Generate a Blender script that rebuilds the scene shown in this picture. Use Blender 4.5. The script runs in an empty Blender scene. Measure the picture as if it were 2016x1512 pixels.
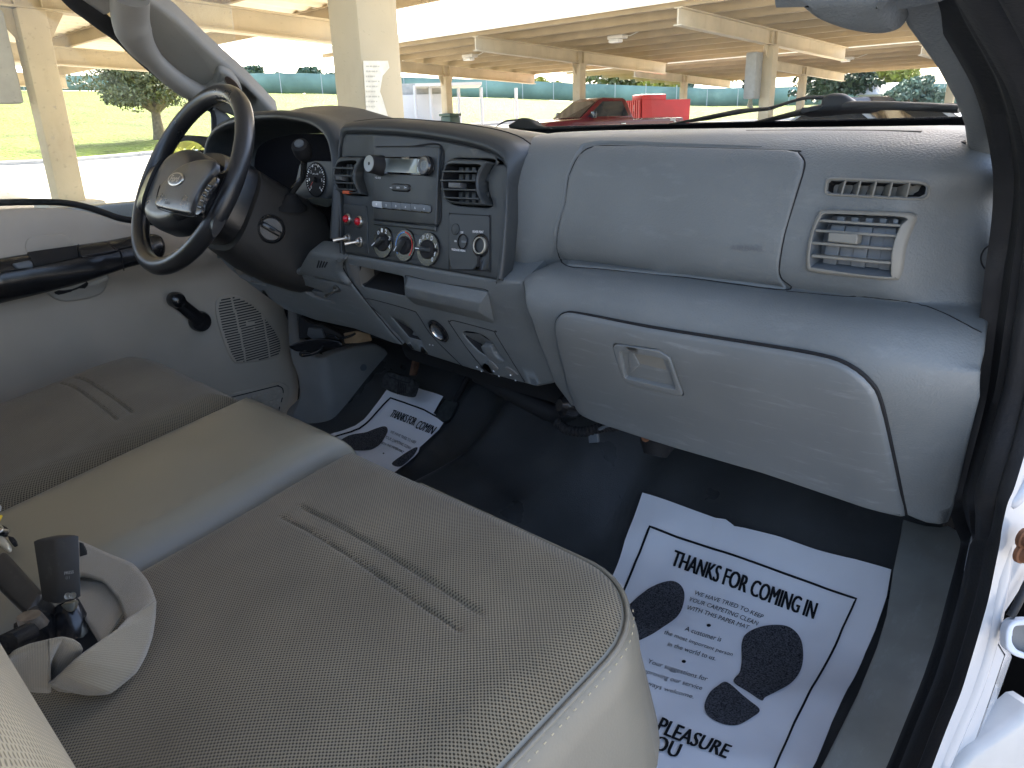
import bpy, bmesh, math, random
import numpy as np
from mathutils import Vector, Matrix
from mathutils.bvhtree import BVHTree
from mathutils.geometry import delaunay_2d_cdt

SC = bpy.context.scene
COL = SC.collection
R = math.radians

# ---------------------------------------------------------------- camera, sky, sun, exposure
CAM = Vector((1.0, -0.785, 0.78))
FPX = 1458.0                                    # focal length in photo pixels (2016 wide)
BX = Vector((0.72258951, 0.69071973, -0.02776071))     # image right
BY = Vector((0.21040232, -0.25800854, -0.94295411))    # image down
BZ = Vector((-0.65847951, 0.67552783, -0.3317633))     # view direction
cam_data = bpy.data.cameras.new('camera')
cam_data.sensor_fit = 'HORIZONTAL'
cam_data.sensor_width = 36.0
cam_data.lens = FPX / 2016.0 * 36.0
cam_data.clip_start = 0.02
cam_data.clip_end = 2000.0
cam = bpy.data.objects.new('camera', cam_data)
COL.objects.link(cam)
m3 = Matrix((BX, -BY, -BZ)).transposed()
cam.matrix_world = Matrix.Translation(CAM) @ m3.to_4x4()
SC.camera = cam

SUN_EL, SUN_AZ = R(40), Vector((-0.62, 0.78, 0)).normalized()
world = bpy.data.worlds.new('World')
SC.world = world
world.use_nodes = True
wn = world.node_tree
wn.nodes.clear()
sky = wn.nodes.new('ShaderNodeTexSky')
sky.sky_type = 'NISHITA'
sky.sun_disc = False
sky.sun_elevation = SUN_EL
sky.sun_rotation = math.atan2(SUN_AZ.x, SUN_AZ.y)
sky.altitude = 50
sky.air_density = 0.8
sky.dust_density = 5.0
sky.ozone_density = 0.3
bg = wn.nodes.new('ShaderNodeBackground')
bg.inputs['Strength'].default_value = 0.15
wo = wn.nodes.new('ShaderNodeOutputWorld')
wn.links.new(sky.outputs[0], bg.inputs[0])
wn.links.new(bg.outputs[0], wo.inputs[0])

sun_data = bpy.data.lights.new('sun', 'SUN')
sun_data.energy = 3.2
sun_data.angle = R(0.53)
sun_data.color = (1.0, 0.93, 0.82)
sun = bpy.data.objects.new('sun', sun_data)
COL.objects.link(sun)
sdir = Vector((SUN_AZ.x * math.cos(SUN_EL), SUN_AZ.y * math.cos(SUN_EL), math.sin(SUN_EL)))
sun.rotation_euler = sdir.to_track_quat('Z', 'Y').to_euler()

SC.view_settings.view_transform = 'Standard'
SC.view_settings.look = 'None'
SC.view_settings.gamma = 1.0
SC.view_settings.use_curve_mapping = False
SC.view_settings.exposure = 3.1
SC.render.engine = 'CYCLES'
SC.cycles.max_bounces = 12
SC.cycles.diffuse_bounces = 6
SC.cycles.transparent_max_bounces = 16
SC.cycles.use_denoising = True
SC.cycles.caustics_reflective = False
SC.cycles.caustics_refractive = False

# ---------------------------------------------------------------- small maths helpers
def ray(px, py):
    return (BX * (px - 1008.0) + BY * (py - 756.0) + BZ * FPX)

ZM = {'a1': (2.88, 0, 0), 'a2': (2.88, 600, 0), 'a3': (2.816, 1300, 0), 'a4': (2.88, 0, 380),
      'a5': (3.36, 560, 430), 'a6': (1.984, 1000, 480), 'a7': (2.47, 0, 900), 'a8': (2.328, 1150, 950),
      'b1': (4.8, 640, 220), 'b2': (3.689, 240, 150), 'b3': (3.4375, 0, 960), 'b4': (5.04, 600, 720),
      'b5': (3.025, 1700, 0), 'b6': (2.47, 1750, 900), 'b7': (3.36, 960, 120), 'b8': (3.78, 1500, 300)}

def zz(k, pts):
    """measurements taken on enlarged crops of the survey photo -> photo pixels"""
    s, ox, oy = ZM[k]
    return [(ox + x / s, oy + y / s) for x, y in pts]

def onX(p, X):
    d = ray(*p); return CAM + d * ((X - CAM.x) / d.x)
def onY(p, Y):
    d = ray(*p); return CAM + d * ((Y - CAM.y) / d.y)
def onZ(p, Z):
    d = ray(*p); return CAM + d * ((Z - CAM.z) / d.z)
def atD(p, D):
    """point at horizontal distance D"""
    d = ray(*p); return CAM + d * (D / math.hypot(d.x, d.y))

def cr(pts, n=8, closed=False):
    """Catmull-Rom through the points"""
    P = [Vector(p) for p in pts]; out = []; N = len(P)
    rng = range(N) if closed else range(N - 1)
    for i in rng:
        if closed:
            p0, p1, p2, p3 = P[i - 1], P[i], P[(i + 1) % N], P[(i + 2) % N]
        else:
            p1, p2 = P[i], P[i + 1]
            p0 = P[i - 1] if i > 0 else p1 * 2 - p2
            p3 = P[i + 2] if i + 2 < N else p2 * 2 - p1
        for k in range(n):
            t = k / n
            out.append(0.5 * ((2 * p1) + (p2 - p0) * t + (2 * p0 - 5 * p1 + 4 * p2 - p3) * t * t
                              + (3 * p1 - p0 - 3 * p2 + p3) * t ** 3))
    if not closed:
        out.append(P[-1])
    return [tuple(v) for v in out]

def rnd(pts, r, seg=5):
    """round the corners of a closed polygon"""
    P = [Vector(p) for p in pts]; N = len(P); out = []
    for i in range(N):
        a, b, c = P[i - 1], P[i], P[(i + 1) % N]
        rr = r[i] if isinstance(r, (list, tuple)) else r
        la, lc = (a - b).length, (c - b).length
        ra, rc = min(rr, la * .48), min(rr, lc * .48)
        if rr <= 0:
            out.append(tuple(b)); continue
        s, e = b + (a - b).normalized() * ra, b + (c - b).normalized() * rc
        for k in range(seg + 1):
            t = k / seg
            out.append(tuple(s * (1 - t) ** 2 + b * 2 * t * (1 - t) + e * t * t))
    return out

def lerp(a, b, t): return a + (b - a) * t
def sstep(a, b, x):
    t = max(0.0, min(1.0, (x - a) / (b - a))); return t * t * (3 - 2 * t)
def interp(x, xs, ys):
    return float(np.interp(x, xs, ys))

# ---------------------------------------------------------------- object helpers
def tag(o, label=None, cat=None, group=None, kind=None):
    if label: o['label'] = label
    if cat: o['category'] = cat
    if group: o['group'] = group
    if kind: o['kind'] = kind
    return o

def thing(name, label, cat, loc=(0, 0, 0), group=None):
    o = bpy.data.objects.new(name, None)
    o.empty_display_size = 0.05
    COL.objects.link(o)
    o.location = loc
    return tag(o, label, cat, group)

def link(name, me, mat, parent=None, label=None):
    o = bpy.data.objects.new(name, me)
    COL.objects.link(o)
    if mat is not None:
        for mm in (mat if isinstance(mat, (list, tuple)) else [mat]):
            me.materials.append(mm)
    if parent is not None:
        o.parent = parent
        p, base = parent, Vector(parent.location)
        while p.parent is not None:
            p = p.parent; base += Vector(p.location)
        o.location = -base                      # mesh data is written in world coordinates
    if label: o['label'] = label
    return o

def mesh(name, verts, faces, mat, parent=None, smooth=40, label=None, recalc=False, weld=0.0):
    bm = bmesh.new()
    vs = [bm.verts.new(v) for v in verts]
    for f in faces:
        try: bm.faces.new([vs[i] for i in f])
        except ValueError: pass
    if weld > 0: bmesh.ops.remove_doubles(bm, verts=bm.verts, dist=weld)
    if recalc: bmesh.ops.recalc_face_normals(bm, faces=bm.faces)
    return bmobj(name, bm, mat, parent, smooth, label)

def bmobj(name, bm, mat, parent=None, smooth=40, label=None):
    me = bpy.data.meshes.new(name)
    bm.to_mesh(me); bm.free()
    if smooth:
        me.shade_smooth() if hasattr(me, 'shade_smooth') else None
        me.set_sharp_from_angle(angle=R(smooth))
    return link(name, me, mat, parent, label)

def add_box(bm, c, s, M=None, bevel=0.0, seg=2, mi=0):
    g = bmesh.ops.create_cube(bm, size=1.0)
    vs = g['verts']
    for v in vs:
        v.co = Vector((v.co.x * s[0], v.co.y * s[1], v.co.z * s[2]))
    if bevel > 0:
        es = list({e for v in vs for e in v.link_edges})
        r = bmesh.ops.bevel(bm, geom=es, offset=bevel, segments=seg, profile=0.5, affect='EDGES')
        vs = list({v for f in r['faces'] for v in f.verts} | {v for v in vs if v.is_valid})
    fs = list({f for v in vs for f in v.link_faces})
    for f in fs: f.material_index = mi
    for v in vs:
        p = v.co if M is None else M @ v.co
        v.co = Vector(p) + Vector(c)
    return vs

def box(name, c, s, mat, parent=None, M=None, bevel=0.0, seg=2, label=None, smooth=40):
    bm = bmesh.new(); add_box(bm, c, s, M, bevel, seg)
    return bmobj(name, bm, mat, parent, smooth, label)

def add_tube(bm, pts, rad, n=10, closed=False, cap=True, flat=None):
    """sweep a circle (or ellipse: flat=(ratio, normal)) along the points"""
    P = [Vector(p) for p in pts]; N = len(P)
    rr = rad if isinstance(rad, (list, tuple)) else [rad] * N
    T = []
    for i in range(N):
        if closed: t = P[(i + 1) % N] - P[i - 1]
        else: t = P[min(i + 1, N - 1)] - P[max(i - 1, 0)]
        T.append(t.normalized() if t.length > 1e-9 else Vector((0, 0, 1)))
    ref = Vector(flat[1]) if flat else (Vector((0, 0, 1)) if abs(T[0].z) < .9 else Vector((1, 0, 0)))
    nrm = (ref - T[0] * ref.dot(T[0])).normalized()
    rings = []
    for i in range(N):
        if flat: nrm = (ref - T[i] * ref.dot(T[i])).normalized()
        else: nrm = (nrm - T[i] * nrm.dot(T[i])).normalized()
        b = T[i].cross(nrm)
        k = flat[0] if flat else 1.0
        rings.append([bm.verts.new(P[i] + nrm * (math.cos(a) * rr[i] * k) + b * (math.sin(a) * rr[i]))
                      for a in [2 * math.pi * j / n for j in range(n)]])
    for i in range(N if closed else N - 1):
        A, B = rings[i], rings[(i + 1) % N]
        for j in range(n):
            bm.faces.new((A[j], A[(j + 1) % n], B[(j + 1) % n], B[j]))
    if cap and not closed:
        bm.faces.new(rings[0][::-1]); bm.faces.new(rings[-1])
    return rings

def tube(name, pts, rad, mat, parent=None, n=10, closed=False, flat=None, label=None, smooth=50):
    bm = bmesh.new(); add_tube(bm, pts, rad, n, closed, True, flat)
    bmesh.ops.recalc_face_normals(bm, faces=bm.faces)
    return bmobj(name, bm, mat, parent, smooth, label)

def frame_of(n, up=(0, 0, 1)):
    n = Vector(n).normalized(); u = Vector(up)
    x = u.cross(n)
    x = x.normalized() if x.length > 1e-6 else Vector((1, 0, 0))
    y = n.cross(x)
    return Matrix((x, y, n)).transposed()          # columns x, y, n

def lathe(name, prof, c, n, mat, parent=None, seg=28, up=(0, 0, 1), label=None, smooth=35, sx=1.0):
    """profile [(radius, height)] turned about axis n through c"""
    bm = bmesh.new(); add_lathe(bm, prof, c, n, seg, up, sx)
    bmesh.ops.recalc_face_normals(bm, faces=bm.faces)
    return bmobj(name, bm, mat, parent, smooth, label)

def add_lathe(bm, prof, c, n, seg=28, up=(0, 0, 1), sx=1.0, mi=0):
    M = frame_of(n, up); c = Vector(c); rings = []
    for r, h in prof:
        if r < 1e-6: rings.append([bm.verts.new(c + M @ Vector((0, 0, h)))])
        else:
            rings.append([bm.verts.new(c + M @ Vector((r * sx * math.cos(a), r * math.sin(a), h)))
                          for a in [2 * math.pi * j / seg for j in range(seg)]])
    for A, B in zip(rings[:-1], rings[1:]):
        for j in range(seg):
            k = (j + 1) % seg
            if len(A) == 1 and len(B) == 1: continue
            if len(A) == 1: f = bm.faces.new((A[0], B[j], B[k]))
            elif len(B) == 1: f = bm.faces.new((A[j], A[k], B[0]))
            else: f = bm.faces.new((A[j], A[k], B[k], B[j]))
            f.material_index = mi

def copy_tree(o, parent=None):
    c = o.copy(); COL.objects.link(c)
    c.parent = parent
    for ch in list(o.children):
        copy_tree(ch, c)
    return c

# ---------------------------------------------------------------- surfaces that panels are laid on
class Surf:
    """parametric surface S(u,v); panels are outlined on it and get its curvature"""
    def __init__(s, f, u0, u1, v0, v1, nu, nv, flip=False):
        s.f, s.flip = f, flip
        s.us = np.linspace(u0, u1, nu + 1); s.vs = np.linspace(v0, v1, nv + 1); s.nv = nv
        V = [Vector(f(u, v)) for u in s.us for v in s.vs]
        F = [(i * (nv + 1) + j, (i + 1) * (nv + 1) + j, (i + 1) * (nv + 1) + j + 1, i * (nv + 1) + j + 1)
             for i in range(nu) for j in range(nv)]
        s.V, s.F = V, F
        s.bvh = BVHTree.FromPolygons(V, F)
    def P(s, u, v): return Vector(s.f(u, v))
    def N(s, u, v, e=0.003):
        a = s.P(u + e, v) - s.P(u - e, v); b = s.P(u, v + e) - s.P(u, v - e)
        n = a.cross(b).normalized()
        return -n if s.flip else n
    def uv(s, p):
        d = ray(*p).normalized()
        loc, n, idx, dist = s.bvh.ray_cast(CAM, d)
        if loc is None:
            best = None
            for k in range(240):
                q = CAM + d * (0.2 + k * 0.01)
                l2, n2, i2, d2 = s.bvh.find_nearest(q)
                if best is None or d2 < best[0]: best = (d2, l2, i2)
            loc, idx = best[1], best[2]
        u, v = s.us[idx // s.nv], s.vs[idx % s.nv]
        u += (s.us[1] - s.us[0]) / 2; v += (s.vs[1] - s.vs[0]) / 2
        for _ in range(6):
            p0 = s.P(u, v); e = 1e-4
            a = (s.P(u + e, v) - p0) / e; b = (s.P(u, v + e) - p0) / e; r = loc - p0
            aa, ab, bb = a.dot(a), a.dot(b), b.dot(b); ra, rb = r.dot(a), r.dot(b)
            det = aa * bb - ab * ab
            if abs(det) < 1e-12: break
            u += (ra * bb - rb * ab) / det; v += (rb * aa - ra * ab) / det
        return (u, v)
    def loop(s, pts): return [s.uv(p) for p in pts]
    def at(s, p, h=0.0):
        u, v = s.uv(p); return s.P(u, v) + s.N(u, v) * h

class Plane:
    """flat surface through p with normal n; u runs along 'right', v up"""
    def __init__(s, p, n, up=(0, 0, 1)):
        s.p = Vector(p); M = frame_of(n, up)
        s.a, s.b, s.n = M.col[0].copy(), M.col[1].copy(), M.col[2].copy()
    def P(s, u, v): return s.p + s.a * u + s.b * v
    def N(s, u, v): return s.n
    def uv(s, q):
        d = ray(*q); t = (s.p - CAM).dot(s.n) / d.dot(s.n)
        w = CAM + d * t - s.p
        return (w.dot(s.a), w.dot(s.b))
    def loop(s, pts): return [s.uv(p) for p in pts]
    def at(s, p, h=0.0):
        u, v = s.uv(p); return s.P(u, v) + s.n * h
    def off(s, h): return Plane2(s, h)

class Plane2(Plane):
    def __init__(s, o, h):
        s.p, s.a, s.b, s.n = o.p + o.n * h, o.a, o.b, o.n

def dens(L, d):
    out = []
    for i in range(len(L)):
        a, b = Vector(L[i]), Vector(L[(i + 1) % len(L)])
        n = max(1, int((b - a).length / d + .5))
        for k in range(n):
            q = a.lerp(b, k / n)
            if not out or (Vector(out[-1]) - q).length > 1e-5: out.append((q.x, q.y))
    if (Vector(out[0]) - Vector(out[-1])).length < 1e-5: out.pop()
    return out

def area(L):
    return .5 * sum(L[i - 1][0] * L[i][1] - L[i][0] * L[i - 1][1] for i in range(len(L)))

def inset(L, d):
    """move a CCW loop inwards by d"""
    N = len(L); out = []
    for i in range(N):
        a, b, c = Vector(L[i - 1]), Vector(L[i]), Vector(L[(i + 1) % N])
        e1, e2 = (b - a), (c - b)
        e1 = e1.normalized() if e1.length > 1e-9 else e2.normalized()
        e2 = e2.normalized() if e2.length > 1e-9 else e1
        n1, n2 = Vector((-e1.y, e1.x)), Vector((-e2.y, e2.x))
        m = n1 + n2
        m = m.normalized() if m.length > 1e-6 else n1
        k = 1.0 / max(.5, m.dot(n1))
        out.append((b.x + m.x * d * k, b.y + m.y * d * k))
    return out

def inpoly(pts, L):
    x, y = pts[:, 0], pts[:, 1]; ins = np.zeros(len(pts), bool)
    A = np.array(L); B = np.roll(A, 1, axis=0)
    for (x1, y1), (x2, y2) in zip(A, B):
        if y1 == y2: continue
        c = ((y1 > y) != (y2 > y)) & (x < (x2 - x1) * (y - y1) / (y2 - y1) + x1)
        ins ^= c
    return ins

def fill(loops, step, extra=()):
    """triangulate outer loop minus holes with a grid of inner points -> (pts, tris)"""
    outer = np.array(loops[0]); allp = np.vstack([np.array(l) for l in loops])
    lo, hi = outer.min(0), outer.max(0)
    pts = [Vector((float(a), float(b))) for a, b in allp]
    if step:
        gx = np.arange(lo[0] + step * .37, hi[0], step); gy = np.arange(lo[1] + step * .41, hi[1], step)
        if len(gx) and len(gy):
            G = np.array([(a, b) for a in gx for b in gy])
            k = inpoly(G, loops[0])
            for h in loops[1:]: k &= ~inpoly(G, h)
            G = G[k]
            if len(G):
                dm = np.full(len(G), 1e9)
                for q in allp: dm = np.minimum(dm, ((G - q) ** 2).sum(1))
                G = G[dm > (step * .45) ** 2]
                pts += [Vector((float(a), float(b))) for a, b in G]
    if len(extra):
        E = np.array(extra); k = inpoly(E, loops[0])
        for h in loops[1:]: k &= ~inpoly(E, h)
        pts += [Vector((float(a), float(b))) for a, b in E[k]]
    edges = []; o = 0
    for l in loops:
        n = len(l); edges += [(o + i, o + (i + 1) % n) for i in range(n)]; o += n
    r = delaunay_2d_cdt(pts, edges, [], 0, 1e-7)
    P = [(v.x, v.y) for v in r[0]]
    tr = [tuple(f) for f in r[2]]
    cen = np.array([[sum(P[i][0] for i in f) / len(f), sum(P[i][1] for i in f) / len(f)] for f in tr])
    k = inpoly(cen, loops[0])
    for h in loops[1:]: k &= ~inpoly(cen, h)
    return P, [f for f, ok in zip(tr, k) if ok]

def relief(name, S, loop, mat, parent=None, h=0.003, b=0.002, depth=0.01, holes=(), step=None, dl=None,
           bev=3, hb=None, hole_depth=0.02, hole_floor=True, hole_mat=0, bump=None, label=None, smooth=35, bh=None, extra=()):
    """a panel outlined on surface S: rounded edges (b), walls going 'depth' below, optional pockets"""
    dl = dl or (step * .7 if step else 0.02)
    L = dens(loop, dl)
    if area(L) < 0: L = L[::-1]
    hb = b * .6 if hb is None else hb
    bh = b if bh is None else bh
    bm = bmesh.new()
    def V(q, hh):
        x = S.P(*q) + S.N(*q) * (hh + (bump(*q) if bump else 0.0))
        return bm.verts.new(x)
    def bridge(A, B, mi=0):
        n = len(A)
        for i in range(n):
            f = bm.faces.new((A[i], A[(i + 1) % n], B[(i + 1) % n], B[i])); f.material_index = mi
    rings = [(L, h - bh - depth)]
    if b > 0:
        for k in range(bev + 1):
            t = k / bev * math.pi / 2
            rings.append((inset(L, b * (1 - math.cos(t))), h - bh + bh * math.sin(t)))
    else: rings.append((L, h))
    prev = None
    for Lp, hh in rings:
        vs = [V(q, hh) for q in Lp]
        if prev: bridge(prev, vs)
        prev = vs
    top_loop, top_vs = rings[-1][0], prev
    loops, lv = [top_loop], [top_vs]
    for hi, H in enumerate(holes):
        H = dens(H, dl)
        if area(H) < 0: H = H[::-1]
        outer = inset(H, -hb) if hb > 0 else H
        hd = hole_depth[hi] if isinstance(hole_depth, (list, tuple)) else hole_depth
        ro = [(outer, h)]
        if hb > 0:
            for k in range(1, 4):
                t = k / 3 * math.pi / 2
                ro.append((inset(outer, hb * math.sin(t)), h - hb * (1 - math.cos(t))))
        ro.append((H, h - hd))
        pv = None
        for k, (Lp, hh) in enumerate(ro):
            vs = [V(q, hh) for q in Lp]
            if pv: bridge(vs[::-1], pv[::-1], hole_mat if k == len(ro) - 1 else 0)
            else: loops.append(Lp); lv.append(vs)
            pv = vs
        if hole_floor:
            f = bm.faces.new(pv); f.material_index = hole_mat
    P, T = fill(loops, step, extra)
    flat = [v for l in lv for v in l]
    n0 = len(flat)
    vs = flat + [V(q, h) for q in P[n0:]]
    for f in T:
        try: bm.faces.new([vs[i] for i in f])
        except ValueError: pass
    bmesh.ops.recalc_face_normals(bm, faces=bm.faces)
    # keep the shown side outward
    return bmobj(name, bm, mat, parent, smooth, label)

def loftq(name, rows, mat, parent=None, close_u=False, close_v=False, smooth=40, label=None, cap=False, thick=0.0):
    """quad mesh through rows of 3-D points"""
    n = len(rows[0]); V = [p for r in rows for p in r]; F = []
    m = len(rows)
    for i in range(m if close_v else m - 1):
        for j in range(n if close_u else n - 1):
            a, b = i * n + j, i * n + (j + 1) % n
            c, d = ((i + 1) % m) * n + (j + 1) % n, ((i + 1) % m) * n + j
            F.append((a, b, c, d))
    if cap:
        F.append(tuple(range(n))[::-1]); F.append(tuple((m - 1) * n + j for j in range(n)))
    o = mesh(name, V, F, mat, parent, smooth, label, recalc=True)
    if thick:
        md = o.modifiers.new('thickness', 'SOLIDIFY'); md.thickness = thick; md.offset = 0
    return o

def homog(quad):
    """unit square (0,0)(1,0)(1,1)(0,1) -> quad"""
    A = []; B = []
    for (x, y), (u, v) in zip([(0, 0), (1, 0), (1, 1), (0, 1)], quad):
        A.append([x, y, 1, 0, 0, 0, -u * x, -u * y]); B.append(u)
        A.append([0, 0, 0, x, y, 1, -v * x, -v * y]); B.append(v)
    h = np.linalg.solve(np.array(A, float), np.array(B, float))
    def f(x, y):
        w = h[6] * x + h[7] * y + 1
        return ((h[0] * x + h[1] * y + h[2]) / w, (h[3] * x + h[4] * y + h[5]) / w)
    return f

def text_mesh(s, bold=0.0, shear=0.0, align='LEFT', space=1.0):
    cu = bpy.data.curves.new('txt', 'FONT'); cu.body = s; cu.size = 1.0; cu.offset = bold; cu.shear = shear
    cu.space_character = space; cu.resolution_u = 3
    o = bpy.data.objects.new('txt', cu); COL.objects.link(o)
    dg = bpy.context.evaluated_depsgraph_get()
    me = bpy.data.meshes.new_from_object(o.evaluated_get(dg))
    V = [(v.co.x, v.co.y) for v in me.vertices]; F = [tuple(p.vertices) for p in me.polygons]
    bpy.data.objects.remove(o); bpy.data.meshes.remove(me); bpy.data.curves.remove(cu)
    return V, F

def text_on(name, s, quad_uv, S, mat, parent, h=0.0006, bold=0.0, shear=0.0, space=1.0, label=None):
    """lettering whose tight box fills quad_uv (BL, BR, TR, TL on surface S)"""
    V, F = text_mesh(s, bold, shear, space=space)
    if not V: return None
    A = np.array(V); lo, hi = A.min(0), A.max(0)
    q_ = [Vector(q) for q in quad_uv]; up_ = ((q_[3] - q_[0]) + (q_[2] - q_[1])) / 2
    H = homog([q_[0], q_[1], q_[1] + up_, q_[0] + up_])
    pts = []
    for x, y in V:
        q = H((x - lo[0]) / (hi[0] - lo[0] + 1e-9), (y - lo[1]) / (hi[1] - lo[1] + 1e-9))
        pts.append(S.P(*q) + S.N(*q) * h)
    return mesh(name, pts, F, mat, parent, 0, label)

def text_px(name, s, quad_px, S, mat, parent, **k):
    return text_on(name, s, S.loop(quad_px), S, mat, parent, **k)

def text_print(name, s, quad_px, S, mat, parent, h=.003, bold=0.0, shear=0.0):
    """print on a creased sheet: laid out as surveyed, each vertex dropped onto the sheet"""
    V, F = text_mesh(s, bold, shear); A = np.array(V); lo, hi = A.min(0), A.max(0)
    q = [Vector(p) for p in quad_px]; up = ((q[3] - q[0]) + (q[2] - q[1])) / 2; pts = []
    for x, y in V:
        p = q[0] + (q[1] - q[0]) * ((x - lo[0]) / (hi[0] - lo[0])) + up * ((y - lo[1]) / (hi[1] - lo[1]))
        uv = S.uv(p); pts.append(S.P(*uv) + S.N(*uv) * h)
    return mesh(name, pts, F, mat, parent, 0)

# ---------------------------------------------------------------- materials
def nt(m):
    m.use_nodes = True; t = m.node_tree; return t, t.nodes, t.links, t.nodes['Principled BSDF']

def M(name, col, rough=0.5, spec=0.5, metal=0.0, var=0.0, vscale=6.0, grain=0.0, gscale=700.0, gtype='NOISE',
      gdist=0.0008, coat=0.0, rvar=0.0, detail=4.0, scratch=0.0, dust=None):
    m = bpy.data.materials.new(name); t, N, L, b = nt(m)
    b.inputs['Base Color'].default_value = (*col, 1); b.inputs['Roughness'].default_value = rough
    b.inputs['Specular IOR Level'].default_value = spec; b.inputs['Metallic'].default_value = metal
    if coat: b.inputs['Coat Weight'].default_value = coat; b.inputs['Coat Roughness'].default_value = .08
    tc = N.new('ShaderNodeTexCoord')
    colsock = None
    if var > 0:
        n = N.new('ShaderNodeTexNoise'); n.inputs['Scale'].default_value = vscale; n.inputs['Detail'].default_value = detail
        L.new(tc.outputs['Object'], n.inputs['Vector'])
        r = N.new('ShaderNodeMapRange'); r.inputs[1].default_value = .3; r.inputs[2].default_value = .7
        r.inputs[3].default_value = 1 - var; r.inputs[4].default_value = 1 + var
        L.new(n.outputs[0], r.inputs[0])
        mx = N.new('ShaderNodeVectorMath'); mx.operation = 'SCALE'; mx.inputs[0].default_value = col
        L.new(r.outputs[0], mx.inputs['Scale']); colsock = mx.outputs[0]
        if rvar:
            r2 = N.new('ShaderNodeMapRange'); r2.inputs[1].default_value = .3; r2.inputs[2].default_value = .7
            r2.inputs[3].default_value = rough - rvar; r2.inputs[4].default_value = rough + rvar
            L.new(n.outputs[0], r2.inputs[0]); L.new(r2.outputs[0], b.inputs['Roughness'])
    if dust:                                   # pale scuffs: (colour, scale, amount, stretch)
        dcol, dsc, damt, st = dust
        mp = N.new('ShaderNodeMapping'); mp.inputs['Scale'].default_value = st
        L.new(tc.outputs['Object'], mp.inputs[0])
        n2 = N.new('ShaderNodeTexNoise'); n2.inputs['Scale'].default_value = dsc; n2.inputs['Detail'].default_value = 8
        n2.inputs['Roughness'].default_value = .7
        L.new(mp.outputs[0], n2.inputs['Vector'])
        r3 = N.new('ShaderNodeMapRange'); r3.inputs[1].default_value = .56; r3.inputs[2].default_value = .78
        r3.inputs[3].default_value = 0; r3.inputs[4].default_value = damt
        L.new(n2.outputs[0], r3.inputs[0])
        mc = N.new('ShaderNodeMix'); mc.data_type = 'RGBA'
        mc.inputs['B'].default_value = (*dcol, 1)
        if colsock: L.new(colsock, mc.inputs['A'])
        else: mc.inputs['A'].default_value = (*col, 1)
        L.new(r3.outputs[0], mc.inputs['Factor']); colsock = mc.outputs['Result']
    if colsock: L.new(colsock, b.inputs['Base Color'])
    if grain > 0:
        if gtype == 'VORONOI':
            g = N.new('ShaderNodeTexVoronoi'); g.inputs['Scale'].default_value = gscale
            L.new(tc.outputs['Object'], g.inputs['Vector']); out = g.outputs['Distance']
        else:
            g = N.new('ShaderNodeTexNoise'); g.inputs['Scale'].default_value = gscale; g.inputs['Detail'].default_value = 2
            L.new(tc.outputs['Object'], g.inputs['Vector']); out = g.outputs[0]
        bp = N.new('ShaderNodeBump'); bp.inputs['Strength'].default_value = grain; bp.inputs['Distance'].default_value = gdist
        L.new(out, bp.inputs['Height']); L.new(bp.outputs[0], b.inputs['Normal'])
    return m

def glass(name, tint=(0.96, 0.98, 0.97), refl=0.06, dust=0.0):
    m = bpy.data.materials.new(name); t, N, L, b = nt(m)
    N.remove(b); out = N['Material Output']
    tr = N.new('ShaderNodeBsdfTransparent'); tr.inputs[0].default_value = (*tint, 1)
    gl = N.new('ShaderNodeBsdfGlossy'); gl.inputs['Roughness'].default_value = .01
    lw = N.new('ShaderNodeLayerWeight'); lw.inputs[0].default_value = .25
    r = N.new('ShaderNodeMapRange'); r.inputs[3].default_value = refl * .4; r.inputs[4].default_value = refl * 2.5
    L.new(lw.outputs['Fresnel'], r.inputs[0])
    mx = N.new('ShaderNodeMixShader'); L.new(r.outputs[0], mx.inputs[0]); L.new(tr.outputs[0], mx.inputs[1]); L.new(gl.outputs[0], mx.inputs[2])
    last = mx.outputs[0]
    if dust:
        tc = N.new('ShaderNodeTexCoord'); n = N.new('ShaderNodeTexNoise'); n.inputs['Scale'].default_value = 90
        n.inputs['Detail'].default_value = 3
        L.new(tc.outputs['Object'], n.inputs['Vector'])
        rr = N.new('ShaderNodeMapRange'); rr.inputs[1].default_value = .64; rr.inputs[2].default_value = .76
        rr.inputs[3].default_value = 0.0; rr.inputs[4].default_value = dust
        L.new(n.outputs[0], rr.inputs[0])
        df = N.new('ShaderNodeBsdfDiffuse'); df.inputs[0].default_value = (.8, .78, .72, 1)
        m2 = N.new('ShaderNodeMixShader'); L.new(rr.outputs[0], m2.inputs[0]); L.new(last, m2.inputs[1]); L.new(df.outputs[0], m2.inputs[2])
        last = m2.outputs[0]
    L.new(last, out.inputs[0])
    return m

random.seed(7)
# ================================================================= OUTSIDE
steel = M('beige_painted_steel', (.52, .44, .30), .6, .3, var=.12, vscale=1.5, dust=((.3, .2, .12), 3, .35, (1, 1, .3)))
deckm = M('corrugated_deck', (.80, .71, .52), .6, .3, var=.08, vscale=.8)  # colour raised so the deck underside looks lit
purlm = M('shaded_purlin_steel', (.36, .29, .185), .6, .3, var=.1, vscale=1.5)  # the beige steel again, darkened in colour so purlins look shaded
concrete = M('concrete', (.42, .40, .36), .9, .2, var=.15, vscale=4)
asphalt = M('asphalt', (.30, .29, .27), .95, .2, var=.16, vscale=1.2, grain=.4, gscale=60, gdist=.01)
grassm = M('grass', (.075, .105, .014), .9, .1, var=.6, vscale=.55, detail=9, grain=.9, gscale=5, gdist=.25, dust=((.17, .16, .035), .8, .75, (1, 1, 1)))
leafm = M('leaves', (.13, .14, .065), .6, .3, var=.4, vscale=2)
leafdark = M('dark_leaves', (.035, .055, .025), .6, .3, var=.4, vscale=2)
leafyel = M('yellow_green_leaves', (.26, .27, .06), .6, .3, var=.35, vscale=2)
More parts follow.
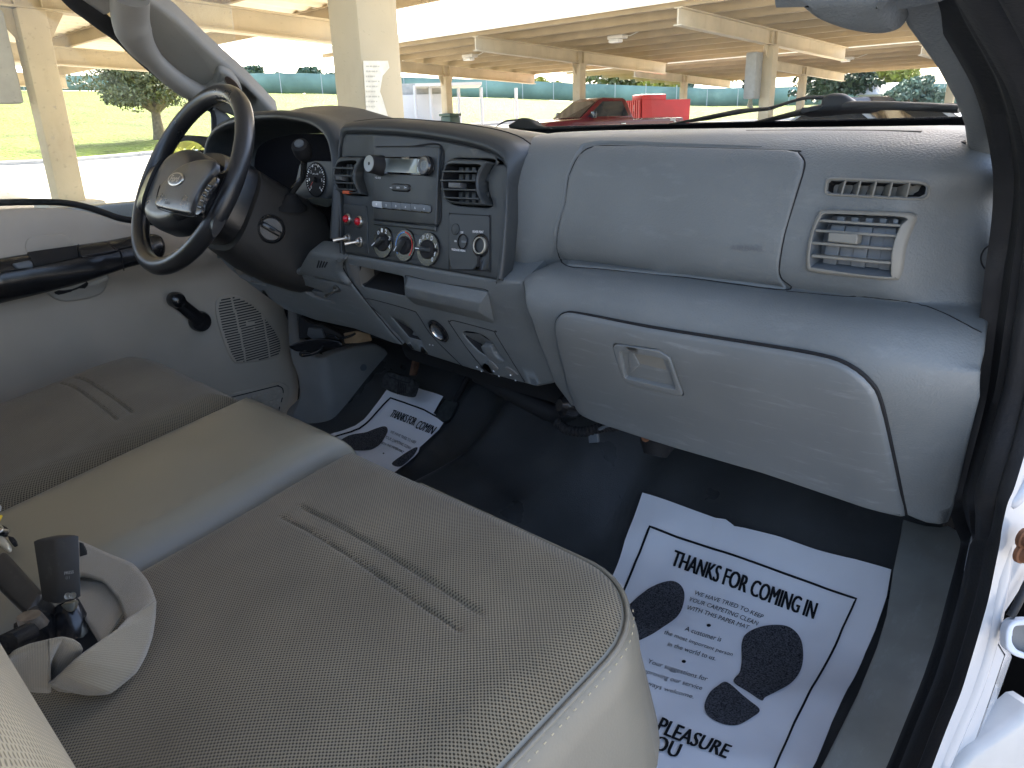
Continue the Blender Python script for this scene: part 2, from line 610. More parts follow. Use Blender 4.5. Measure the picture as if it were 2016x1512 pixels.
leafblue = M('blue_green_leaves', (.10, .15, .11), .7, .2, var=.35, vscale=2)
bark = M('bark', (.20, .155, .10), .9, .2, var=.3, vscale=9, grain=.6, gscale=30, gdist=.02)
screenm = M('green_windscreen', (.20, .29, .235), .85, .2, var=.3, vscale=.35, dust=((.32, .42, .33), .5, .7, (1, 1, 1)))
galv = M('galvanised_steel', (.5, .5, .48), .45, .5, .4)
lampbody = M('lamp_housing', (.62, .60, .54), .5)
lens_m = M('lamp_lens', (.85, .85, .80), .2)
redpaint = M('red_truck_paint', (.11, .007, .011), .25, .5, coat=.5)
redbox = M('red_container_paint', (.36, .022, .022), .5, .4, var=.1, vscale=2)
darkglass = M('dark_car_glass', (.02, .025, .03), .04, .8)
chrome = M('chrome', (.75, .75, .75), .12, .5, 1.0)
rubber = M('tyre_rubber', (.02, .02, .02), .8)
whitepaint = M('white_paint', (.55, .56, .57), .3, .5, coat=.4)
housewall = M('house_wall', (.62, .58, .50), .8)
houseroof = M('house_roof', (.62, .60, .57), .8, var=.1, vscale=2)
darkplain = M('dark_interior', (.02, .02, .02), .8)
carblack = M('dark_car_paint', (.02, .022, .026), .25, .5, coat=.5)
carsilver = M('silver_car_paint', (.50, .54, .58), .3, .5, .5)
paperout = M('weathered_paper', (.78, .74, .62), .8, .2, var=.12, vscale=20)
inkgrey = M('faded_ink', (.30, .28, .24), .9)
bindark = M('dark_green_bin', (.04, .07, .05), .6)

# ---- ground as one sheet: flat lot, then a grassy berm rising behind it
AZ = [math.atan2(ray(x, 230).x, ray(x, 230).y) for x in (100, 600, 1000, 1400, 1900)]
TAB = {10: [-.75] * 5, 20: [-.42, -.40, -.22, -.22, -.6], 30: [.0, .1, .15, -.1, -.5], 45: [1.1, 1.3, 1.35, .4, .0],
       75: [4.4, 3.9, 3.0, 1.7, 1.3], 150: [6.2, 5.2, 3.8, 2.4, 2.2], 600: [9, 8, 7, 6, 6]}
def zg(x, y):
    dx, dy = x - CAM.x, y - CAM.y
    rho = math.hypot(dx, dy); az = math.atan2(dx, dy)
    if az > 1.8: az -= 2 * math.pi
    ks = sorted(TAB)
    w = 1.0 if az < .35 else max(0.0, 1 - (az - .35) / .5)
    if az < -2.0: w = max(0, 1 - (-2.0 - az) / .6)
    row = [interp(az, AZ, TAB[k]) for k in ks]
    z = interp(rho, ks, row)
    return lerp(-.75, z, w) if rho > 9 else -.75

def ground_mesh(name, r0f, mat, kind, lift=0.0, rough=0.0, rings=(), naz=150, azr=None):
    rows = []
    for r in rings:
        row = []
        for j in range(naz + (0 if azr is None else 1)):
            a = 2 * math.pi * j / naz if azr is None else lerp(azr[0], azr[1], j / naz)
            rr = max(r, r0f(a)) if r0f else r
            x, y = CAM.x + rr * math.sin(a), CAM.y + rr * math.cos(a)
            n = rough * (math.sin(x * .9 + y * .3) * math.sin(y * .7 - x * .2) + .5 * math.sin(x * 2.3) * math.sin(y * 2.9))
            row.append((x, y, zg(x, y) + lift + n))
        rows.append(row)
    return loftq(name, rows, mat, None, close_u=azr is None, smooth=180)

o = ground_mesh('parking_lot', None, asphalt, 'structure', rings=(.05, 2, 4, 7, 9, 11, 14, 17, 20, 24, 30, 36, 45, 60, 80, 120, 200, 500, 1500))
tag(o, 'pale sunlit parking lot surface stretching beyond the carports', 'parking lot', kind='structure')
# grass berm begins at a kerb about thirty metres out on the left, farther on the right
def kerb_r(a):
    if a > math.pi: a -= 2 * math.pi
    return interp(a, AZ, [29.5, 33, 38, 46, 60])
GA = (AZ[0] - .42, AZ[-1] + .12)
o = ground_mesh('grass', kerb_r, grassm, 'structure', lift=.09, rough=.07,
                rings=(20, 31, 32.5, 34, 36, 38, 40, 43, 46, 50, 55, 60, 66, 72, 80, 95, 120, 160), naz=130, azr=GA)
tag(o, 'bright sunlit green grass slope rising behind the parking lot', 'grass', kind='structure')
rows = []
for j in range(100):
    a = lerp(GA[0], GA[1], j / 99); r = kerb_r(a); row = []
    for dr, dz in ((-.22, -.02), (-.20, .10), (-.17, .12), (0.03, .12), (.06, .06)):
        x, y = CAM.x + (r + dr) * math.sin(a), CAM.y + (r + dr) * math.cos(a)
        row.append((x, y, zg(x, y) + dz))
    rows.append(row)
tag(loftq('kerb', rows, concrete), 'low concrete kerb along the foot of the grass slope', 'kerb', kind='structure')

# ---- carports: cantilever frames, purlins, corrugated deck
def beam_y(bm, x, y0, z0, y1, z1, w, h):
    """I-girder running along Y, bottom at z0..z1"""
    for (ww, b0, b1) in ((w, 0, .025), (w * .12 + .01, .025, h - .025), (w, h - .025, h)):
        vs = []
        for yy, zz_ in ((y0, z0), (y1, z1)):
            vs += [bm.verts.new((x - ww / 2, yy, zz_ + b0)), bm.verts.new((x + ww / 2, yy, zz_ + b0)),
                   bm.verts.new((x + ww / 2, yy, zz_ + b1)), bm.verts.new((x - ww / 2, yy, zz_ + b1))]
        a, b, c, d, e, f, g, h2 = vs
        for q in ((a, b, c, d), (h2, g, f, e), (a, e, f, b), (b, f, g, c), (c, g, h2, d), (d, h2, e, a)): bm.faces.new(q)

def carport(label, xs, yp, y0, y1, zpost, slope, x0, x1, post_w=.30, gird_h=.32, npur=7, light=None, ped=0.0):
    root = thing('carport', label, 'carport', (xs[0], yp, -.75), None)
    zb = lambda y: zpost + slope * (y - yp)
    post = gird = None
    for i, x in enumerate(xs):
        gz = zg(x, yp)
        bm = bmesh.new(); add_box(bm, (x, yp, (gz + zpost) / 2), (post_w, post_w, zpost - gz), bevel=.03, seg=2)
        for s in (-1, 1):
            vs = [bm.verts.new((x + dx, yp + s * dy, z)) for dx in (-.012, .012) for dy, z in ((post_w / 2, zpost - .001), (post_w / 2 + .22, zpost - .001), (post_w / 2, zpost - .34))]
            for q in ((0, 1, 2), (5, 4, 3), (0, 3, 4, 1), (1, 4, 5, 2), (2, 5, 3, 0)): bm.faces.new([vs[k] for k in q])
        bmobj('post', bm, steel, root)
        if ped:
            box('post_base', (x, yp, gz + ped / 2), (.62, .62, ped), concrete, root, bevel=.03)
        bm = bmesh.new(); beam_y(bm, x, y0, zb(y0), y1, zb(y1), .20, gird_h)
        for s in (-1, 1):
            add_box(bm, (x + s * .05, yp - post_w * .45, zb(yp) + gird_h / 2), (.085, .012, gird_h - .054))
            add_box(bm, (x + s * .05, yp + post_w * .45, zb(yp) + gird_h / 2), (.085, .012, gird_h - .054))
        bmobj('girder', bm, steel, root)
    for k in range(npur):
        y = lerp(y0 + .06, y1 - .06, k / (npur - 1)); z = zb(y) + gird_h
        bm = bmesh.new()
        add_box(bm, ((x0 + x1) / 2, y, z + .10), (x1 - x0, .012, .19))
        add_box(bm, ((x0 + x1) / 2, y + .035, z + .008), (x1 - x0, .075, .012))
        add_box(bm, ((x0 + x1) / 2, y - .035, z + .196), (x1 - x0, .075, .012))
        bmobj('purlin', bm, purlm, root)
    V = []; F = []; n = int((x1 - x0) / .10)
    for i in range(n + 1):
        x = lerp(x0, x1, i / n); dz = (.045, .045, 0, 0)[i % 4]
        for y in (y0 - .15, y1 + .15): V.append((x, y, zb(y) + gird_h + .206 + dz))
    for i in range(n): F.append((2 * i, 2 * i + 2, 2 * i + 3, 2 * i + 1))
    o = mesh('roof_deck', V, F, deckm, root, 0)
    md = o.modifiers.new('thickness', 'SOLIDIFY'); md.thickness = .006
    # gutter fascia along the two long edges
    for y in (y0 - .17, y1 + .17):
        box('fascia', ((x0 + x1) / 2, y, zb(y) + gird_h + .17), (x1 - x0, .03, .20), deckm, root)
    for (lx, ly) in (light or []):
        z = zb(ly) + gird_h - .02
        bm = bmesh.new(); add_box(bm, (lx, ly, z + .02), (.50, .26, .10), bevel=.02)
        add_tube(bm, [(lx + .1, ly, z + .05), (lx + .4, ly, z + .02), (lx + .9, ly, z + .16)], .012, 6)
        lb = bmobj('lamp_housing', bm, lampbody, root)
        bm = bmesh.new(); add_box(bm, (lx - .06, ly, z - .07), (.34, .22, .09), bevel=.03)
        bmobj('lens', bm, lens_m, lb)
    return root

XP = -2.97
near = carport('beige steel carport overhead, its thick square post close to the windshield',
               [XP + 6.2 * k for k in (0, -1, -2, -3)], 2.12, -2.6, 6.2, 2.12, -.042, XP - 19.5, 0.05,
               npur=6, light=[(-6.1, 4.4), (-12.0, 3.0)], ped=.78)
far1 = carport('long beige carport sheltering the red pickup, in front of the windshield',
               [-8.4 + 6.2 * k for k in (1, 0, -1, -2)], 18.6, 14.2, 23.4, 2.46, -.041, -22.0, 0.5, gird_h=.36,
               npur=9, light=[(-12.0, 17.0), (-18, 17.2), (-6.0, 19.6), (-3.2, 16.6)])
far2 = carport('farther beige carport roof, seen beneath the one over the red pickup',
               [-8.4 + 6.2 * k for k in (1, 0, -1, -2)], 34.8, 30.4, 39.6, 2.50, -.041, -25.0, 0.5, gird_h=.36,
               npur=7, light=[(-12.0, 33.0), (-6, 33)])
# grey downpipe boxes hung beside two posts
boxgrey = M('grey_box_paint', (.33, .33, .30), .6, var=.1)
o = box('junction_box', (-9.2 - .05, 2.12 - .42, 1.62), (.30, .34, .95), boxgrey, None, bevel=.03)
tag(o, 'tall grey metal box hung on the leaning looking left carport post', 'utility box')
o['label'] = 'tall grey metal box on the carport post outside the driver window'
o = box('junction_box', (-8.4 - .22, 18.6 - .40, 1.75), (.30, .36, 1.1), boxgrey, None, bevel=.03)
tag(o, 'grey metal box on a carport post above the wiper hub', 'utility box')

# torn paper notices taped to the near post
pn = Plane((XP + .1505, 2.12, 1.0), (1, 0, 0)); pf = Plane((XP, 2.12 - .1505, 1.0), (0, -1, 0))
def notice(S, pts, label):
    o = relief('notice', S, S.loop(pts), paperout, None, h=.003, b=0, depth=.002)
    tag(o, label, 'notice'); return o
nt1 = notice(pn, zz('a2', [(330, 345), (470, 345), (478, 385), (440, 430), (425, 520), (440, 560), (470, 660), (475, 676), (350, 672)]),
             'torn paper notice with faded print on the square carport post')
for k in range(9):
    y = lerp(372, 600, k / 8)
    text_px('printed_line', 'IIII III IIIIII II'[k % 4:], zz('a2', [(345, y + 9), (345 + 75 - (k % 3) * 12, y + 9), (345 + 75 - (k % 3) * 12, y), (345, y)]), pn, inkgrey, nt1, h=.0045)

# ---- trees
def leaf_cloud(bm, c, r, n, size, rng, squash=1.0, mi=0):
    for _ in range(n):
        while True:
            p = Vector((rng.uniform(-1, 1), rng.uniform(-1, 1), rng.uniform(-1, 1)))
            if .25 < p.length < 1: break
        p = Vector((p.x * r[0], p.y * r[1], p.z * r[2])) + Vector(c)
        a = Vector((rng.gauss(0, 1), rng.gauss(0, 1), rng.gauss(0, 1))).normalized()
        b = a.cross(Vector((rng.gauss(0, 1), rng.gauss(0, 1), rng.gauss(0, 1)))).normalized()
        s = size * rng.uniform(.6, 1.4)
        q = [bm.verts.new(p + a * s * x + b * s * y) for x, y in ((-1, 0), (0, -.55), (1, 0), (0, .55))]
        bm.faces.new(q)

def tree(name, label, cat, base, h, w, crown_lo, mat, seed, clumps=14, leaves=170, lsize=.16, trunk_r=.22, group=None, limbs=5, lean=0.0):
    rng = random.Random(seed)
    bx, by, bz = base
    root = thing(name, label, cat, base, group)
    cz0, cz1 = bz + h * crown_lo, bz + h
    bm = bmesh.new()
    top = Vector((bx + lean, by, cz0 + (cz1 - cz0) * .35))
    add_tube(bm, [(bx, by, bz - .2), (bx + lean * .2, by, bz + .3), (bx + lean * .5, by, lerp(bz, cz0, .7)), top],
             [trunk_r * 1.5, trunk_r, trunk_r * .8, trunk_r * .35], 9)
    cents = []
    for i in range(clumps):
        a = rng.uniform(0, 2 * math.pi); q = math.sqrt(rng.uniform(.02, 1)); t = rng.uniform(0, 1)
        prof = math.sin(math.pi * (.15 + .8 * t)) ** .6
        cents.append(Vector((bx + lean + math.cos(a) * q * w * .40 * prof, by + math.sin(a) * q * w * .40 * prof, lerp(cz0, cz1, .12 + .76 * t))))
    for c in cents[:limbs]:
        st = Vector((bx + lean * .5, by, lerp(bz, cz0, .85)))
        add_tube(bm, [st, st.lerp(c, .5) + Vector((0, 0, .1)), c], [trunk_r * .55, trunk_r * .35, .03], 6)
    bmobj('trunk', bm, bark, root)
    bm = bmesh.new()
    for c in cents:
        s = rng.uniform(.7, 1.25)
        leaf_cloud(bm, c, (w * .20 * s, w * .20 * s, (cz1 - cz0) * .17 * s), leaves, lsize, rng)
    bmobj('crown', bm, mat, root, 0)
    return root

def at_px(x, y, D):
    p = atD((x, y), D); return (p.x, p.y, zg(p.x, p.y))
def tall(b, x, y, D):                           # height above ground of the sight point
    return atD((x, y), D).z - b[2]

def place_tree(x, D, ytop, width_px, label, mat, seed, lo=.3, name='tree', cat='tree', group=None, **k):
    b = at_px(x, 230, D); h = tall(b, x, ytop, D)
    w = width_px / FPX * (atD((x, 230), D) - CAM).dot(BZ)
    return tree(name, label, cat, b, h, w, lo, mat, seed, group=group, **k)

place_tree(308, 36, 88, 250, 'broad grey green tree with bare trunk on the grass beyond the driver window', leafm, 3, lo=.36, clumps=46, leaves=300, lsize=.075, trunk_r=.24, limbs=9)
place_tree(456, 95, 108, 60, 'pale slim tree just above the steering wheel pillar', leafyel, 4, lo=.2, clumps=16, lsize=.3)
TL = ['round dark tree behind the green fence, nearest the driver windshield pillar', 'low bushy tree behind the green fence, left of the thick carport post',
      'tall pointed tree behind the green fence, touching the thick carport post', 'blue green tree behind the green fence between pillar and carport post']
for i, (x, D, yt, wp) in enumerate([(505, 100, 132, 80), (612, 105, 132, 80), (560, 108, 144, 90), (655, 100, 143, 70)]):
    place_tree(x, D, yt, wp, ['round dark tree behind the green fence, beside the driver windshield pillar',
                              'tallest tree behind the green fence, left of the thick carport post',
                              'low blue green tree in the gap of the row behind the green fence',
                              'bushy tree behind the green fence, touching the thick carport post'][i], leafblue, 20 + i, lo=.05, clumps=14, lsize=.35, group='trees behind the green fence')
for i, (x, D, yt, wp, m) in enumerate([(1190, 110, 140, 170, leafm), (1060, 115, 150, 110, leafyel), (1290, 110, 140, 110, leafyel), (1400, 118, 130, 140, leafblue)]):
    place_tree(x, D, yt, wp, ['dull green tree over the red pickup roof, beyond the fence', 'yellowish tree over the wiper beside the white enclosure',
                              'yellow green tree above the red container, beyond the fence', 'blue green tree behind the pale houses'][i], m, 40 + i, lo=.1, clumps=12, lsize=.35)
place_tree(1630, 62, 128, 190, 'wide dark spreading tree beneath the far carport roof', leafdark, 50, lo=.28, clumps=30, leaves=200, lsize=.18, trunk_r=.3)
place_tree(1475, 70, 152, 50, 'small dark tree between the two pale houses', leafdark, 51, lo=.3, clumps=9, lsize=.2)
place_tree(1735, 90, 108, 130, 'bright yellow green tree behind the wiper hub', leafyel, 52, lo=.15, clumps=18, lsize=.3)
place_tree(1800, 58, 150, 130, 'blue green bush next to the passenger windshield pillar', leafblue, 53, lo=.05, clumps=20, leaves=200, lsize=.16)
tree('tree', 'sunlit leafy tree seen only in the driver side mirror', 'tree', (-8.6, -12.2, -.75), 6.5, 8, .02, leafyel, 60, clumps=40, leaves=220, lsize=.12)

# ---- fence with green windscreen
root = thing('fence', 'green screened fence running along the top of the grass slope', 'fence', (0, 0, 0))
fpts = [(-260, 73), (0, 74), (100, 74), (340, 75), (480, 75), (680, 76), (800, 76), (1000, 76), (1150, 76), (1300, 76), (1450, 75), (1700, 74), (1950, 72)]
rows = []; allp = []
for i in range(len(fpts) - 1):
    for k in range(5):
        x, D = lerp(fpts[i][0], fpts[i + 1][0], k / 5), lerp(fpts[i][1], fpts[i + 1][1], k / 5)
        b = at_px(x, 230, D); allp.append(b)
        hh = interp(x, [100, 600, 1400], [1.1, 1.75, 1.6])
        rows.append([(b[0], b[1], b[2] + .05), (b[0], b[1], b[2] + hh * .5), (b[0], b[1], b[2] + hh)])
loftq('screen', rows, screenm, root, thick=.02)
for i, b in enumerate(allp[::2]):
    tube('fence_post', [(b[0], b[1], b[2] - .1), (b[0], b[1], b[2] + 1.8)], .04, galv, root, 7)

# ---- red pickup under the far carport
def wheel(parent, c, r, w):
    bm = bmesh.new(); prof = [(0, -w / 2), (r * .6, -w / 2), (r * .92, -w / 2), (r, -w * .3), (r, w * .3), (r * .92, w / 2), (r * .6, w / 2), (r * .58, w * .3), (0, w * .3)]
    wl = lathe('wheel', prof, c, (1, 0, 0), rubber, parent, 24)
    lathe('rim', [(0, w * .32), (r * .55, w * .32), (r * .57, w * .38), (r * .3, w * .42), (0, w * .45)], c, (1, 0, 0), chrome, wl, 20)
def prism_x(bm, prof, x0, x1, tx=0.0, zt=None, bevel=0.0):
    """side profile (y,z) between x0 and x1; above zt the sides lean in by tx"""
    def px(x, z, s): return x + (s * tx * max(0.0, z - zt) if zt is not None else 0)
    A = [bm.verts.new((px(x0, z, 1), y, z)) for y, z in prof]; B = [bm.verts.new((px(x1, z, -1), y, z)) for y, z in prof]
    n = len(prof); es = []
    for i in range(n): bm.faces.new((A[i], A[(i + 1) % n], B[(i + 1) % n], B[i]))
    bm.faces.new(A[::-1]); bm.faces.new(B)
    bmesh.ops.recalc_face_normals(bm, faces=bm.faces)
    if bevel:
        bmesh.ops.bevel(bm, geom=list(bm.edges), offset=bevel, segments=2, profile=.5, affect='EDGES', clamp_overlap=True)

def pickup(label, c, rot, paint, s=1.0, cat='pickup truck', name='pickup_truck'):
    root = thing(name, label, cat, (0, 0, 0))
    hw = .98
    bm = bmesh.new()           # front at -y
    prism_x(bm, [(-2.75, .55), (-2.82, .75), (-2.80, 1.10), (-2.60, 1.22), (-1.45, 1.30), (-1.35, 1.32), (.72, 1.32), (.74, 1.24), (2.85, 1.26), (2.9, 1.2), (2.9, .6), (2.4, .52), (2.35, .8), (2.1, .98), (1.75, .98), (1.5, .8), (1.45, .5),
                 (-1.3, .5), (-1.35, .8), (-1.6, .98), (-1.95, .98), (-2.2, .8), (-2.25, .52)], -hw, hw, bevel=.03)
    bmobj('body', bm, paint, root)
    bm = bmesh.new(); prism_x(bm, [(-1.38, 1.30), (-.55, 1.88), (-.35, 1.95), (.45, 1.93), (.55, 1.88), (.74, 1.30)], -hw + .04, hw - .04, .30, 1.3, .04)
    cabo = bmobj('cab', bm, paint, root)
    bm = bmesh.new()           # windshield and side glass set a few mm proud
    for sx in (-1, 1):
        xs = lambda z, o=.012: sx * (hw - .04 - .30 * (z - 1.3) + o)
        q = [(xs(1.36), -1.12, 1.36), (xs(1.83), -.42, 1.83), (xs(1.83), .36, 1.83), (xs(1.36), .56, 1.36)]
        vs = [bm.verts.new(p) for p in q]; bm.faces.new(vs if sx > 0 else vs[::-1])
    bmobj('side_window', bm, darkglass, cabo, 0)
    wsq = [(-.84, -1.355, 1.345), (.84, -1.355, 1.345), (.70, -.64, 1.845), (-.70, -.64, 1.845)]
    mesh('windshield', wsq, [(0, 1, 2, 3)], darkglass, cabo, 0)
    bm = bmesh.new()
    add_box(bm, (0, 1.85, 1.272), (1.6, 2.1, .02))
    bmobj('bed_cover', bm, carblack, root)
    bm = bmesh.new(); add_box(bm, (0, -2.81, .93), (1.1, .06, .28), bevel=.03); bmobj('grille', bm, chrome, root)
    bm = bmesh.new(); add_box(bm, (0, -2.86, .66), (1.9, .16, .22), bevel=.04); bmobj('bumper', bm, chrome, root)
    for sx in (-1, 1):
        bm = bmesh.new(); add_box(bm, (sx * .77, -2.78, .97), (.36, .10, .24), bevel=.04); bmobj('headlight', bm, lens_m, root)
        bm = bmesh.new(); add_box(bm, (sx * 1.10, -.98, 1.42), (.20, .12, .22), bevel=.03); bmobj('mirror', bm, carblack, root)
        bm = bmesh.new(); add_box(bm, (sx * .985, .30, 1.12), (.03, .2, .04), bevel=.01); bmobj('door_handle', bm, chrome, root)
        for y in (-1.78, 1.93): wheel(root, (sx * .86, y, .40), .40, .26)
        bm = bmesh.new(); add_box(bm, (sx * .985, 2.55, 1.08), (.012, .34, .07), M=Matrix.Rotation(R(-55), 3, 'X')); 
        add_box(bm, (sx * .985, 2.42, 1.20), (.012, .22, .07)); bmobj('bed_decal', bm, whitepaint, root)
    root.location = c; root.rotation_euler = (0, 0, rot); root.scale = (s, s, s)
    return root
rp = onY((1180, 215), 18.3)
pickup('dark red pickup truck with black windows parked under the carport', (rp.x, rp.y, zg(rp.x, rp.y) - .18), R(-18), redpaint, s=.88)

# ---- red ribbed container behind it
cb = at_px(1290, 220, 30); root = thing('container', 'bright red ribbed steel container behind the red pickup', 'container', cb)
bm = bmesh.new()
hc = tall(cb, 1290, 197, 30); n = 20; w = 1.62
rot = Matrix.Rotation(R(-28), 3, 'Z')
for i in range(n):
    x = lerp(-w / 2, w / 2, (i + .5) / n)
    add_box(bm, Vector(cb) + rot @ Vector((x, (-.07 if i % 2 else 0) - 1.0, hc / 2)), (w / n + .001, .05, hc), M=rot)
add_box(bm, Vector(cb) + rot @ Vector((0, 0, hc / 2)), (w, 1.96, hc - .02), M=rot)
bmobj('body', bm, redbox, root)
bm = bmesh.new(); add_box(bm, Vector(cb) + rot @ Vector((.42, -.5, hc + .08)), (.75, 1.0, .2), M=rot, bevel=.03); bmobj('hatch', bm, redbox, root)
bm = bmesh.new(); add_box(bm, Vector(cb) + rot @ Vector((.35, -1.06, hc * .82)), (.22, .02, .22), M=rot); bmobj('warning_plate', bm, whitepaint, root)

# ---- small cars at the far right
def car(label, c, rot, paint, name='parked_car', suv=False):
    root = thing(name, label, 'car', (0, 0, 0))
    h = .2 if suv else 0
    bm = bmesh.new(); prism_x(bm, [(-2.2, .35), (-2.25, .65), (-2.1, .88 + h), (-1.1, .98 + h), (1.6, 1.0 + h), (2.15, .95 + h), (2.2, .5), (2.1, .33)], -.88, .88, bevel=.05)
    bmobj('body', bm, paint, root)
    bm = bmesh.new(); prism_x(bm, [(-1.15, .96 + h), (-.35, 1.42 + h * 1.6), (.9 + h * 3, 1.44 + h * 1.6), (1.6 + h, .98 + h)], -.82, .82, .35, 1.0, .04)
    cb_ = bmobj('cabin', bm, paint, root)
    bm = bmesh.new()
    for sx in (-1, 1):
        f = lambda z: sx * (.82 - .35 * (z - 1.0) + .012)
        q = [(f(1.03 + h), -.92, 1.03 + h), (f(1.36 + h * 1.5), -.30, 1.36 + h * 1.5), (f(1.36 + h * 1.5), .85 + h * 3, 1.36 + h * 1.5), (f(1.03 + h), 1.35 + h, 1.03 + h)]
        vs = [bm.verts.new(p) for p in q]; bm.faces.new(vs if sx > 0 else vs[::-1])
    bmobj('side_window', bm, darkglass, cb_, 0)
    mesh('windshield', [(-.72, -1.14, 1.0 + h), (.72, -1.14, 1.0 + h), (.62, -.42, 1.40 + h * 1.5), (-.62, -.42, 1.40 + h * 1.5)], [(0, 1, 2, 3)], darkglass, cb_, 0)
    for sx in (-1, 1):
        for y in (-1.4, 1.35): wheel(root, (sx * .80, y, .33), .33, .22)
        bm = bmesh.new(); add_box(bm, (sx * .66, -2.17, .70 + h), (.34, .12, .14), bevel=.03); bmobj('headlight', bm, lens_m, root)
    root.location = c; root.rotation_euler = (0, 0, rot)
    return root
p = at_px(1712, 210, 33); car('dark car behind the wiper hub', (p[0], p[1], p[2] - .12), R(70), carblack, suv=True)
p = at_px(1690, 240, 21); car('silver blue car seen below the wiper arm', (p[0], p[1], p[2]), R(75), carsilver)
p = at_px(1845, 232, 22); car('white car low beside the passenger windshield pillar', (p[0], p[1], p[2]), R(80), whitepaint)

# ---- pale houses beyond the fence
def house(label, x, D, yb, yt, wpx, rot):
    p = atD((x, yb), D); sc = (p - CAM).dot(BZ) / FPX
    w, h = wpx * sc, (yb - yt) * sc
    zb = zg(p.x, p.y)
    root = thing('house', label, 'house', (p.x, p.y, zb))
    Rm = Matrix.Rotation(rot, 3, 'Z'); o = Vector((p.x, p.y, zb)); top = p.z + h * .35
    bm = bmesh.new(); add_box(bm, (p.x, p.y, (zb + top) / 2), (w * .9, w * .6, top - zb), M=Rm); bmobj('wall', bm, housewall, root)
    bm = bmesh.new()
    v = [bm.verts.new(Vector((p.x, p.y, 0)) + Rm @ Vector(q)) for q in ((-w / 2, -w * .36, top - .05), (w / 2, -w * .36, top - .05), (w / 2, w * .36, top - .05), (-w / 2, w * .36, top - .05), (-w / 2, 0, p.z + h), (w / 2, 0, p.z + h))]
    for q in ((0, 1, 5, 4), (2, 3, 4, 5), (1, 2, 5), (3, 0, 4), (3, 2, 1, 0)): bm.faces.new([v[i] for i in q])
    bmobj('roof', bm, houseroof, root, 0)
    bm = bmesh.new(); add_box(bm, Vector((p.x, p.y, (zb + top) / 2 + .3)) + Rm @ Vector((w * .2, -w * .3 - .02, 0)), (w * .16, .06, (top - zb) * .3), M=Rm); bmobj('window', bm, darkglass, root)
house('long pale house with a low roof beyond the green fence', 1415, 92, 182, 166, 95, R(40))
house('small white gabled house between the fence trees', 1490, 92, 184, 168, 50, R(35))
house('white house behind the carport posts near the wiper hub', 1730, 62, 196, 166, 85, R(20))

# ---- white framed enclosure and a bin on the far side of the lot
D = 34; root = thing('enclosure', 'white framed storage enclosure with dark back wall, right of the thick post', 'enclosure', at_px(870, 230, D))
tops = [(790, 168), (820, 168), (850, 170), (889, 171), (905, 172), (949, 172), (1017, 173)]
for i, (x, y) in enumerate(tops):
    b = at_px(x, 230, D); t = atD((x, y), D)
    tube('post', [(b[0], b[1], b[2] - .1), (b[0], b[1], t.z)], .07, whitepaint, root, 8)
a, b = atD((775, 166), D), atD((905, 170), D)
bm = bmesh.new(); dv = (b - a); L_ = dv.length; ang = math.atan2(dv.y, dv.x)
add_box(bm, (a + b) / 2 + Vector((0, 1.2, 0)), (L_, 2.6, .12), M=Matrix.Rotation(ang, 3, 'Z')); bmobj('roof', bm, housewall, root)
pb = atD((830, 205), D + 1.4); zb_ = zg(pb.x, pb.y)
bm = bmesh.new(); add_box(bm, (pb.x, pb.y, zb_ + 1.0), (L_ * .8, .2, 2.0), M=Matrix.Rotation(ang, 3, 'Z')); bmobj('back_wall', bm, boxgrey, root)
bm = bmesh.new()
for x in (805, 834, 862):
    q = atD((x, 208), D + 1.2); add_box(bm, (q.x, q.y, zg(q.x, q.y) + 1.0), (.55, .08, 1.1), M=Matrix.Rotation(ang, 3, 'Z'))
bmobj('pale_panel', bm, whitepaint, root)
q = at_px(886, 222, 29); root = thing('bin', 'dark green lidded bin standing by the white enclosure', 'bin', q)
bm = bmesh.new(); add_box(bm, (q[0], q[1], q[2] + .5), (.55, .5, 1.0), bevel=.05); bmobj('body', bm, bindark, root)
bm = bmesh.new(); add_box(bm, (q[0], q[1], q[2] + 1.05), (.62, .58, .10), bevel=.03); bmobj('lid', bm, bindark, root)
# ================================================================= TRUCK CAB
grey = M('grey_trim_plastic', (.133, .144, .146), .50, .34, var=.07, vscale=9, grain=.55, gscale=480, gdist=.0012, rvar=.07,
         dust=((.34, .36, .37), 15, .16, (1, 3, 3)))
grey_s = M('smooth_grey_plastic', (.139, .149, .151), .43, .38, var=.06, vscale=10, grain=.3, gscale=800, gdist=.0006, rvar=.06,
           dust=((.42, .44, .45), 30, .30, (.45, 3, 3)))
greyw = M('warm_grey_trim', (.165, .158, .146), .55, .35, var=.06, vscale=8, grain=.2, gscale=700, gdist=.0006)
greyvent = M('grey_vent_plastic', (.180, .175, .155), .45, .4, grain=.1, gscale=800)
black = M('black_trim_plastic', (.029, .033, .035), .46, .45, var=.1, vscale=10, grain=.22, gscale=800, gdist=.0006, rvar=.06)
blackg = M('gloss_black_plastic', (.012, .012, .013), .22, .5)
blackm = M('matt_black_plastic', (.012, .012, .013), .75, .3)
wheelm = M('worn_black_leatherette', (.016, .016, .017), .33, .5, var=.12, vscale=14, grain=.12, gscale=500, gdist=.0005, rvar=.07)
vinylfloor = M('black_vinyl_floor', (.042, .044, .045), .33, .5, var=.25, vscale=7, grain=.35, gscale=620, gdist=.0009, gtype='VORONOI', rvar=.08,
               dust=((.10, .10, .10), 30, .25, (1, 1, 1)))
seal = M('black_rubber_seal', (.014, .014, .015), .6, .35, var=.2, vscale=20, grain=.4, gscale=300, gdist=.001)
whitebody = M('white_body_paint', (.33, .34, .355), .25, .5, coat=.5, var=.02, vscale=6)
scuffm = M('scuffed_grey_plastic', (.275, .28, .258), .55, .35, var=.12, vscale=16, grain=.2, gscale=600,
           dust=((.42, .45, .46), 24, .42, (2.2, .8, 1)))
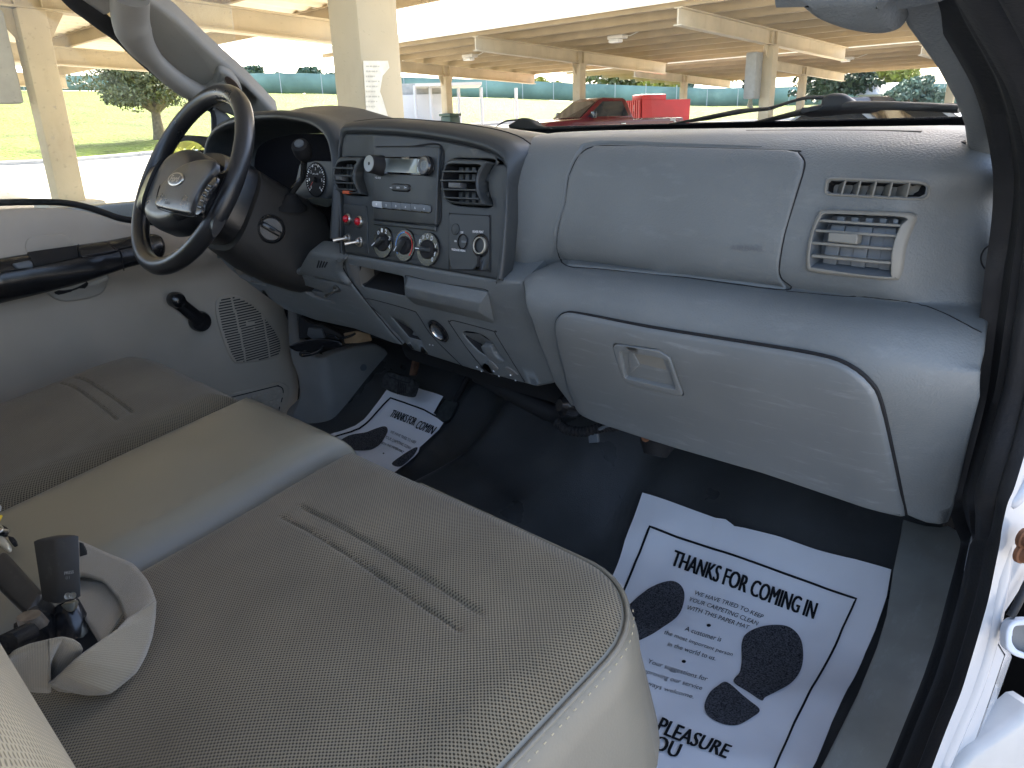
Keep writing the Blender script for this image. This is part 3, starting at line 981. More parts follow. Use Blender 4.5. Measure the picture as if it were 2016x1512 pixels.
silver = M('bright_metal', (.50, .48, .45), .28, .5, 1.0)
rust = M('rusty_metal', (.20, .09, .045), .8, .3, .3, var=.4, vscale=60, grain=.5, gscale=200)
inkw = M('white_print', (.75, .76, .78), .6)
inkred = M('red_print', (.55, .04, .03), .6)
inkblue = M('blue_print', (.10, .25, .55), .6)
inkb = M('black_ink', (.012, .012, .014), .8, .2)
sole = M('printed_sole_pattern', (.06, .06, .066), .8, .2, var=1.0, vscale=420, detail=3)
lcd = M('radio_display', (.27, .30, .29), .12, .6)
redlens = M('red_indicator_lens', (.35, .01, .02), .15, .6)
greym2 = M('dial_grey', (.10, .115, .13), .5)
orange = M('orange_plastic', (.50, .09, .03), .5)
tanm = M('tan_bracket', (.30, .20, .11), .7, var=.3, vscale=30)

# ---------------- dashboard profile (passenger side), from windshield base down to the glove box foot
PR = [(.34, .764), (.20, .7655), (.09, .7645), (.035, .7575), (.008, .742), (-.006, .715), (-.014, .675), (-.017, .645), (-.013, .622), (-.003, .606), (.001, .601),
      (-.010, .5985), (-.034, .595), (-.057, .586), (-.070, .566), (-.071, .542), (-.058, .512), (-.032, .468), (-.002, .418), (.024, .372), (.032, .348), (.05, .335), (.09, .33)]
_pc = np.array(cr(PR, 8)); _pl = np.concatenate([[0], np.cumsum(np.hypot(*np.diff(_pc, axis=0).T))])
VMAX = float(_pl[-1])
def ybase(x): return .36 - .30 * x * x
def dash_f(u, v):
    y = float(np.interp(v, _pl, _pc[:, 0])); z = float(np.interp(v, _pl, _pc[:, 1]))
    if v < .305: y = lerp(ybase(u), .034, v / .305) if v < .305 else y
    if u > .755:
        e = min(u - .755, .14)
        y += 5.0 * e * e * (1 if z > .6 else .8)
        y += .030 * sstep(.765, .815, u) * sstep(.59, .625, z) * (1 - sstep(.69, .725, z))
        z -= 1.4 * e * e * sstep(.70, .755, z)
        z -= 1.8 * e * e * (1 - sstep(.58, .605, z)) * sstep(.55, .58, z)
    if u < .352:
        e = .352 - max(u, .26)
        z -= 7.0 * e * e * (1 - sstep(.62, .69, z)) * sstep(.40, .56, z)
    if u < .31:
        e = .31 - u
        y += 3.0 * e * e * (1 - sstep(.59, .61, z))
    return (u, y, z)
SD = Surf(dash_f, -.05, 1.02, 0.0, VMAX, 60, 90)
if SD.N(.5, .45).y > 0: SD.flip = True

dash = thing('dashboard', 'long grey moulded dashboard running beneath the windshield with a black centre panel', 'dashboard', (0, 0, .55))

out_px = [(1036, 519), (1054, 330)]
right_px = zz('b5', [(700, 862), (770, 885), (815, 930), (842, 990), (857, 1050)]) + [(1984, 347), (1981.5, 400), (1972, 480), (1962, 535), (1955, 591), (1948, 640), (1942.5, 692), (1932.5, 782), (1907, 883), (1877, 1009), (1868, 1030)]
bot_px = [(1850, 1034), (1822, 1030), (1786, 1016)] + [(1776, 1013), (1504, 928.6), (1327.6, 878), (1201.6, 838), (1151, 815), (1136, 802)]
left_px = [(1124, 800), (1092, 757), (1066, 690), (1046, 630), (1032, 572), (1020, 545)]
Lb = [(.24, .002), (.30, .002), (.5, .002), (.7, .002), (.80, .03), (.81, .15)]
Lb += [(max(q[0], .3), q[1]) for q in SD.loop(right_px)] + SD.loop(bot_px + left_px) + [(.235, SD.uv((1030, 520))[1]), (.235, SD.uv((1040, 330))[1]), (.235, .2)]
demist = rnd(zz('b8', [(500, 187), (1190, 214), (1255, 240), (1245, 330), (1190, 355), (490, 322), (465, 300), (475, 215)]), 12)
ventr = cr(zz('b8', [(470, 428), (770, 436), (1080, 448), (1140, 480), (1100, 590), (1060, 720), (1042, 850), (1020, 915), (970, 938), (680, 915), (375, 878), (340, 830), (346, 700), (385, 555), (430, 455)]), 4, True)
slot = rnd([(1475, 253.5), (1780, 254), (1832, 258), (1800, 263.5), (1500, 261.5)], 8)
_vc = float(np.interp(-.601, -_pc[45:, 1], _pl[45:]))
CRE = [(.26 + .006 * i, _vc + dv) for i in range(104) for dv in (-.007, -.0035, 0, .0035, .007)]
lp, vp = inset(dens(SD.loop(demist), .01)[::-1] if area(SD.loop(demist)) < 0 else dens(SD.loop(demist), .01), .003), None
vl = dens(SD.loop(ventr), .01); vl = vl[::-1] if area(vl) < 0 else vl
vl_in = inset(vl, .004)
gl_px = zz('a6', [(240, 560), (200, 400), (189, 330), (196, 290), (228, 268), (290, 272), (560, 325), (900, 380), (1200, 430), (1330, 470), (1420, 540), (1458, 620), (1500, 800), (1553, 1055), (1535, 1058), (1000, 890), (650, 790), (400, 710), (300, 668), (268, 632)])
relief('upper_shell', SD, Lb, [grey, blackm], dash, h=0, b=.004, bh=.004, depth=.003, step=.0125, dl=.009, extra=CRE, holes=[lp, vl_in],
       hole_depth=[.05, .05], hole_mat=1, hb=.001, smooth=60)

# seams: black tubes in place of shade in the gaps, a hair above the shell
def seam(S, px, mat=blackm, parent=dash, r=.0011, h=-.0004, name='seam', closed=False, n=5):
    P3 = [S.at(p, h) for p in cr(px, 6, closed)]
    return tube(name, P3, r, mat, parent, n, closed)

# airbag door
ab_px = zz('a2', [(1435, 1428), (1440, 1300), (1480, 1150), (1500, 1000), (1560, 880), (1650, 832), (1900, 832)]) + \
        zz('a3', [(700, 835), (765, 848), (800, 895), (792, 960), (740, 1130), (690, 1300), (660, 1478)]) + [(1537, 545.5), (1546, 571), (1353, 547), (1180, 530), (1116, 523.5)]
ab = relief('airbag_door', SD, SD.loop(ab_px), grey, dash, h=.0028, b=.0035, depth=.006, step=.014, smooth=60)
seam(SD, ab_px, parent=dash, closed=True, r=.0009, h=.0001, name='airbag_seam')
_bd = [(1091, 500), (1093, 452), (1107, 398), (1115, 346), (1136, 300), (1170, 283), (1300, 284), (1500, 289)]
tube('airbag_bead', [SD.at(p, .0002) for p in cr(_bd, 6)], [interp(i, [0, 6, 34, 42], [.0006, .0030, .0030, .0004]) for i in range(len(cr(_bd, 6)))], grey, dash, 10, flat=(.32, (0, -1, 0)))
seam(SD, [(1548, 573), (1655, 583), (1740, 590), (1806, 598), (1857, 616), (1900, 638), (1932, 655)], r=.0007, h=0, name='crease_shade_line')  # no joint here: dark line drawn in for the shade of the crease
txt_dark = M('moulded_lettering', (.12, .125, .135), .5)
text_px('moulded_lettering', 'AIRBAG', [(1441, 491), (1503, 494), (1505, 484), (1443, 481)], SD, txt_dark, ab, h=.0046)

# glove box door with its latch
latch_out = rnd(zz('a6', [(420, 385), (432, 374), (600, 398), (650, 430), (700, 576), (680, 578), (490, 540), (460, 510)]), 6)
latch_in = rnd(zz('a6', [(448, 403), (590, 425), (638, 438), (668, 552), (470, 508)]), 4)
LO, LI = SD.loop(latch_out), SD.loop(latch_in)
gb = relief('glove_box_door', SD, SD.loop(cr(gl_px[:14], 3) + gl_px[14:16] + cr(gl_px[15:], 3)[1:] + [gl_px[0]][:0]), grey_s, dash, h=.007, b=.006, depth=.012, step=.013, holes=[SD.loop(latch_out)], hole_depth=.004, hb=.0012, smooth=60)
_gp = cr(gl_px[:14], 6)
tube('glove_box_gap', [SD.at(p, .0012) for p in _gp], [interp(i, [0, 12, 24, 36, 60, 79], [.0004, .0006, .0012, .0026, .0028, .0022]) for i in range(len(_gp))], blackm, dash, 6)
lt = relief('latch', SD, inset(dens(LO, .008)[::1] if area(LO) > 0 else dens(LO, .008)[::-1], .0012), grey_s, gb, h=.0085, b=.001, depth=.004, holes=[LI], hole_depth=.014, step=.01, hb=.001)
paddle = zz('a6', [(490, 408), (608, 434), (625, 488), (520, 462)])
relief('latch_paddle', SD, SD.loop(rnd(paddle, 3)), greyvent, gb, h=.003, b=.001, depth=.01)
relief('latch_ramp', SD, SD.loop(zz('a6', [(478, 412), (492, 412), (520, 466), (482, 500)])), grey_s, gb, h=.004, b=.0008, depth=.01)

# ---- demister grille and passenger vent
def bar(S, p, q, w, mat, parent, h=.0, depth=.004, name='louver', b=.0006, w2=None):
    d = Vector((q[0] - p[0], q[1] - p[1])).normalized(); n = Vector((-d.y, d.x)); w2 = w if w2 is None else w2
    L = [(p[0] + n.x * w, p[1] + n.y * w), (q[0] + n.x * w2, q[1] + n.y * w2), (q[0] - n.x * w2, q[1] - n.y * w2), (p[0] - n.x * w, p[1] - n.y * w)]
    return relief(name, S, S.loop(L), mat, parent, h=h, b=b, depth=depth, bev=1)
def quad_prism(name, front, back, mat, parent):
    V = [Vector(p) for p in front + back]; n = len(front)
    return mesh(name, V, [tuple(range(n)), tuple(range(n, 2 * n))[::-1]] + [(i, (i + 1) % n, n + (i + 1) % n, n + i) for i in range(n)], mat, parent, 0, recalc=True)

dm = relief('demister_grille', SD, SD.loop(demist), [greyvent, blackm], dash, h=.0025, b=.0012, depth=.004, holes=[SD.loop(rnd(zz('b8', [(505, 205), (1185, 232), (1236, 250), (1228, 322), (1185, 340), (500, 308), (485, 290), (492, 222)]), 9))], hole_depth=.018, step=.01, hb=.0008, hole_mat=0)
for xt, xb in ((630, 598), (742, 715), (858, 830), (978, 952), (1104, 1075)):
    yt, yb = lerp(208, 232, (xt - 510) / 680), lerp(313, 338, (xb - 490) / 690)
    a, c = zz('b8', [(xt, yt)])[0], zz('b8', [(xb, yb)])[0]
    A, C = SD.at(a, .002), SD.at(c, .002)
    Nn = SD.N(*SD.uv(a)); back = -Nn * .016 + Vector((-.011, 0, 0))
    V = [A, C, C + back, A + back]
    o = mesh('fin', V, [(0, 1, 2, 3)], greyvent, dm, 0); md = o.modifiers.new('t', 'SOLIDIFY'); md.thickness = .0014; md.offset = 0
    g = zz('b8', [(xt + 16, yt + 22), (xt + 66, yt + 26), (xb + 56, yb - 4), (xb + 10, yb - 6)])
    if xt < 1100: relief('duct_opening', SD, SD.loop(g), blackm, dm, h=-.0150, b=0, depth=.002)

pv = relief('air_vent', SD, SD.loop(ventr), [greyvent, greym2], dash, h=.006, b=.004, depth=.010, hole_depth=.030, step=.012, hb=.001, hole_mat=1,
            holes=[SD.loop(cr(zz('b8', [(500, 455), (780, 468), (1055, 486), (1030, 540), (990, 640), (965, 760), (958, 890), (940, 908), (690, 886), (415, 846), (378, 835), (372, 760), (395, 620), (440, 510)]), 3, True))])
for i, (a, c) in enumerate((((438, 508), (1030, 545)), ((408, 582), (1002, 622)), ((382, 672), (984, 718)), ((380, 765), (966, 818)))):
    bar(SD, *zz('b8', [a, c]), 2.6, greyvent, pv, h=.004, depth=.007)
bluegrey = M('vane_plastic', (.14, .155, .17), .5)
for k in range(5):
    q = zz('b8', [(lerp(490, 905, k / 4), lerp(535, 560, k / 4)), (lerp(590, 1010, k / 4), lerp(540, 566, k / 4)), (lerp(520, 945, k / 4), lerp(862, 905, k / 4)), (lerp(420, 840, k / 4), lerp(848, 896, k / 4))])
    relief('vane', SD, SD.loop(q), bluegrey, pv, h=-.010 - .0022 * (k % 2), b=.0006, depth=.006)
    q = zz('b8', [(545 + 106 * k, 474 + 5 * k), (598 + 106 * k, 478 + 5 * k), (590 + 106 * k, 512 + 5 * k), (540 + 106 * k, 508 + 5 * k)])
    relief('vane_pivot', SD, SD.loop(q), bluegrey, pv, h=-.006, b=.0005, depth=.006)
relief('vent_tab', SD, SD.loop(rnd(zz('b8', [(518, 598), (728, 608), (735, 640), (722, 684), (508, 660)]), 2)), greyvent, pv, h=.008, b=.0012, depth=.012)

# round cap on the dashboard end
cap_px = zz('b8', [(1790, 670), (1730, 676), (1660, 715), (1628, 775), (1640, 840), (1690, 885), (1740, 898)])
seam(SD, cap_px, r=.0008, h=0.0002, name='end_cap_seam')
tube('defroster_slot', [SD.at(p, -.001) for p in cr([(1470, 257), (1600, 256), (1740, 256.5), (1815, 259)], 6)], .003, blackm, dash, 6, flat=(.5, (0, 0, 1)))

# ---------------- black centre panel with its rim
ST = Plane((0, -.05, .6), (0, -1, .2))
front = [(679, 499)] + zz('b1', [(150, 420), (152, 330), (165, 250), (195, 205), (260, 200), (500, 205), (700, 215), (900, 237), (1100, 265), (1300, 301), (1480, 345), (1600, 392), (1690, 452), (1725, 520), (1735, 600), (1722, 900), (1690, 1300)]) + [(984, 545), (976, 551), (857.6, 529.7), (760, 513), (690, 501)]
vent_l = cr(zz('b1', [(185, 432), (300, 428), (410, 430), (415, 470), (370, 545), (360, 620), (385, 710), (405, 785), (390, 795), (280, 790), (185, 775), (140, 700), (122, 600), (140, 500)]), 3, True)
vent_c = cr(zz('b1', [(1215, 445), (1400, 442), (1590, 448), (1602, 490), (1555, 570), (1540, 660), (1550, 760), (1580, 850), (1555, 905), (1370, 895), (1200, 872), (1155, 790), (1138, 660), (1160, 540)]), 3, True)
cpanel = relief('centre_panel', ST, ST.loop(front), [black, blackm], dash, h=0, b=.004, depth=.02, step=.02, holes=[ST.loop(vent_l), ST.loop(vent_c)], hole_depth=.045, hb=.0015, hole_mat=1, smooth=50)
# rim around it, lofted from the panel edge back to the grey shell
N_R = 60
def resamp(L, n):
    L = [Vector(p) for p in L]; d = [0]
    for a, b in zip(L[:-1], L[1:]): d.append(d[-1] + (b - a).length)
    out = []
    for k in range(n):
        t = d[-1] * k / (n - 1); j = max(i for i in range(len(d)) if d[i] <= t + 1e-9); j = min(j, len(L) - 2)
        out.append(L[j].lerp(L[j + 1], (t - d[j]) / max(1e-9, d[j + 1] - d[j])))
    return out
fr = [ST.at(p, 0) for p in cr([(674, 499)] + zz('b1', [(146, 700), (146, 420), (150, 320), (165, 240), (200, 200), (330, 196), (500, 203), (700, 213), (900, 235), (1100, 263), (1300, 299), (1480, 343), (1600, 390), (1690, 450), (1727, 520), (1737, 600), (1724, 900), (1692, 1300)]) + [(985, 548)], 5)]
_lf = [ST.off(-.004).at(p) for p in [(671, 498), (669.5, 430)] + zz('b1', [(148, 380), (150, 280)])]
bk = [Vector(p) for p in cr(_lf + [onY(p, y) for p, y in zip(zz('b1', [(176, 165), (215, 118), (260, 98), (350, 84), (500, 70), (700, 65), (1000, 85), (1300, 115), (1600, 165), (1800, 220), (1930, 290), (1985, 370), (1990, 450), (1960, 800), (1920, 1200)]) + [(1035, 520), (1027, 557)], [-.012, .004, .015] + [.022] * 14)], 5)]
fr, bk = resamp(fr, N_R), resamp(bk, N_R)
rows = [[p + Vector((0, .006, -.006)) for p in fr]]
for t, dy in ((.0, -.0005), (.10, -.004), (.22, -.006), (.40, -.0055), (.60, .002), (.80, .013), (.93, .025), (1.0, .040)):
    r_ = []
    for a, b in zip(fr, bk):
        q = a.lerp(b, t)
        q.y = lerp(a.y, -.015, t * t) + dy * .6 if t < 1 else b.y
        r_.append(q)
    rows.append(r_)
rows.append([Vector((p.x * 1.0 + (.012 if p.x > 0 else -.0), p.y + .05, p.z - .004)) for p in bk])
rows.append([Vector((p.x, p.y + .20, min(p.z - .02, .766))) for p in bk])
loftq('centre_rim', rows, black, dash, smooth=70)
tube('rim_seam', [p + Vector((0, -.001, 0)) for p in rows[8]], .0012, blackm, dash, 5)
seam(ST, zz('b1', [(205, 203), (500, 208), (900, 241), (1300, 305), (1560, 388)]), r=.0006, h=.0006, name='panel_seam')
seam(ST, [(671.5, 265), (670, 330), (671, 420), (675, 494)], r=.0009, h=.0006, name='panel_seam')

# ---- air vents of the centre panel (half barrels that stand proud)
def barrel_vent(c0, c1, hh, lines, tab, name, seedtab=None):
    """c0/c1 photo outline of the face, lines = louvres"""
    v = relief('air_vent', ST, ST.loop(c0), [black, blackm], dash, h=.012, b=.003, depth=.03, step=.015, hole_depth=.04, hb=.001, hole_mat=1, holes=[ST.loop(c1)])
    for a, c in lines: bar(ST, *zz('b1', [a, c]), 1.7, black, v, h=.014, depth=.006)
    relief('vent_tab', ST, ST.loop(zz('b1', tab)), M('dark_tab', (.05, .052, .055), .4), v, h=.018, b=.001, depth=.012)
    return v
vA = barrel_vent(cr(zz('b1', [(190, 440), (300, 438), (405, 440), (385, 490), (345, 560), (335, 620), (355, 700), (390, 770), (380, 786), (280, 780), (190, 768), (145, 690), (126, 600), (146, 510)]), 3, True),
                 cr(zz('b1', [(200, 482), (345, 474), (330, 530), (312, 590), (310, 640), (330, 700), (362, 755), (300, 765), (205, 752), (165, 690), (142, 600), (160, 520)]), 3, True), 0,
                 (((135, 540), (325, 545)), ((130, 610), (318, 615)), ((140, 676), (325, 684)), ((165, 738), (350, 748))), [(178, 622), (240, 625), (238, 662), (182, 660)], 'l')
vB = barrel_vent(cr(zz('b1', [(1225, 462), (1400, 460), (1580, 478), (1550, 540), (1505, 620), (1495, 700), (1515, 790), (1560, 870), (1540, 890), (1370, 882), (1210, 862), (1165, 780), (1148, 660), (1170, 545)]), 3, True),
                 cr(zz('b1', [(1225, 505), (1400, 508), (1525, 515), (1500, 570), (1482, 640), (1478, 710), (1490, 780), (1525, 850), (1500, 868), (1370, 862), (1225, 846), (1185, 780), (1165, 660), (1185, 560)]), 3, True), 0,
                 (((1170, 575), (1495, 577)), ((1150, 660), (1482, 662)), ((1158, 742), (1485, 750)), ((1185, 820), (1510, 832))), [(1250, 680), (1362, 685), (1360, 735), (1250, 732)], 'c')
for k in range(5):
    x = 1245 + 62 * k
    for (ya, yb_) in ((520, 570), (585, 655), (755, 815), (828, 862)):
        relief('vane', ST, ST.loop(zz('b1', [(x, ya), (x + 36, ya + 1), (x + 32, yb_), (x - 4, yb_)])), black, vB, h=-.004, b=.0006, depth=.02)
    x = 175 + 32 * k
    relief('vane', ST, ST.loop(zz('b1', [(x, 490), (x + 18, 490), (x + 14, 740), (x - 4, 740)])), black, vA, h=-.006, b=.0006, depth=.02)
relief('orange_flap', ST, ST.loop(zz('b1', [(220, 752), (285, 756), (278, 782), (218, 782)])), orange, vA, h=.012, b=.0005, depth=.006)

# ---- radio: a thing of its own
radio = thing('radio', 'black car radio with silver display, two round knobs and a row of preset buttons', 'car radio', (.05, -.04, .64))
rad_l = ST.loop(rnd(zz('b1', [(492, 335), (1105, 332), (1072, 1075), (478, 1022)]), [0, 6, 3, 3]))
lens_px = rnd(zz('b1', [(480, 435), (1010, 430), (1068, 500), (1062, 570), (1010, 612), (480, 590)]), [3, 10, 10, 10, 10, 3])
relief('faceplate', ST, rad_l, black, radio, h=.006, b=.002, depth=.006, step=.03)
seam(ST, zz('b1', [(492, 333), (800, 331), (1105, 330), (1090, 700), (1073, 1077), (770, 1050), (478, 1024)]), r=.0014, h=.0004, name='gap', parent=radio)
ds = relief('display', ST, ST.loop(lens_px), blackg, radio, h=.0085, b=.001, depth=.004)
relief('screen', ST, ST.loop(zz('b1', [(608, 447), (912, 452), (908, 590), (606, 575)])), lcd, ds, h=.009, b=.0003, depth=.001)
for (a, b_) in (((918, 456), (948, 516)), ((914, 528), (944, 590))):
    k = relief('side_button', ST, ST.loop(zz('b1', [a, (b_[0], a[1] + 3), (b_[0] - 2, b_[1]), (a[0] - 2, b_[1] - 2)])), lcd, ds, h=.0092, b=.0004, depth=.001)
text_px('label', '^', zz('b1', [(926, 494), (942, 495), (942, 482), (926, 481)]), ST, inkw, radio, h=.0098)
text_px('label', 'v', zz('b1', [(924, 568), (938, 569), (938, 557), (924, 556)]), ST, inkw, radio, h=.0098)
# left knob pulled out, right knob flush
KC = ST.at(zz('b1', [(560, 515)])[0], .006)
kc2 = ST.at(zz('b1', [(470, 508)])[0], .0)
rk = .0150
ln = (KC - (kc2)).length
kn = lathe('volume_knob', [(rk * 1.08, 0), (rk * 1.08, .004), (rk, .006), (rk * .95, .022), (rk * .91, .024), (0, .0245)], KC, ST.n, blackm, radio, 32)
lathe('knob_face', [(rk * .86, .0246), (rk * .84, .0252), (rk * .55, .0248), (0, .0242)], KC, ST.n, M('brushed_knob', (.16, .165, .165), .35, .5, .6), kn, 32)
TC = ST.at(zz('b1', [(1004, 522)])[0], .008)
tk = lathe('tuning_knob', [(rk * 1.0, 0), (rk * .98, .006), (rk * .86, .008), (0, .0075)], TC, ST.n, blackg, radio, 32)
lathe('knob_face', [(rk * .84, .0080), (rk * .80, .0088), (rk * .4, .0075), (0, .0070)], TC, ST.n, M('dark_knob_face', (.10, .10, .10), .3, .5, .5), tk, 32)
for s, q in (('CD', [(572, 472), (594, 473), (594, 462), (572, 461)]), ('FM', [(570, 560), (594, 562), (594, 540), (570, 538)]), ('AM', [(572, 583), (592, 585), (592, 570), (572, 568)])):
    text_px('label', s, zz('b1', q), ST, inkw, radio, h=.0092)
text_px('label', 'VOL PUSH', zz('b1', [(503, 637), (556, 640), (556, 622), (503, 619)]), ST, inkw, radio, h=.0066)
sk = relief('seek_button', ST, ST.loop(rnd(zz('b1', [(655, 690), (680, 682), (825, 688), (842, 715), (838, 750), (815, 766), (670, 755), (655, 730)]), 4)), blackg, radio, h=.0075, b=.0015, depth=.003)
relief('button_cap', ST, ST.loop(rnd(zz('b1', [(664, 698), (685, 690), (820, 696), (833, 718), (828, 746), (812, 756), (676, 746), (664, 728)]), 4)), black, sk, h=.0095, b=.0012, depth=.003)
for s, x in (('<', 672), ('SEEK', 738), ('>', 806)):
    w = 12 if s != 'SEEK' else 16
    text_px('label', s, zz('b1', [(x - w, 731), (x + w, 733), (x + w, 718), (x - w, 716)]), ST, inkw, radio, h=.0102)
relief('preset_recess', ST, ST.loop(rnd(zz('b1', [(482, 850), (500, 840), (1010, 880), (1042, 905), (1045, 940), (1020, 968), (500, 915), (480, 890)]), 5)), blackg, radio, h=.0068, b=.001, depth=.003)
btn_pale = M('pale_button', (.40, .42, .44), .4)
for k in range(6):
    x0, x1 = (488 + k * 91 if k else 486, 488 + (k + 1) * 91 - 4) if k < 5 else (930, 1034)
    f0, f1 = (x0 - 488) / 546, (x1 - 488) / 546
    q = zz('b1', [(x0, lerp(846, 884, f0)), (x1, lerp(846, 890, f1)), (x1, lerp(908, 958, f1)), (x0, lerp(904, 950, f0))])
    relief('preset_button', ST, ST.loop(rnd(q, [4 if k == 0 else 1, 5 if k == 5 else 1, 5 if k == 5 else 1, 4 if k == 0 else 1])), btn_pale if k == 0 else greym2, radio, h=.0095, b=.001, depth=.003)
    xm = (x0 + x1) / 2
    ym = lerp(877, 928, (xm - 488) / 546)
    text_px('label', str(k + 1), zz('b1', [(xm - 6, ym + 9), (xm + 6, ym + 10), (xm + 6, ym - 9), (xm - 6, ym - 10)]), ST, inkw, radio, h=.0098)
bar(ST, *zz('b1', [(475, 1045), (1060, 1108)]), 4.5, black, dash, h=.004, depth=.006, name='trim_strip', b=.0015)

# ---- climate dials
def dial(px, r, label, ptr, marks, arcs):
    c = ST.at(px, .0); t = thing('climate_dial', label, 'dial', c, 'climate dials under the radio')
    lathe('bezel', [(r * 1.04, 0), (r * 1.04, .002), (r, .004), (r * .6, .004), (0, .0038)], c, ST.n, blackg, t, 36)
    k = lathe('knob', [(r * .60, .003), (r * .57, .007), (r * .52, .0085), (0, .0085)], c, ST.n, blackm, t, 32)
    Mx = frame_of(ST.n)
    a = R(ptr); d = Mx @ Vector((math.cos(a), math.sin(a), 0)); n = ST.n; s = n.cross(d)
    bm = bmesh.new()
    add_box(bm, c + n * .012, (r * 1.02, r * .25, .012), M=Matrix((d, s, n)).transposed(), bevel=.002)
    bmobj('grip', bm, black, k)
    q = [c + n * .0182 + d * (r * x) + s * (r * y) for x, y in ((.10, -.03), (.50, -.03), (.50, .03), (.10, .03))]
    mesh('pointer', q, [(0, 1, 2, 3)], inkw, k, 0)
    for s_, ang in marks:
        a = R(ang); u0, v0 = ST.uv(px); cu, cv = u0 + math.cos(a) * r * .80, v0 + math.sin(a) * r * .80
        w, h = r * .10, r * .13
        text_on('mark', s_, [(cu - w, cv - h), (cu + w, cv - h), (cu + w, cv + h), (cu - w, cv + h)], ST, inkw, t, h=.0046)
    for a0, a1, m in arcs:
        u0, v0 = ST.uv(px)
        A = [R(lerp(a0, a1, j / 16)) for j in range(17)]
        V = [ST.P(u0 + math.cos(a) * r * f, v0 + math.sin(a) * r * f) + ST.n * .0046 for a in A for f in (.80, .88)]
        mesh('temperature_arc', V, [(2 * j, 2 * j + 2, 2 * j + 3, 2 * j + 1) for j in range(16)], m, t, 0)
relief('dial_strip', ST, ST.loop(rnd(zz('b1', [(500, 1130), (1060, 1190), (1050, 1420), (505, 1340)]), 10)), black, dash, h=.002, b=.001, depth=.002)
dial(zz('b1', [(562, 1237)])[0], .0245, 'left climate dial with a numbered white fan scale', 215, [('0', 130), ('1', 100), ('2', 68), ('3', 25), ('4', -15)], [])
dial(zz('b1', [(766, 1265)])[0], .0245, 'middle climate dial with a blue and red temperature arc', 235, [], [(92, 225, inkblue), (-45, 88, inkred)])
dial(zz('b1', [(984, 1302)])[0], .0250, 'right climate dial ringed with white airflow symbols', 180, [('A', 180), ('F', 150), ('W', 122), ('O', 95), ('D', 62), ('V', 20), ('f', -15), ('@', -45)], [])

# ---- left switch plate: two red lamps, two toggles
swp = relief('switch_plate', ST, ST.loop(rnd(zz('b1', [(180, 868), (400, 888), (418, 1352), (200, 1322)]), 5)), black, dash, h=.002, b=.001, depth=.003)
for px, lab in ((zz('b1', [(230, 1015)])[0], 'left red indicator lamp above the toggle switches'), (zz('b1', [(340, 1040)])[0], 'right red indicator lamp above the toggle switches')):
    c = ST.at(px, .002); t = thing('indicator_lamp', lab, 'indicator lamp', c, 'red indicator lamps')
    lathe('bezel', [(.0095, 0), (.0095, .003), (.0075, .005), (.0065, .004)], c, ST.n, silver, t, 20)
    lathe('lens', [(.0068, .003), (.006, .008), (.003, .0105), (0, .011)], c, ST.n, redlens, t, 20)
def toggle(c, n, d, label, L=.017, s=1.0):
    t = thing('toggle_switch', label, 'toggle switch', c, 'chrome toggle switches')
    lathe('nut', [(.0085 * s, 0), (.0085 * s, .003), (.006 * s, .0035), (.0052 * s, .008), (.003 * s, .009), (0, .009)], c, n, silver, t, 12)
    tube('lever', [c + n * .007, c + n * .010 + d * (L * .5), c + n * .012 + d * L], [.0022 * s, .0026 * s, .0034 * s], silver, t, 10)
down = ST.n * .8 + ST.b * -.35 + ST.a * -.55; down.normalize()
toggle(ST.at(zz('b1', [(232, 1200)])[0], .002), ST.n, down, 'left chrome toggle switch below the red lamps')
toggle(ST.at(zz('b1', [(345, 1232)])[0], .002), ST.n, down, 'right chrome toggle switch below the red lamps')

# ---- right switch plate: airbag key switch and power point
relief('socket_plate', ST, ST.loop(rnd(zz('b1', [(1180, 962), (1562, 985), (1560, 1500), (1175, 1490)]), 6)), black, dash, h=.002, b=.001, depth=.003)
seam(ST, rnd(zz('b1', [(1182, 962), (1562, 985), (1560, 1505), (1175, 1490)]), 6), r=.0007, h=.0012, closed=True, name='plate_seam')
c = ST.at(zz('b1', [(1243, 1112)])[0], .002)
lathe('blank_plug', [(.0078, -.001), (.0078, .0005), (.0072, .0007), (0, .0007)], c, ST.n, black, dash, 28)
lathe('plug_ring', [(.0084, 0), (.0084, .0006), (.0078, .0006), (.0078, 0)], c, ST.n, blackm, dash, 28)
c = ST.at(zz('b1', [(1312, 1228)])[0], .002); t = thing('airbag_switch', 'small black airbag key switch marked ON and OFF', 'key switch', c)
lathe('barrel', [(.0112, 0), (.0112, .0015), (.0100, .002), (.0094, -.001), (0, -.001)], c, ST.n, blackg, t, 28, sx=.92)
bm = bmesh.new(); add_box(bm, c + ST.n * .001 + ST.a * .004, (.009, .003, .003), M=frame_of(ST.n)); bmobj('key_slot', bm, greym2, t)
for s, q in (('OFF', [(1296, 1152), (1322, 1154), (1322, 1134), (1296, 1132)]), ('ON', [(1238, 1232), (1258, 1234), (1258, 1216), (1238, 1214)]), ('PASSENGER AIRBAG', [(1213, 1312), (1342, 1326), (1342, 1306), (1213, 1292)])):
    text_px('label', s, zz('b1', q), ST, inkw, t, h=.0034, bold=.01)
c = ST.at(zz('b1', [(1482, 1266)])[0], .002); t = thing('power_socket', 'round power socket with a bright ring in the black centre panel', 'power socket', c)
lathe('surround', [(.0165, 0), (.0165, .0015), (.0150, .0025), (.0128, .001)], c, ST.n, blackg, t, 32)
lathe('ring', [(.0122, 0), (.0122, .0042), (.0115, .0048), (.0106, .0044), (.0102, 0)], c, ST.n, M('cream_ring', (.42, .40, .34), .4, .5, .3), t, 32)
lathe('well', [(.0102, .0034), (.0098, -.001), (.005, -.001), (0, -.001)], c, ST.n, blackm, t, 28)
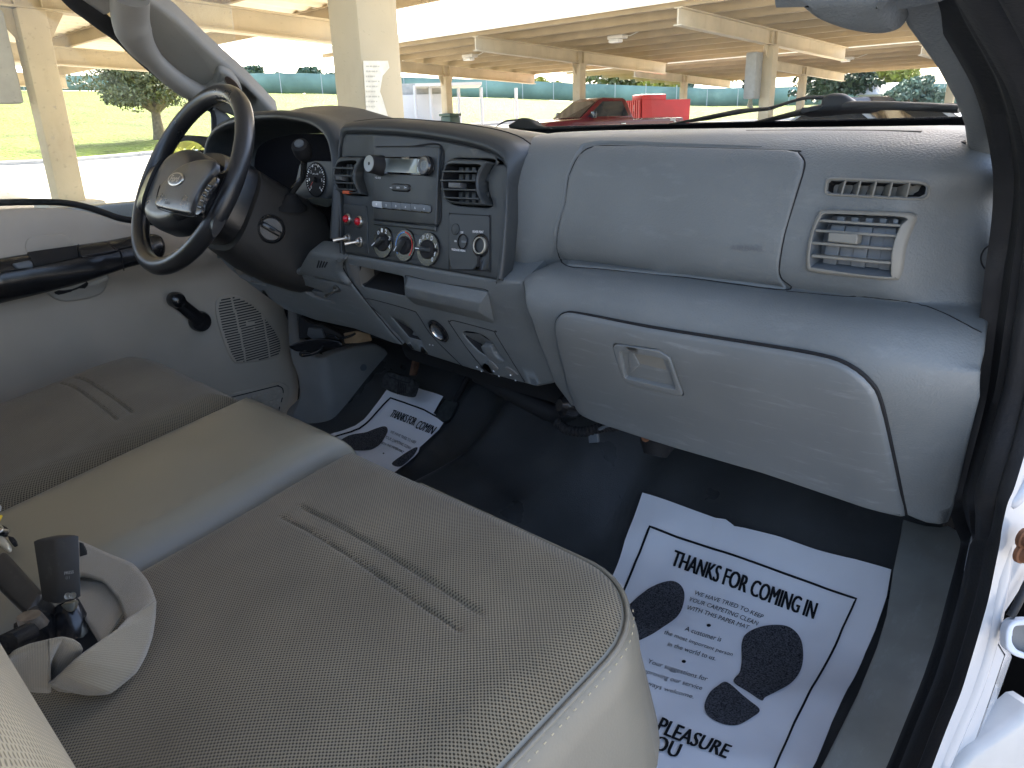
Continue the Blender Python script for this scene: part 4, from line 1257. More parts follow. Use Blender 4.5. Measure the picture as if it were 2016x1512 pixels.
bm = bmesh.new(); add_box(bm, c + ST.b * -.0225 + ST.n * .0015, (.0045, .016, .003), M=frame_of(ST.n), bevel=.001); bmobj('cap_strap', bm, blackm, t)
text_px('label', 'POWER POINT', zz('b1', [(1410, 1146), (1512, 1150), (1514, 1128), (1412, 1122)]), ST, inkw, t, h=.0034, bold=.01)
# ---------------- lower dashboard: centre trim, knee panel
P2 = Plane((0, -.05, .567), (0, -1, -.5))
P2n = P2.off(.004)
ct_px = [(676, 519), (679, 507), (684, 503), (860, 533), (985, 553), (1027, 557), (1034, 580), (1042, 614.5), (1062, 670), (1092, 752), (1088, 757), (1057, 763), (930, 729), (810, 690), (774, 652), (715, 585), (686, 548)]
cub_px = rnd(zz('a5', [(490, 318), (785, 385), (795, 515), (520, 455), (500, 420)]), 3)
cubw_px = rnd(zz('a5', [(425, 295), (600, 318), (790, 372), (800, 390), (795, 520), (520, 470), (470, 420)]), 3)
pull1 = rnd(zz('a5', [(705, 652), (800, 690), (908, 812), (822, 790)]), 2)
pull2 = cr(zz('a5', [(1178, 755), (1290, 765), (1375, 825), (1430, 905), (1445, 935), (1400, 935), (1320, 905), (1250, 850)]), 3, True)
lt_ = relief('lower_trim', P2, P2.loop(ct_px), [grey, blackm], dash, h=0, b=.006, depth=.05, step=.03, holes=[P2.loop(cub_px), P2.loop(pull1), P2.loop(pull2)], hole_depth=[.06, .022, .024], hb=.002, hole_mat=1)
lt_.data.materials.append(grey)
seam(P2, zz('a5', [(405, 250), (390, 300), (400, 350), (520, 520), (700, 740), (780, 830)]), r=.0013, h=.0, name='trim_seam')
quad_prism('cubby_wall', [P2.at(p, .001) for p in zz('a5', [(428, 300), (486, 322), (512, 452), (470, 418)])], [P2.at(p, -.03) for p in zz('a5', [(486, 300), (500, 322), (520, 440), (500, 418)])], greyw, dash)
# pulls: lit ramps inside
def facet(name, pts, faces, mat, parent):
    """sloping faces inside a pocket: (pixel x, y, depth) on the lower trim"""
    return mesh(name, [P2.off(h).at(zz('a5', [(x, y)])[0]) for x, y, h in pts], faces, mat, parent, 0)
facet('pull_ramp', [(703, 650, -.001), (802, 688, -.001), (856, 742, -.018), (818, 786, -.018), (910, 815, -.001), (824, 793, -.001)], [(0, 1, 2, 3), (3, 2, 4, 5)], grey_s, dash)
facet('pull_ramp', [(1176, 752, -.001), (1290, 763, -.001), (1372, 818, -.004), (1345, 858, -.018), (1300, 846, -.018), (1250, 852, -.004), (1320, 908, -.003), (1385, 935, -.004)], [(0, 1, 2, 3, 4), (0, 4, 5), (5, 4, 3, 6), (6, 3, 7)], grey_s, dash)
relief('pull_bridge', P2, P2.loop(cr(zz('a5', [(1300, 850), (1335, 842), (1368, 850), (1385, 890), (1420, 928), (1460, 945), (1400, 955), (1335, 908)]), 3, True)), grey_s, dash, h=.001, b=.002, depth=.012)
# removable panels outlined by seams
for L in ([(525, 530), (600, 540), (840, 608), (885, 640), (980, 780), (1190, 990)], [(1098, 680), (1130, 678), (1390, 748), (1400, 770), (1590, 1080)], [(1098, 682), (1095, 695), (1240, 900), (1380, 1040), (1590, 1088)],
          [(525, 530), (530, 545), (640, 640)], [(800, 388), (820, 378), (1010, 425), (1290, 462), (1350, 480)]):
    seam(P2, zz('a5', L), r=.0007, h=.0002, name='panel_seam')
# ash tray front standing proud
at_ = thing('ash_tray', 'grey wedge shaped ash tray drawer under the black centre panel', 'ash tray', (.1, -.06, .52))
q = zz('a5', [(812, 384), (1345, 478), (1360, 500), (1282, 620), (795, 512), (793, 470)])
S_ = P2.off(.02)
F_ = [S_.at(p, 0) for p in zz('a5', [(800, 455), (1300, 560), (1284, 622), (795, 514)])]
T_ = [P2.at(p, .002) for p in zz('a5', [(818, 382), (1352, 482)])]
Rb = P2.at(zz('a5', [(1395, 688)])[0], .002); Lbk = P2.at(zz('a5', [(860, 560)])[0], .002)
bm = bmesh.new(); vs = [bm.verts.new(p) for p in (*T_, F_[1], F_[0], F_[2], F_[3], Rb, Lbk)]
for f in ((0, 1, 2, 3), (3, 2, 4, 5), (1, 6, 4, 2), (5, 4, 6, 7), (0, 3, 5, 7)): bm.faces.new([vs[i] for i in f])
bmesh.ops.recalc_face_normals(bm, faces=bm.faces)
bmesh.ops.bevel(bm, geom=list(bm.edges), offset=.003, segments=2, profile=.5, affect='EDGES', clamp_overlap=True)
bmobj('drawer_front', bm, grey, at_, 50)
# socket in the lower trim
c = P2.at(zz('a5', [(1025, 740)])[0], .001); t = thing('power_socket', 'round black power socket low in the grey trim beneath the ash tray', 'power socket', c)
lathe('surround', [(.0235, 0), (.0235, .003), (.020, .005), (.0165, .003)], c, P2.n, blackg, t, 30, sx=.9)
lathe('ring', [(.0165, .002), (.0165, .005), (.0145, .006), (.0135, .004)], c, P2.n, silver, t, 30, sx=.9)
lathe('well', [(.0136, .004), (.0125, .0012), (0, .0012)], c, P2.n, greym2, t, 24, sx=.9)
for x, y in ((962, 834), (983, 838), (1275, 982), (1305, 1010), (1385, 1010), (1420, 1042), (1497, 1036), (1530, 1070)):
    lathe('screw_dot', [(.0016, 0), (.0014, .0008), (0, .001)], P2.at(zz('a5', [(x, y)])[0], .0003), P2.n, inkw, dash, 8)
for L in ([(1345, 950), (1370, 945), (1415, 990), (1400, 1005), (1370, 985)], [(1460, 985), (1490, 985), (1545, 1030), (1520, 1035), (1480, 1010)]):
    relief('finger_dent', P2, P2.loop(cr(zz('a5', L), 3, True)), greyw, dash, h=.0015, b=.001, depth=.003)

# slotted trim piece and knee panel
sp_px = cr(zz('a5', [(112, 345), (125, 300), (160, 235), (190, 205), (260, 215), (410, 246), (392, 290), (390, 330), (402, 365), (440, 430), (330, 405), (200, 372)]), 3, True)
sp = relief('slotted_trim', P2, P2.loop(sp_px), grey, dash, h=.010, b=.010, bh=.008, depth=.03, step=.02)
for k in range(4):
    x = 252 + 14 * k
    bar(P2, *zz('a5', [(x - 10 + k * 2, 306 - k), (x + 4 + k * 4, 258 + k * 3)]), 1.3, blackm, sp, h=.0104, depth=.002, name='slot', b=0)
kp_px = zz('a4', [(1250, 366), (1380, 382), (1510, 408), (1640, 440), (1750, 468), (1850, 495)]) + zz('a5', [(335, 408), (404, 372), (440, 432), (520, 522), (610, 632), (700, 742), (778, 836)]) + [(775, 675), (700, 647)] + zz('a4', [(1800, 722), (1620, 660), (1520, 590), (1400, 500), (1300, 425)])
n1, n2 = [(1328, 424), (1420, 440), (1500, 500), (1515, 524), (1410, 500), (1360, 470)], [(1685, 506), (1790, 538), (1850, 565), (1905, 622), (1780, 590), (1715, 545)]
kp = relief('knee_panel', P2, P2.loop(kp_px), [grey_s, greyw], dash, h=.002, b=.004, depth=.03, step=.03, holes=[P2.loop(zz('a4', n1)), P2.loop(zz('a4', n2))], hole_depth=.012, hb=.001, hole_mat=1)
for L in ([(1410, 498), (1440, 474), (1492, 500), (1512, 522)], [(1780, 588), (1760, 560), (1850, 570), (1900, 620)]):
    relief('notch_ramp', P2, P2.loop(zz('a4', L)), grey_s, kp, h=-.003, b=.0004, depth=.008)
relief('ledge', P2, P2.loop(rnd(zz('a4', [(1222, 278), (1300, 283), (1420, 330), (1640, 400), (1800, 470), (1640, 446), (1510, 410), (1245, 362)]), 3)), grey_s, dash, h=.008, b=.006, depth=.03)
tg = P2.at((666, 566), .0035)
toggle(tg, (P2.n + Vector((.3, 0, 0))).normalized(), (Vector((.2, -1, -.15))).normalized(), 'small chrome toggle switch on the grey trim near the slots', L=.022, s=.9)

# ---------------- instrument cluster hood
lip = ST.loop([(656, 388.5), (655, 350)] + zz('b2', [(1530, 620), (1522, 560), (1510, 500), (1487, 445), (1450, 400), (1405, 368), (1350, 345), (1280, 328), (1200, 320)]))
ucen = -.41
Ru = [(u - ucen, v) for u, v in lip]
Ru = [(Ru[0][0], -.004)] + Ru
topv = Ru[-1][1]
Ru = [q for q in Ru if q[0] > .12] + [(.06, topv + .003), (0, topv + .004)]
half = cr(Ru, 5)
arch = [(ucen + u, v) for u, v in half] + [(ucen - u, v) for u, v in half[::-1][1:]]
def arch_off(d): return inset(arch + [(ucen, -.5)], -d)[:-1] if area(arch) > 0 else inset((arch + [(ucen, -.5)])[::-1], -d)[::-1][1:]
def arow(d, dn=0.0, dy=0.0, dz=0.0):
    A = []
    for k, (u, v) in enumerate(arch):
        a, b = arch[max(0, k - 1)], arch[min(len(arch) - 1, k + 1)]
        t = Vector((b[0] - a[0], b[1] - a[1])).normalized(); n = Vector((t.y, -t.x))
        if n.dot(Vector((u - ucen, v - .02))) < 0: n = -n
        p = ST.P(u + n.x * d, v + n.y * d) + ST.n * dn
        A.append(Vector((p.x, p.y + dy, p.z + dz)))
    return A
ht = thing('instrument_cluster', 'hooded black instrument cluster behind the steering wheel with a round gauge', 'instrument cluster', (-.41, 0, .6))
rows = [arow(-.030, 0, .105), arow(-.012, 0, .06), arow(-.003, 0, .012), arow(0, .002), arow(.003, .0045), arow(.008, .004), arow(.013, 0), arow(.017, -.006), arow(.020, -.025), arow(.022, -.06), arow(.024, 0, .12), arow(.020, 0, .22, -.02)]
loftq('hood', rows, black, ht, smooth=70)
inner = arow(-.030, 0, .10)
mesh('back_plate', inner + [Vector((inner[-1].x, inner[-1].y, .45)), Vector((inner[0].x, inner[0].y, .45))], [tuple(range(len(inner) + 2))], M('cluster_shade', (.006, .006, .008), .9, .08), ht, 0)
GP = Plane((-.2, .052, .63), (0.05, -1, .12))
gl = relief('gauge_face', GP, GP.loop(rnd(zz('b2', [(1290, 640), (1400, 615), (1522, 618), (1535, 880), (1400, 905), (1240, 870)]), 3)), M('gauge_panel', (.045, .052, .056), .5), ht, h=0, b=.001, depth=.01)
gc = GP.uv(zz('b2', [(1412, 752)])[0]); e1 = GP.uv(zz('b2', [(1412, 632)])[0]); gr = math.hypot(e1[0] - gc[0], e1[1] - gc[1])
gR = GP.P(*gc)
dk = lathe('dial', [(0, .0012), (gr, .0012), (gr * 1.03, .0025), (gr * 1.06, .001)], gR, GP.n, blackm, ht, 36)
V = []; F = []
for k in range(29):
    a = R(225 - k * 270 / 28); w = .0008 if k % 4 else .0014; r0, r1 = gr * (.88 if k % 4 else .80), gr * .96
    d = Vector((math.cos(a), math.sin(a))); s = Vector((-d.y, d.x)); b0 = len(V)
    for r_, q in ((r0, -w), (r1, -w), (r1, w), (r0, w)):
        x = d * r_ + s * q; V.append(GP.P(gc[0] + x.x, gc[1] + x.y) + GP.n * .002)
    F.append((b0, b0 + 1, b0 + 2, b0 + 3))
mesh('tick_marks', V, F, inkw, dk, 0)
for k in range(7):
    a = R(225 - k * 45); cu, cv = gc[0] + math.cos(a) * gr * .66, gc[1] + math.sin(a) * gr * .66; w, h = gr * .055, gr * .085
    text_on('numeral', str(k), [(cu - w, cv - h), (cu + w, cv - h), (cu + w, cv + h), (cu - w, cv + h)], GP, inkw, dk, h=.002)
text_on('label', 'RPM x 1000', [(gc[0] - gr * .3, gc[1] + gr * .30), (gc[0] + gr * .3, gc[1] + gr * .30), (gc[0] + gr * .3, gc[1] + gr * .40), (gc[0] - gr * .3, gc[1] + gr * .40)], GP, inkw, dk, h=.002)
a = R(228); d = Vector((math.cos(a), math.sin(a))); s = Vector((-d.y, d.x)) * gr * .035
mesh('needle', [GP.P(gc[0] + q.x, gc[1] + q.y) + GP.n * .006 for q in (s, -s, d * gr * .82)], [(0, 1, 2)], inkred, dk, 0)
lathe('needle_hub', [(gr * .17, .002), (gr * .15, .008), (0, .009)], gR, GP.n, blackm, dk, 18)
relief('lens_lip', GP.off(.03), GP.off(.03).loop(rnd(zz('b2', [(1330, 888), (1400, 880), (1530, 892), (1535, 925), (1490, 955), (1380, 930)]), 4)), M('clear_smoked_lens', (.05, .055, .05), .08, .6), ht, h=0, b=.002, depth=.006)

# ---------------- steering column, ignition, gear lever
WC = Vector((-.41, -.175, .70)); WN = Vector((0, -.861, .508)).normalized()
WP = Plane(WC, WN); WU = WP.b
col = thing('steering_column', 'black steering column shroud behind the steering wheel', 'steering column', (-.41, 0, .6))
def ring3(t, hw, hh, dv=0.0, n=28, pw=3.2):
    c = WC - WN * t; out = []
    for k in range(n):
        a = 2 * math.pi * k / n; ca, sa = math.cos(a), math.sin(a)
        x = math.copysign(abs(ca) ** (2 / pw), ca) * hw; y = math.copysign(abs(sa) ** (2 / pw), sa) * hh + dv
        out.append(c + Vector((1, 0, 0)) * x + WU * y)
    return out
rows = [ring3(.020, .045, .05), ring3(.024, .070, .070, -.005), ring3(.06, .080, .078, -.008), ring3(.085, .083, .082, -.010)]
loftq('upper_shroud', rows, wheelm, col, close_u=True, smooth=50, cap=True)
rows = [ring3(.088, .078, .078, -.012), ring3(.092, .086, .086, -.016), ring3(.16, .094, .092, -.026), ring3(.23, .100, .092, -.030), ring3(.31, .104, .085, -.030)]
loftq('lower_shroud', rows, M('soft_black_shroud', (.030, .028, .026), .6, .35, var=.12, vscale=18, grain=.25, gscale=700), col, close_u=True, smooth=50, cap=True)
# ignition barrel on the right flank
IX = Vector((.93, -.36, .06)).normalized()
ic = onX((533, 451), -.318)
ig = thing('ignition_switch', 'round black ignition switch with a key slot on the steering column', 'ignition switch', ic)
lathe('bezel', [(.027, -.012), (.027, .002), (.024, .005), (.0215, .003)], ic, IX, wheelm, ig, 32)
pl_ = lathe('barrel', [(.0215, -.002), (.0215, .004), (.020, .006), (0, .0065)], ic, IX, M('worn_black_barrel', (.045, .043, .042), .45), ig, 32)
Mi = frame_of(IX); d = Mi @ Vector((.80, -.60, 0)); s = IX.cross(d)
bm = bmesh.new(); add_box(bm, ic + IX * .012, (.040, .0105, .014), M=Matrix((d, s, IX)).transposed(), bevel=.003); bmobj('grip', bm, wheelm, pl_)
bm = bmesh.new(); add_box(bm, ic + IX * .0192, (.011, .0036, .001), M=Matrix((d, s, IX)).transposed()); bmobj('key_slot', bm, blackm, pl_)
# gear lever
gv = thing('gear_lever', 'black column gear lever with a ribbed round knob', 'gear lever', (-.33, -.02, .64))
g0, g1, g2, g3 = onX(zz('b2', [(1215, 935)])[0], -.335), onX(zz('b2', [(1235, 850)])[0], -.322), onX(zz('b2', [(1315, 730)])[0], -.298), onX(zz('b2', [(1328, 575)])[0], -.272)
g4 = onX(zz('b2', [(1312, 450)])[0], -.262)
tube('shaft', cr([g0, g1, g1.lerp(g2, .6), g2, g2.lerp(g3, .6), g3], 6), .0058, M('gear_shaft', (.02, .02, .02), .25), gv, 12)
kd = (g4 - g3).normalized() * .35 + Vector((.30, -.42, .28)); kd.normalize()
kb = lathe('knob', [(0, -.006), (.008, -.006), (.014, 0), (.0165, .008), (.0165, .024), (.0150, .030), (.0105, .0325), (.0095, .0310), (0, .0310)], g3 + Vector((0, 0, -.001)), kd, blackm, gv, 28)
lathe('knob_button', [(.0088, .030), (.0088, .0325), (.0075, .0335), (0, .0335)], g3, kd, greym2, kb, 20)
rows = []
bx = onX(zz('b2', [(1228, 960)])[0], -.330)
for t, r in ((0, .034), (.2, .033), (.35, .024), (.5, .022), (.7, .015), (.85, .013), (1, .008)):
    c = bx.lerp(g1, t); rows.append([c + Vector((.25, -.2, .0)) * 0 + (frame_of((g1 - bx).normalized()) @ Vector((r * math.cos(a), r * .8 * math.sin(a), 0))) for a in [2 * math.pi * j / 20 for j in range(20)]])
loftq('boot', rows, blackm, gv, close_u=True, smooth=60, cap=True)

# ---------------- steering wheel
sw = thing('steering_wheel', 'worn black steering wheel with an oval emblem on its hub', 'steering wheel', WC)
rr, tr = .1715, .0165
bm = bmesh.new()
pts = [WC + Vector((1, 0, 0)) * (rr * math.cos(a)) + WU * (rr * math.sin(a)) for a in [2 * math.pi * k / 96 for k in range(96)]]
add_tube(bm, pts, tr, 20, closed=True)
bmesh.ops.recalc_face_normals(bm, faces=bm.faces)
rim = bmobj('rim', bm, wheelm, sw, 80)
def wp(u, v, h): return WC + Vector((1, 0, 0)) * u + WU * v + WN * h
# hub dome and two broad spokes, one continuous skin
WH = Plane(wp(0, 0, .0), WN)
hub_uv = cr([(-.088, -.02), (-.080, .012), (-.055, .040), (0, .052), (.055, .040), (.080, .012), (.088, -.02), (.084, -.07), (.060, -.098), (0, -.108), (-.060, -.098), (-.084, -.07)], 5, True)
relief('hub', WH, hub_uv, wheelm, sw, h=.034, b=.026, bh=.030, depth=.02, step=.02, bev=6, smooth=80)
for s in (-1, 1):
    rows = []
    for t in [k / 10 for k in range(11)]:
        u = s * lerp(.070, rr + .002, t)
        wv = lerp(.088, .105, abs(t - .45)) * (.86 + .45 * (2 * t - .9) ** 2) * .5
        cv = lerp(-.030, -.032, t); hh = lerp(.022, .0, t ** 1.2); th = lerp(.018, .0105, t)
        rows.append([wp(u, cv + math.copysign(abs(math.cos(a)) ** .6, math.cos(a)) * wv, hh + math.sin(a) * th) for a in [2 * math.pi * j / 20 for j in range(20)]])
    loftq('spoke', rows, wheelm, sw, close_u=True, smooth=70, cap=True)
WPD = Plane(wp(0, 0, .034), WN)
pad_px = zz('b2', [(275, 880), (300, 810), (345, 750), (400, 690), (480, 640), (590, 612), (690, 625), (668, 715), (600, 815), (555, 900), (530, 990), (520, 1010), (400, 990), (285, 962), (258, 940)])
pd = relief('airbag_pad', WPD, WPD.loop(cr(pad_px, 3, True)), M('worn_pad', (.020, .020, .021), .30, .5, var=.15, vscale=20, grain=.12, gscale=500, gdist=.0005, rvar=.08), sw, h=.006, b=.005, bh=.005, depth=.006, step=.02, smooth=70)
seam(WPD, zz('b2', [(275, 800), (252, 900), (262, 955), (300, 975), (400, 1000), (528, 1020), (545, 960), (600, 830), (680, 730), (740, 690)]), parent=sw, r=.0010, h=.0005, name='pad_seam')
# spoke buttons strip
relief('button_strip', WPD, WPD.loop(cr(zz('b2', [(548, 1005), (560, 940), (605, 840), (670, 750), (700, 735), (690, 790), (620, 900), (590, 990), (565, 1012)]), 3, True)), blackg, sw, h=.0035, b=.0012, depth=.004)
for k, (a, b_) in enumerate((((645, 800), (672, 815)), ((625, 835), (655, 850)), ((605, 870), (636, 885)), ((588, 910), (620, 920)), ((570, 955), (600, 965)))):
    bar(WPD, *zz('b2', [a, b_]), 3.0, blackm, sw, h=.0052, depth=.004, name='cruise_button', b=.0008)
    q = zz('b2', [(a[0] + 2, a[1] + 5), (b_[0] - 2, b_[1] + 3), (b_[0], b_[1] - 4), (a[0] + 4, a[1] - 2)])
    text_px('label', ('SET', 'RES', 'CST', 'ON', 'OFF')[k], q, WPD, inkw, sw, h=.0057)
em = WPD.uv(zz('b2', [(420, 762)])[0])
def oval(a, b, n=40, p=1.0): return [(em[0] + a * math.cos(2 * math.pi * k / n), em[1] + b * math.sin(2 * math.pi * k / n)) for k in range(n)]
eb = relief('emblem', WPD, oval(.0305, .0130), silver, sw, h=.0085, b=.0015, depth=.004)
relief('emblem_field', WPD, oval(.0265, .0102), M('emblem_field', (.08, .085, .09), .35, .5, .4), eb, h=.0089, b=.0004, depth=.001)
text_on('emblem_script', 'Ford', [(em[0] - .019, em[1] - .006), (em[0] + .019, em[1] - .006), (em[0] + .019, em[1] + .0065), (em[0] - .019, em[1] + .0065)], WPD, silver, eb, h=.0094, shear=.35, bold=.015)
text_px('moulded_lettering', 'SRS', zz('b2', [(336, 938), (372, 944), (376, 926), (340, 920)]), WPD, blackm, sw, h=.0064)
# ---------------- cab floor (black vinyl) with tunnel and toe board
def floor_f(u, v):
    z = 0.0
    y = v
    t = .035 * math.log1p(math.exp(min(40, (v - .225) / .035)))
    z = .9 * t if t < .36 else .9 * .36 + (t - .36) * 3.0
    hump = .115 * sstep(-.20, -.07, u) * (1 - sstep(.14, .27, u)) * sstep(-.5, .1, v)
    z = max(z, 0) + hump * (1 - sstep(.35, .6, v))
    z += .0035 * math.sin(u * 23 + v * 9) * math.sin(v * 17 - u * 5)
    z += .010 * math.exp(-((u - .10) / .03) ** 2) * sstep(.15, .35, v)
    return (u, y, z)
SF = Surf(floor_f, -.84, .86, -.75, .70, 85, 72)
if SF.N(0.5, 0).z < 0: SF.flip = True
rows = [[SF.P(u, v) for u in np.linspace(-.80, .772, 110)] for v in np.linspace(-.75, .70, 100)]
o = loftq('floor', rows, vinylfloor, None, smooth=180)
tag(o, 'black textured vinyl floor covering of the cab rising over the toe board', 'floor', kind='structure')
fw = box('firewall', (0, .74, .38), (1.66, .03, .78), blackm, None)
tag(fw, 'black firewall behind the dashboard', 'firewall', kind='structure')
# black heater box and loom under the dash
hb = thing('heater_box', 'black heater housing and wiring tucked beneath the middle of the dashboard', 'heater box', (.1, .3, .3))
box('housing', (.06, .33, .44), (.56, .42, .26), blackm, hb, bevel=.03)
box('housing', (-.45, .40, .56), (.62, .36, .20), blackm, hb, bevel=.02)
box('housing', (.56, .40, .52), (.50, .40, .20), blackm, hb, bevel=.02)
bm = bmesh.new()
q = [onY(p, .12) for p in [(960, 745), (1080, 775), (1120, 800), (1150, 830)]]
duct = [onY(p, .16) for p in cr([(940, 735), (1040, 790), (1095, 815), (1125, 806)], 6)]
tube('duct', duct, .018, blackm, hb, 10)
bp_ = onY((1122, 800), .10); lathe('elbow', [(0, -.02), (.016, -.02), (.020, 0), (.018, .015), (.010, .022), (0, .022)], bp_, (-.3, -.9, .3), blackg, hb, 20)
pts = [onY(p, .13) for p in cr([(1095, 830), (1115, 845), (1150, 850), (1185, 842), (1215, 838)], 10)]
tube('ribbed_hose', pts, [.0078 + .0016 * (k % 2) for k in range(len(pts))], blackm, hb, 10, smooth=0)
bar(Plane((0, .125, .3), (0, -1, 0)), (1166, 848), (1168, 872), 9, greym2, hb, h=0, depth=.004, name='clip', b=.001)
pts = [onY(p, .12) for p in cr([(1180, 845), (1200, 837), (1235, 838), (1280, 848)], 5)]
tube('wire', pts, .003, greym2, hb, 6)
bp_ = onY((1295, 872), .12); lathe('bracket_foot', [(0, -.02), (.024, -.02), (.028, 0), (.018, .02), (0, .022)], bp_, (.1, -.4, -.8), blackm, hb, 16)
tube('bolt', [bp_ + Vector((-.01, -.02, .012)), bp_ + Vector((-.004, -.028, .016))], .006, rust, hb, 8)

# ---------------- kick panel, release handles, pedals (driver side)
def kick_f(u, v):
    # u along Y, v height; the face turns towards the seat at the crease
    x = -.765 + .075 * sstep(.16, .24, u) + .05 * sstep(.24, .60, u)
    return (x, u, v)
SKP = Surf(kick_f, -.05, .75, -.05, .60, 60, 20)
if SKP.N(.2, .2).x < 0: SKP.flip = True
kk = relief('kick_panel', SKP, SKP.loop(cr(zz('a5', [(20, 600), (80, 640), (95, 780), (130, 870), (230, 925), (330, 890), (480, 850), (600, 835), (690, 900), (660, 1060), (560, 1240), (400, 1390), (230, 1430), (60, 1440), (60, 1300), (98, 1180), (85, 1040), (40, 900)]), 3, True)), M('grey_kick_plastic', (.20, .198, .19), .55, .35, var=.1, vscale=10, grain=.25, gscale=700), None, h=.002, b=.006, depth=.03, step=.012, smooth=60)
tag(kk, 'grey moulded kick panel between the driver door and the pedals', 'kick panel')
c = SKP.at(zz('a5', [(520, 985)])[0], .003)
lathe('fastener', [(.010, 0), (.009, .002), (0, .0025)], c, SKP.N(*SKP.uv(zz('a5', [(520, 985)])[0])), greym2, kk, 16)
hr = thing('release_lever', 'black release lever and connectors hanging under the driver end of the dashboard', 'release lever', (-.6, .1, .4))
SH = Plane((-.62, .10, .4), (.6, -.8, .1))
relief('lever_blade', SH, SH.loop(cr(zz('a5', [(35, 848), (75, 822), (150, 800), (260, 792), (370, 810), (380, 850), (270, 855), (200, 885), (140, 872), (90, 880)]), 3, True)), blackg, hr, h=.006, b=.003, depth=.012)
relief('bracket', SH, SH.loop(rnd(zz('a5', [(85, 650), (170, 700), (240, 705), (370, 770), (385, 800), (300, 800), (150, 790), (90, 800)]), 4)), blackm, hr, h=-.004, b=.002, depth=.02)
relief('connector', SH, SH.loop(rnd(zz('a5', [(160, 720), (250, 730), (270, 790), (190, 800), (150, 770)]), 3)), M('dark_grey_connector', (.05, .055, .06), .5), hr, h=.004, b=.003, depth=.01)
relief('tip', SH, SH.loop(rnd(zz('a5', [(100, 880), (180, 882), (170, 900), (120, 918), (98, 905)]), 3)), blackg, hr, h=.004, b=.002, depth=.01)
tube('cable', [SH.at(p, .004) for p in cr(zz('a5', [(130, 905), (190, 895), (235, 875), (265, 840)]), 6)], .004, blackg, hr, 8)
tube('cable', [SH.at(p, .002) for p in cr(zz('a5', [(280, 770), (330, 775), (360, 795), (430, 780), (470, 760)]), 6)], .003, blackg, hr, 8)
relief('tan_plate', SH, SH.loop(rnd(zz('a5', [(370, 770), (460, 755), (545, 775), (560, 820), (470, 835), (380, 838)]), 3)), tanm, hr, h=-.02, b=.001, depth=.004)
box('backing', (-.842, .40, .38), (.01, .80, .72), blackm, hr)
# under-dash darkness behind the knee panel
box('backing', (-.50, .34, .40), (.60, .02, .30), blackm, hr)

bp = thing('brake_pedal', 'worn dark brake pedal with a grooved rubber pad on a rusty arm', 'brake pedal', (-.42, .15, .2))
pc = onX(zz('b4', [(935, 190)])[0], -.44)
SB = Plane(pc, (.25, -.85, .48))
relief('pad', SB, SB.loop(cr(zz('b4', [(770, 185), (800, 95), (830, 62), (870, 60), (960, 85), (1060, 120), (1095, 150), (1085, 215), (1060, 285), (1030, 300), (960, 290), (870, 265), (790, 220)]), 3, True)), M('worn_pedal_rubber', (.035, .035, .034), .75, .3, var=.5, vscale=120, grain=.8, gscale=240, gdist=.002), bp, h=.012, b=.008, depth=.025, step=.008)
for k in range(5):
    seam(SB, zz('b4', [(958 + 18 * k, 170 + 6 * k), (950 + 18 * k, 292 - 2 * k)]), parent=bp, r=.0016, h=.0125, name='groove')
seam(SB, zz('b4', [(845, 95), (870, 118), (950, 150), (1050, 178), (1075, 165)]), parent=bp, r=.0014, h=.0125, name='groove')
a0, a1, a2 = onX(zz('b4', [(1015, 105)])[0], -.44), onX(zz('a5', [(812, 930)])[0], -.43), onX(zz('a5', [(800, 830)])[0], -.425)
tube('arm', cr([a0 + Vector((0, .02, 0)), a1 + Vector((0, .03, 0)), a2 + Vector((0, .04, .02)), a2 + Vector((0, .06, .12))], 5), .013, M('rusty_pedal_arm', (.10, .055, .035), .7, .3, .2, var=.4, vscale=60), bp, 8, flat=(.5, (1, 0, 0)))
ap = thing('accelerator_pedal', 'dark accelerator pedal overlapping the driver paper mat', 'accelerator pedal', (-.33, .3, .1))
pa = onX(zz('b4', [(1410, 420)])[0], -.315)
SA = Plane(pa, (.45, -.6, .75))
relief('pad', SA, SA.loop(rnd(zz('b4', [(1385, 328), (1440, 345), (1535, 365), (1500, 440), (1440, 545), (1370, 560), (1295, 490), (1330, 420)]), 3)), M('pedal_rubber', (.018, .022, .021), .6, .4, var=.5, vscale=90, grain=.8, gscale=200, gdist=.002), ap, h=.004, b=.004, depth=.014, step=.01)
tube('arm', [pa + Vector((.005, .02, .01)), pa + Vector((.01, .10, .10)), pa + Vector((.01, .16, .26))], .008, blackm, ap, 8)

# ---------------- driver door
DPR = [(-.05, -.835), (.02, -.815), (.08, -.806), (.16, -.803), (.26, -.802), (.36, -.806), (.43, -.812), (.462, -.810), (.485, -.785), (.51, -.778), (.535, -.792), (.55, -.806), (.575, -.812), (.60, -.818), (.63, -.832), (.645, -.848), (.66, -.87)]
_dc = np.array(cr(DPR, 6))
def door_f(u, v):
    x = float(np.interp(v, _dc[:, 0], _dc[:, 1]))
    arm = 1 - sstep(-.02, .10, u)
    base = float(np.interp(v, [-.05, .05, .45, .60, .66], [-.835, -.806, -.812, -.818, -.87]))
    x = lerp(base, x, arm)
    dip = .035 * sstep(-.42, -.15, u) * sstep(.50, .60, v)
    x -= .02 * sstep(.12, .26, u)
    x += .014 * math.exp(-((u - .07) / .09) ** 2 - ((v - .29) / .12) ** 2)
    x += .018 * (1 - sstep(.05, .13, v)) * (1 - sstep(-.05, .1, u))
    return (x, u, v)
SDR = Surf(door_f, -1.1, .45, -.05, .70, 70, 60)
if SDR.N(-.3, .3).x < 0: SDR.flip = True
door = thing('driver_door', 'grey driver door with black armrest, window crank and round speaker grille', 'door', (-.82, -.3, .3))
belt = zz('a1', [(0, 1168), (150, 1164), (350, 1166), (500, 1190), (600, 1222), (680, 1250), (760, 1266), (860, 1275), (1000, 1285), (1180, 1290)])
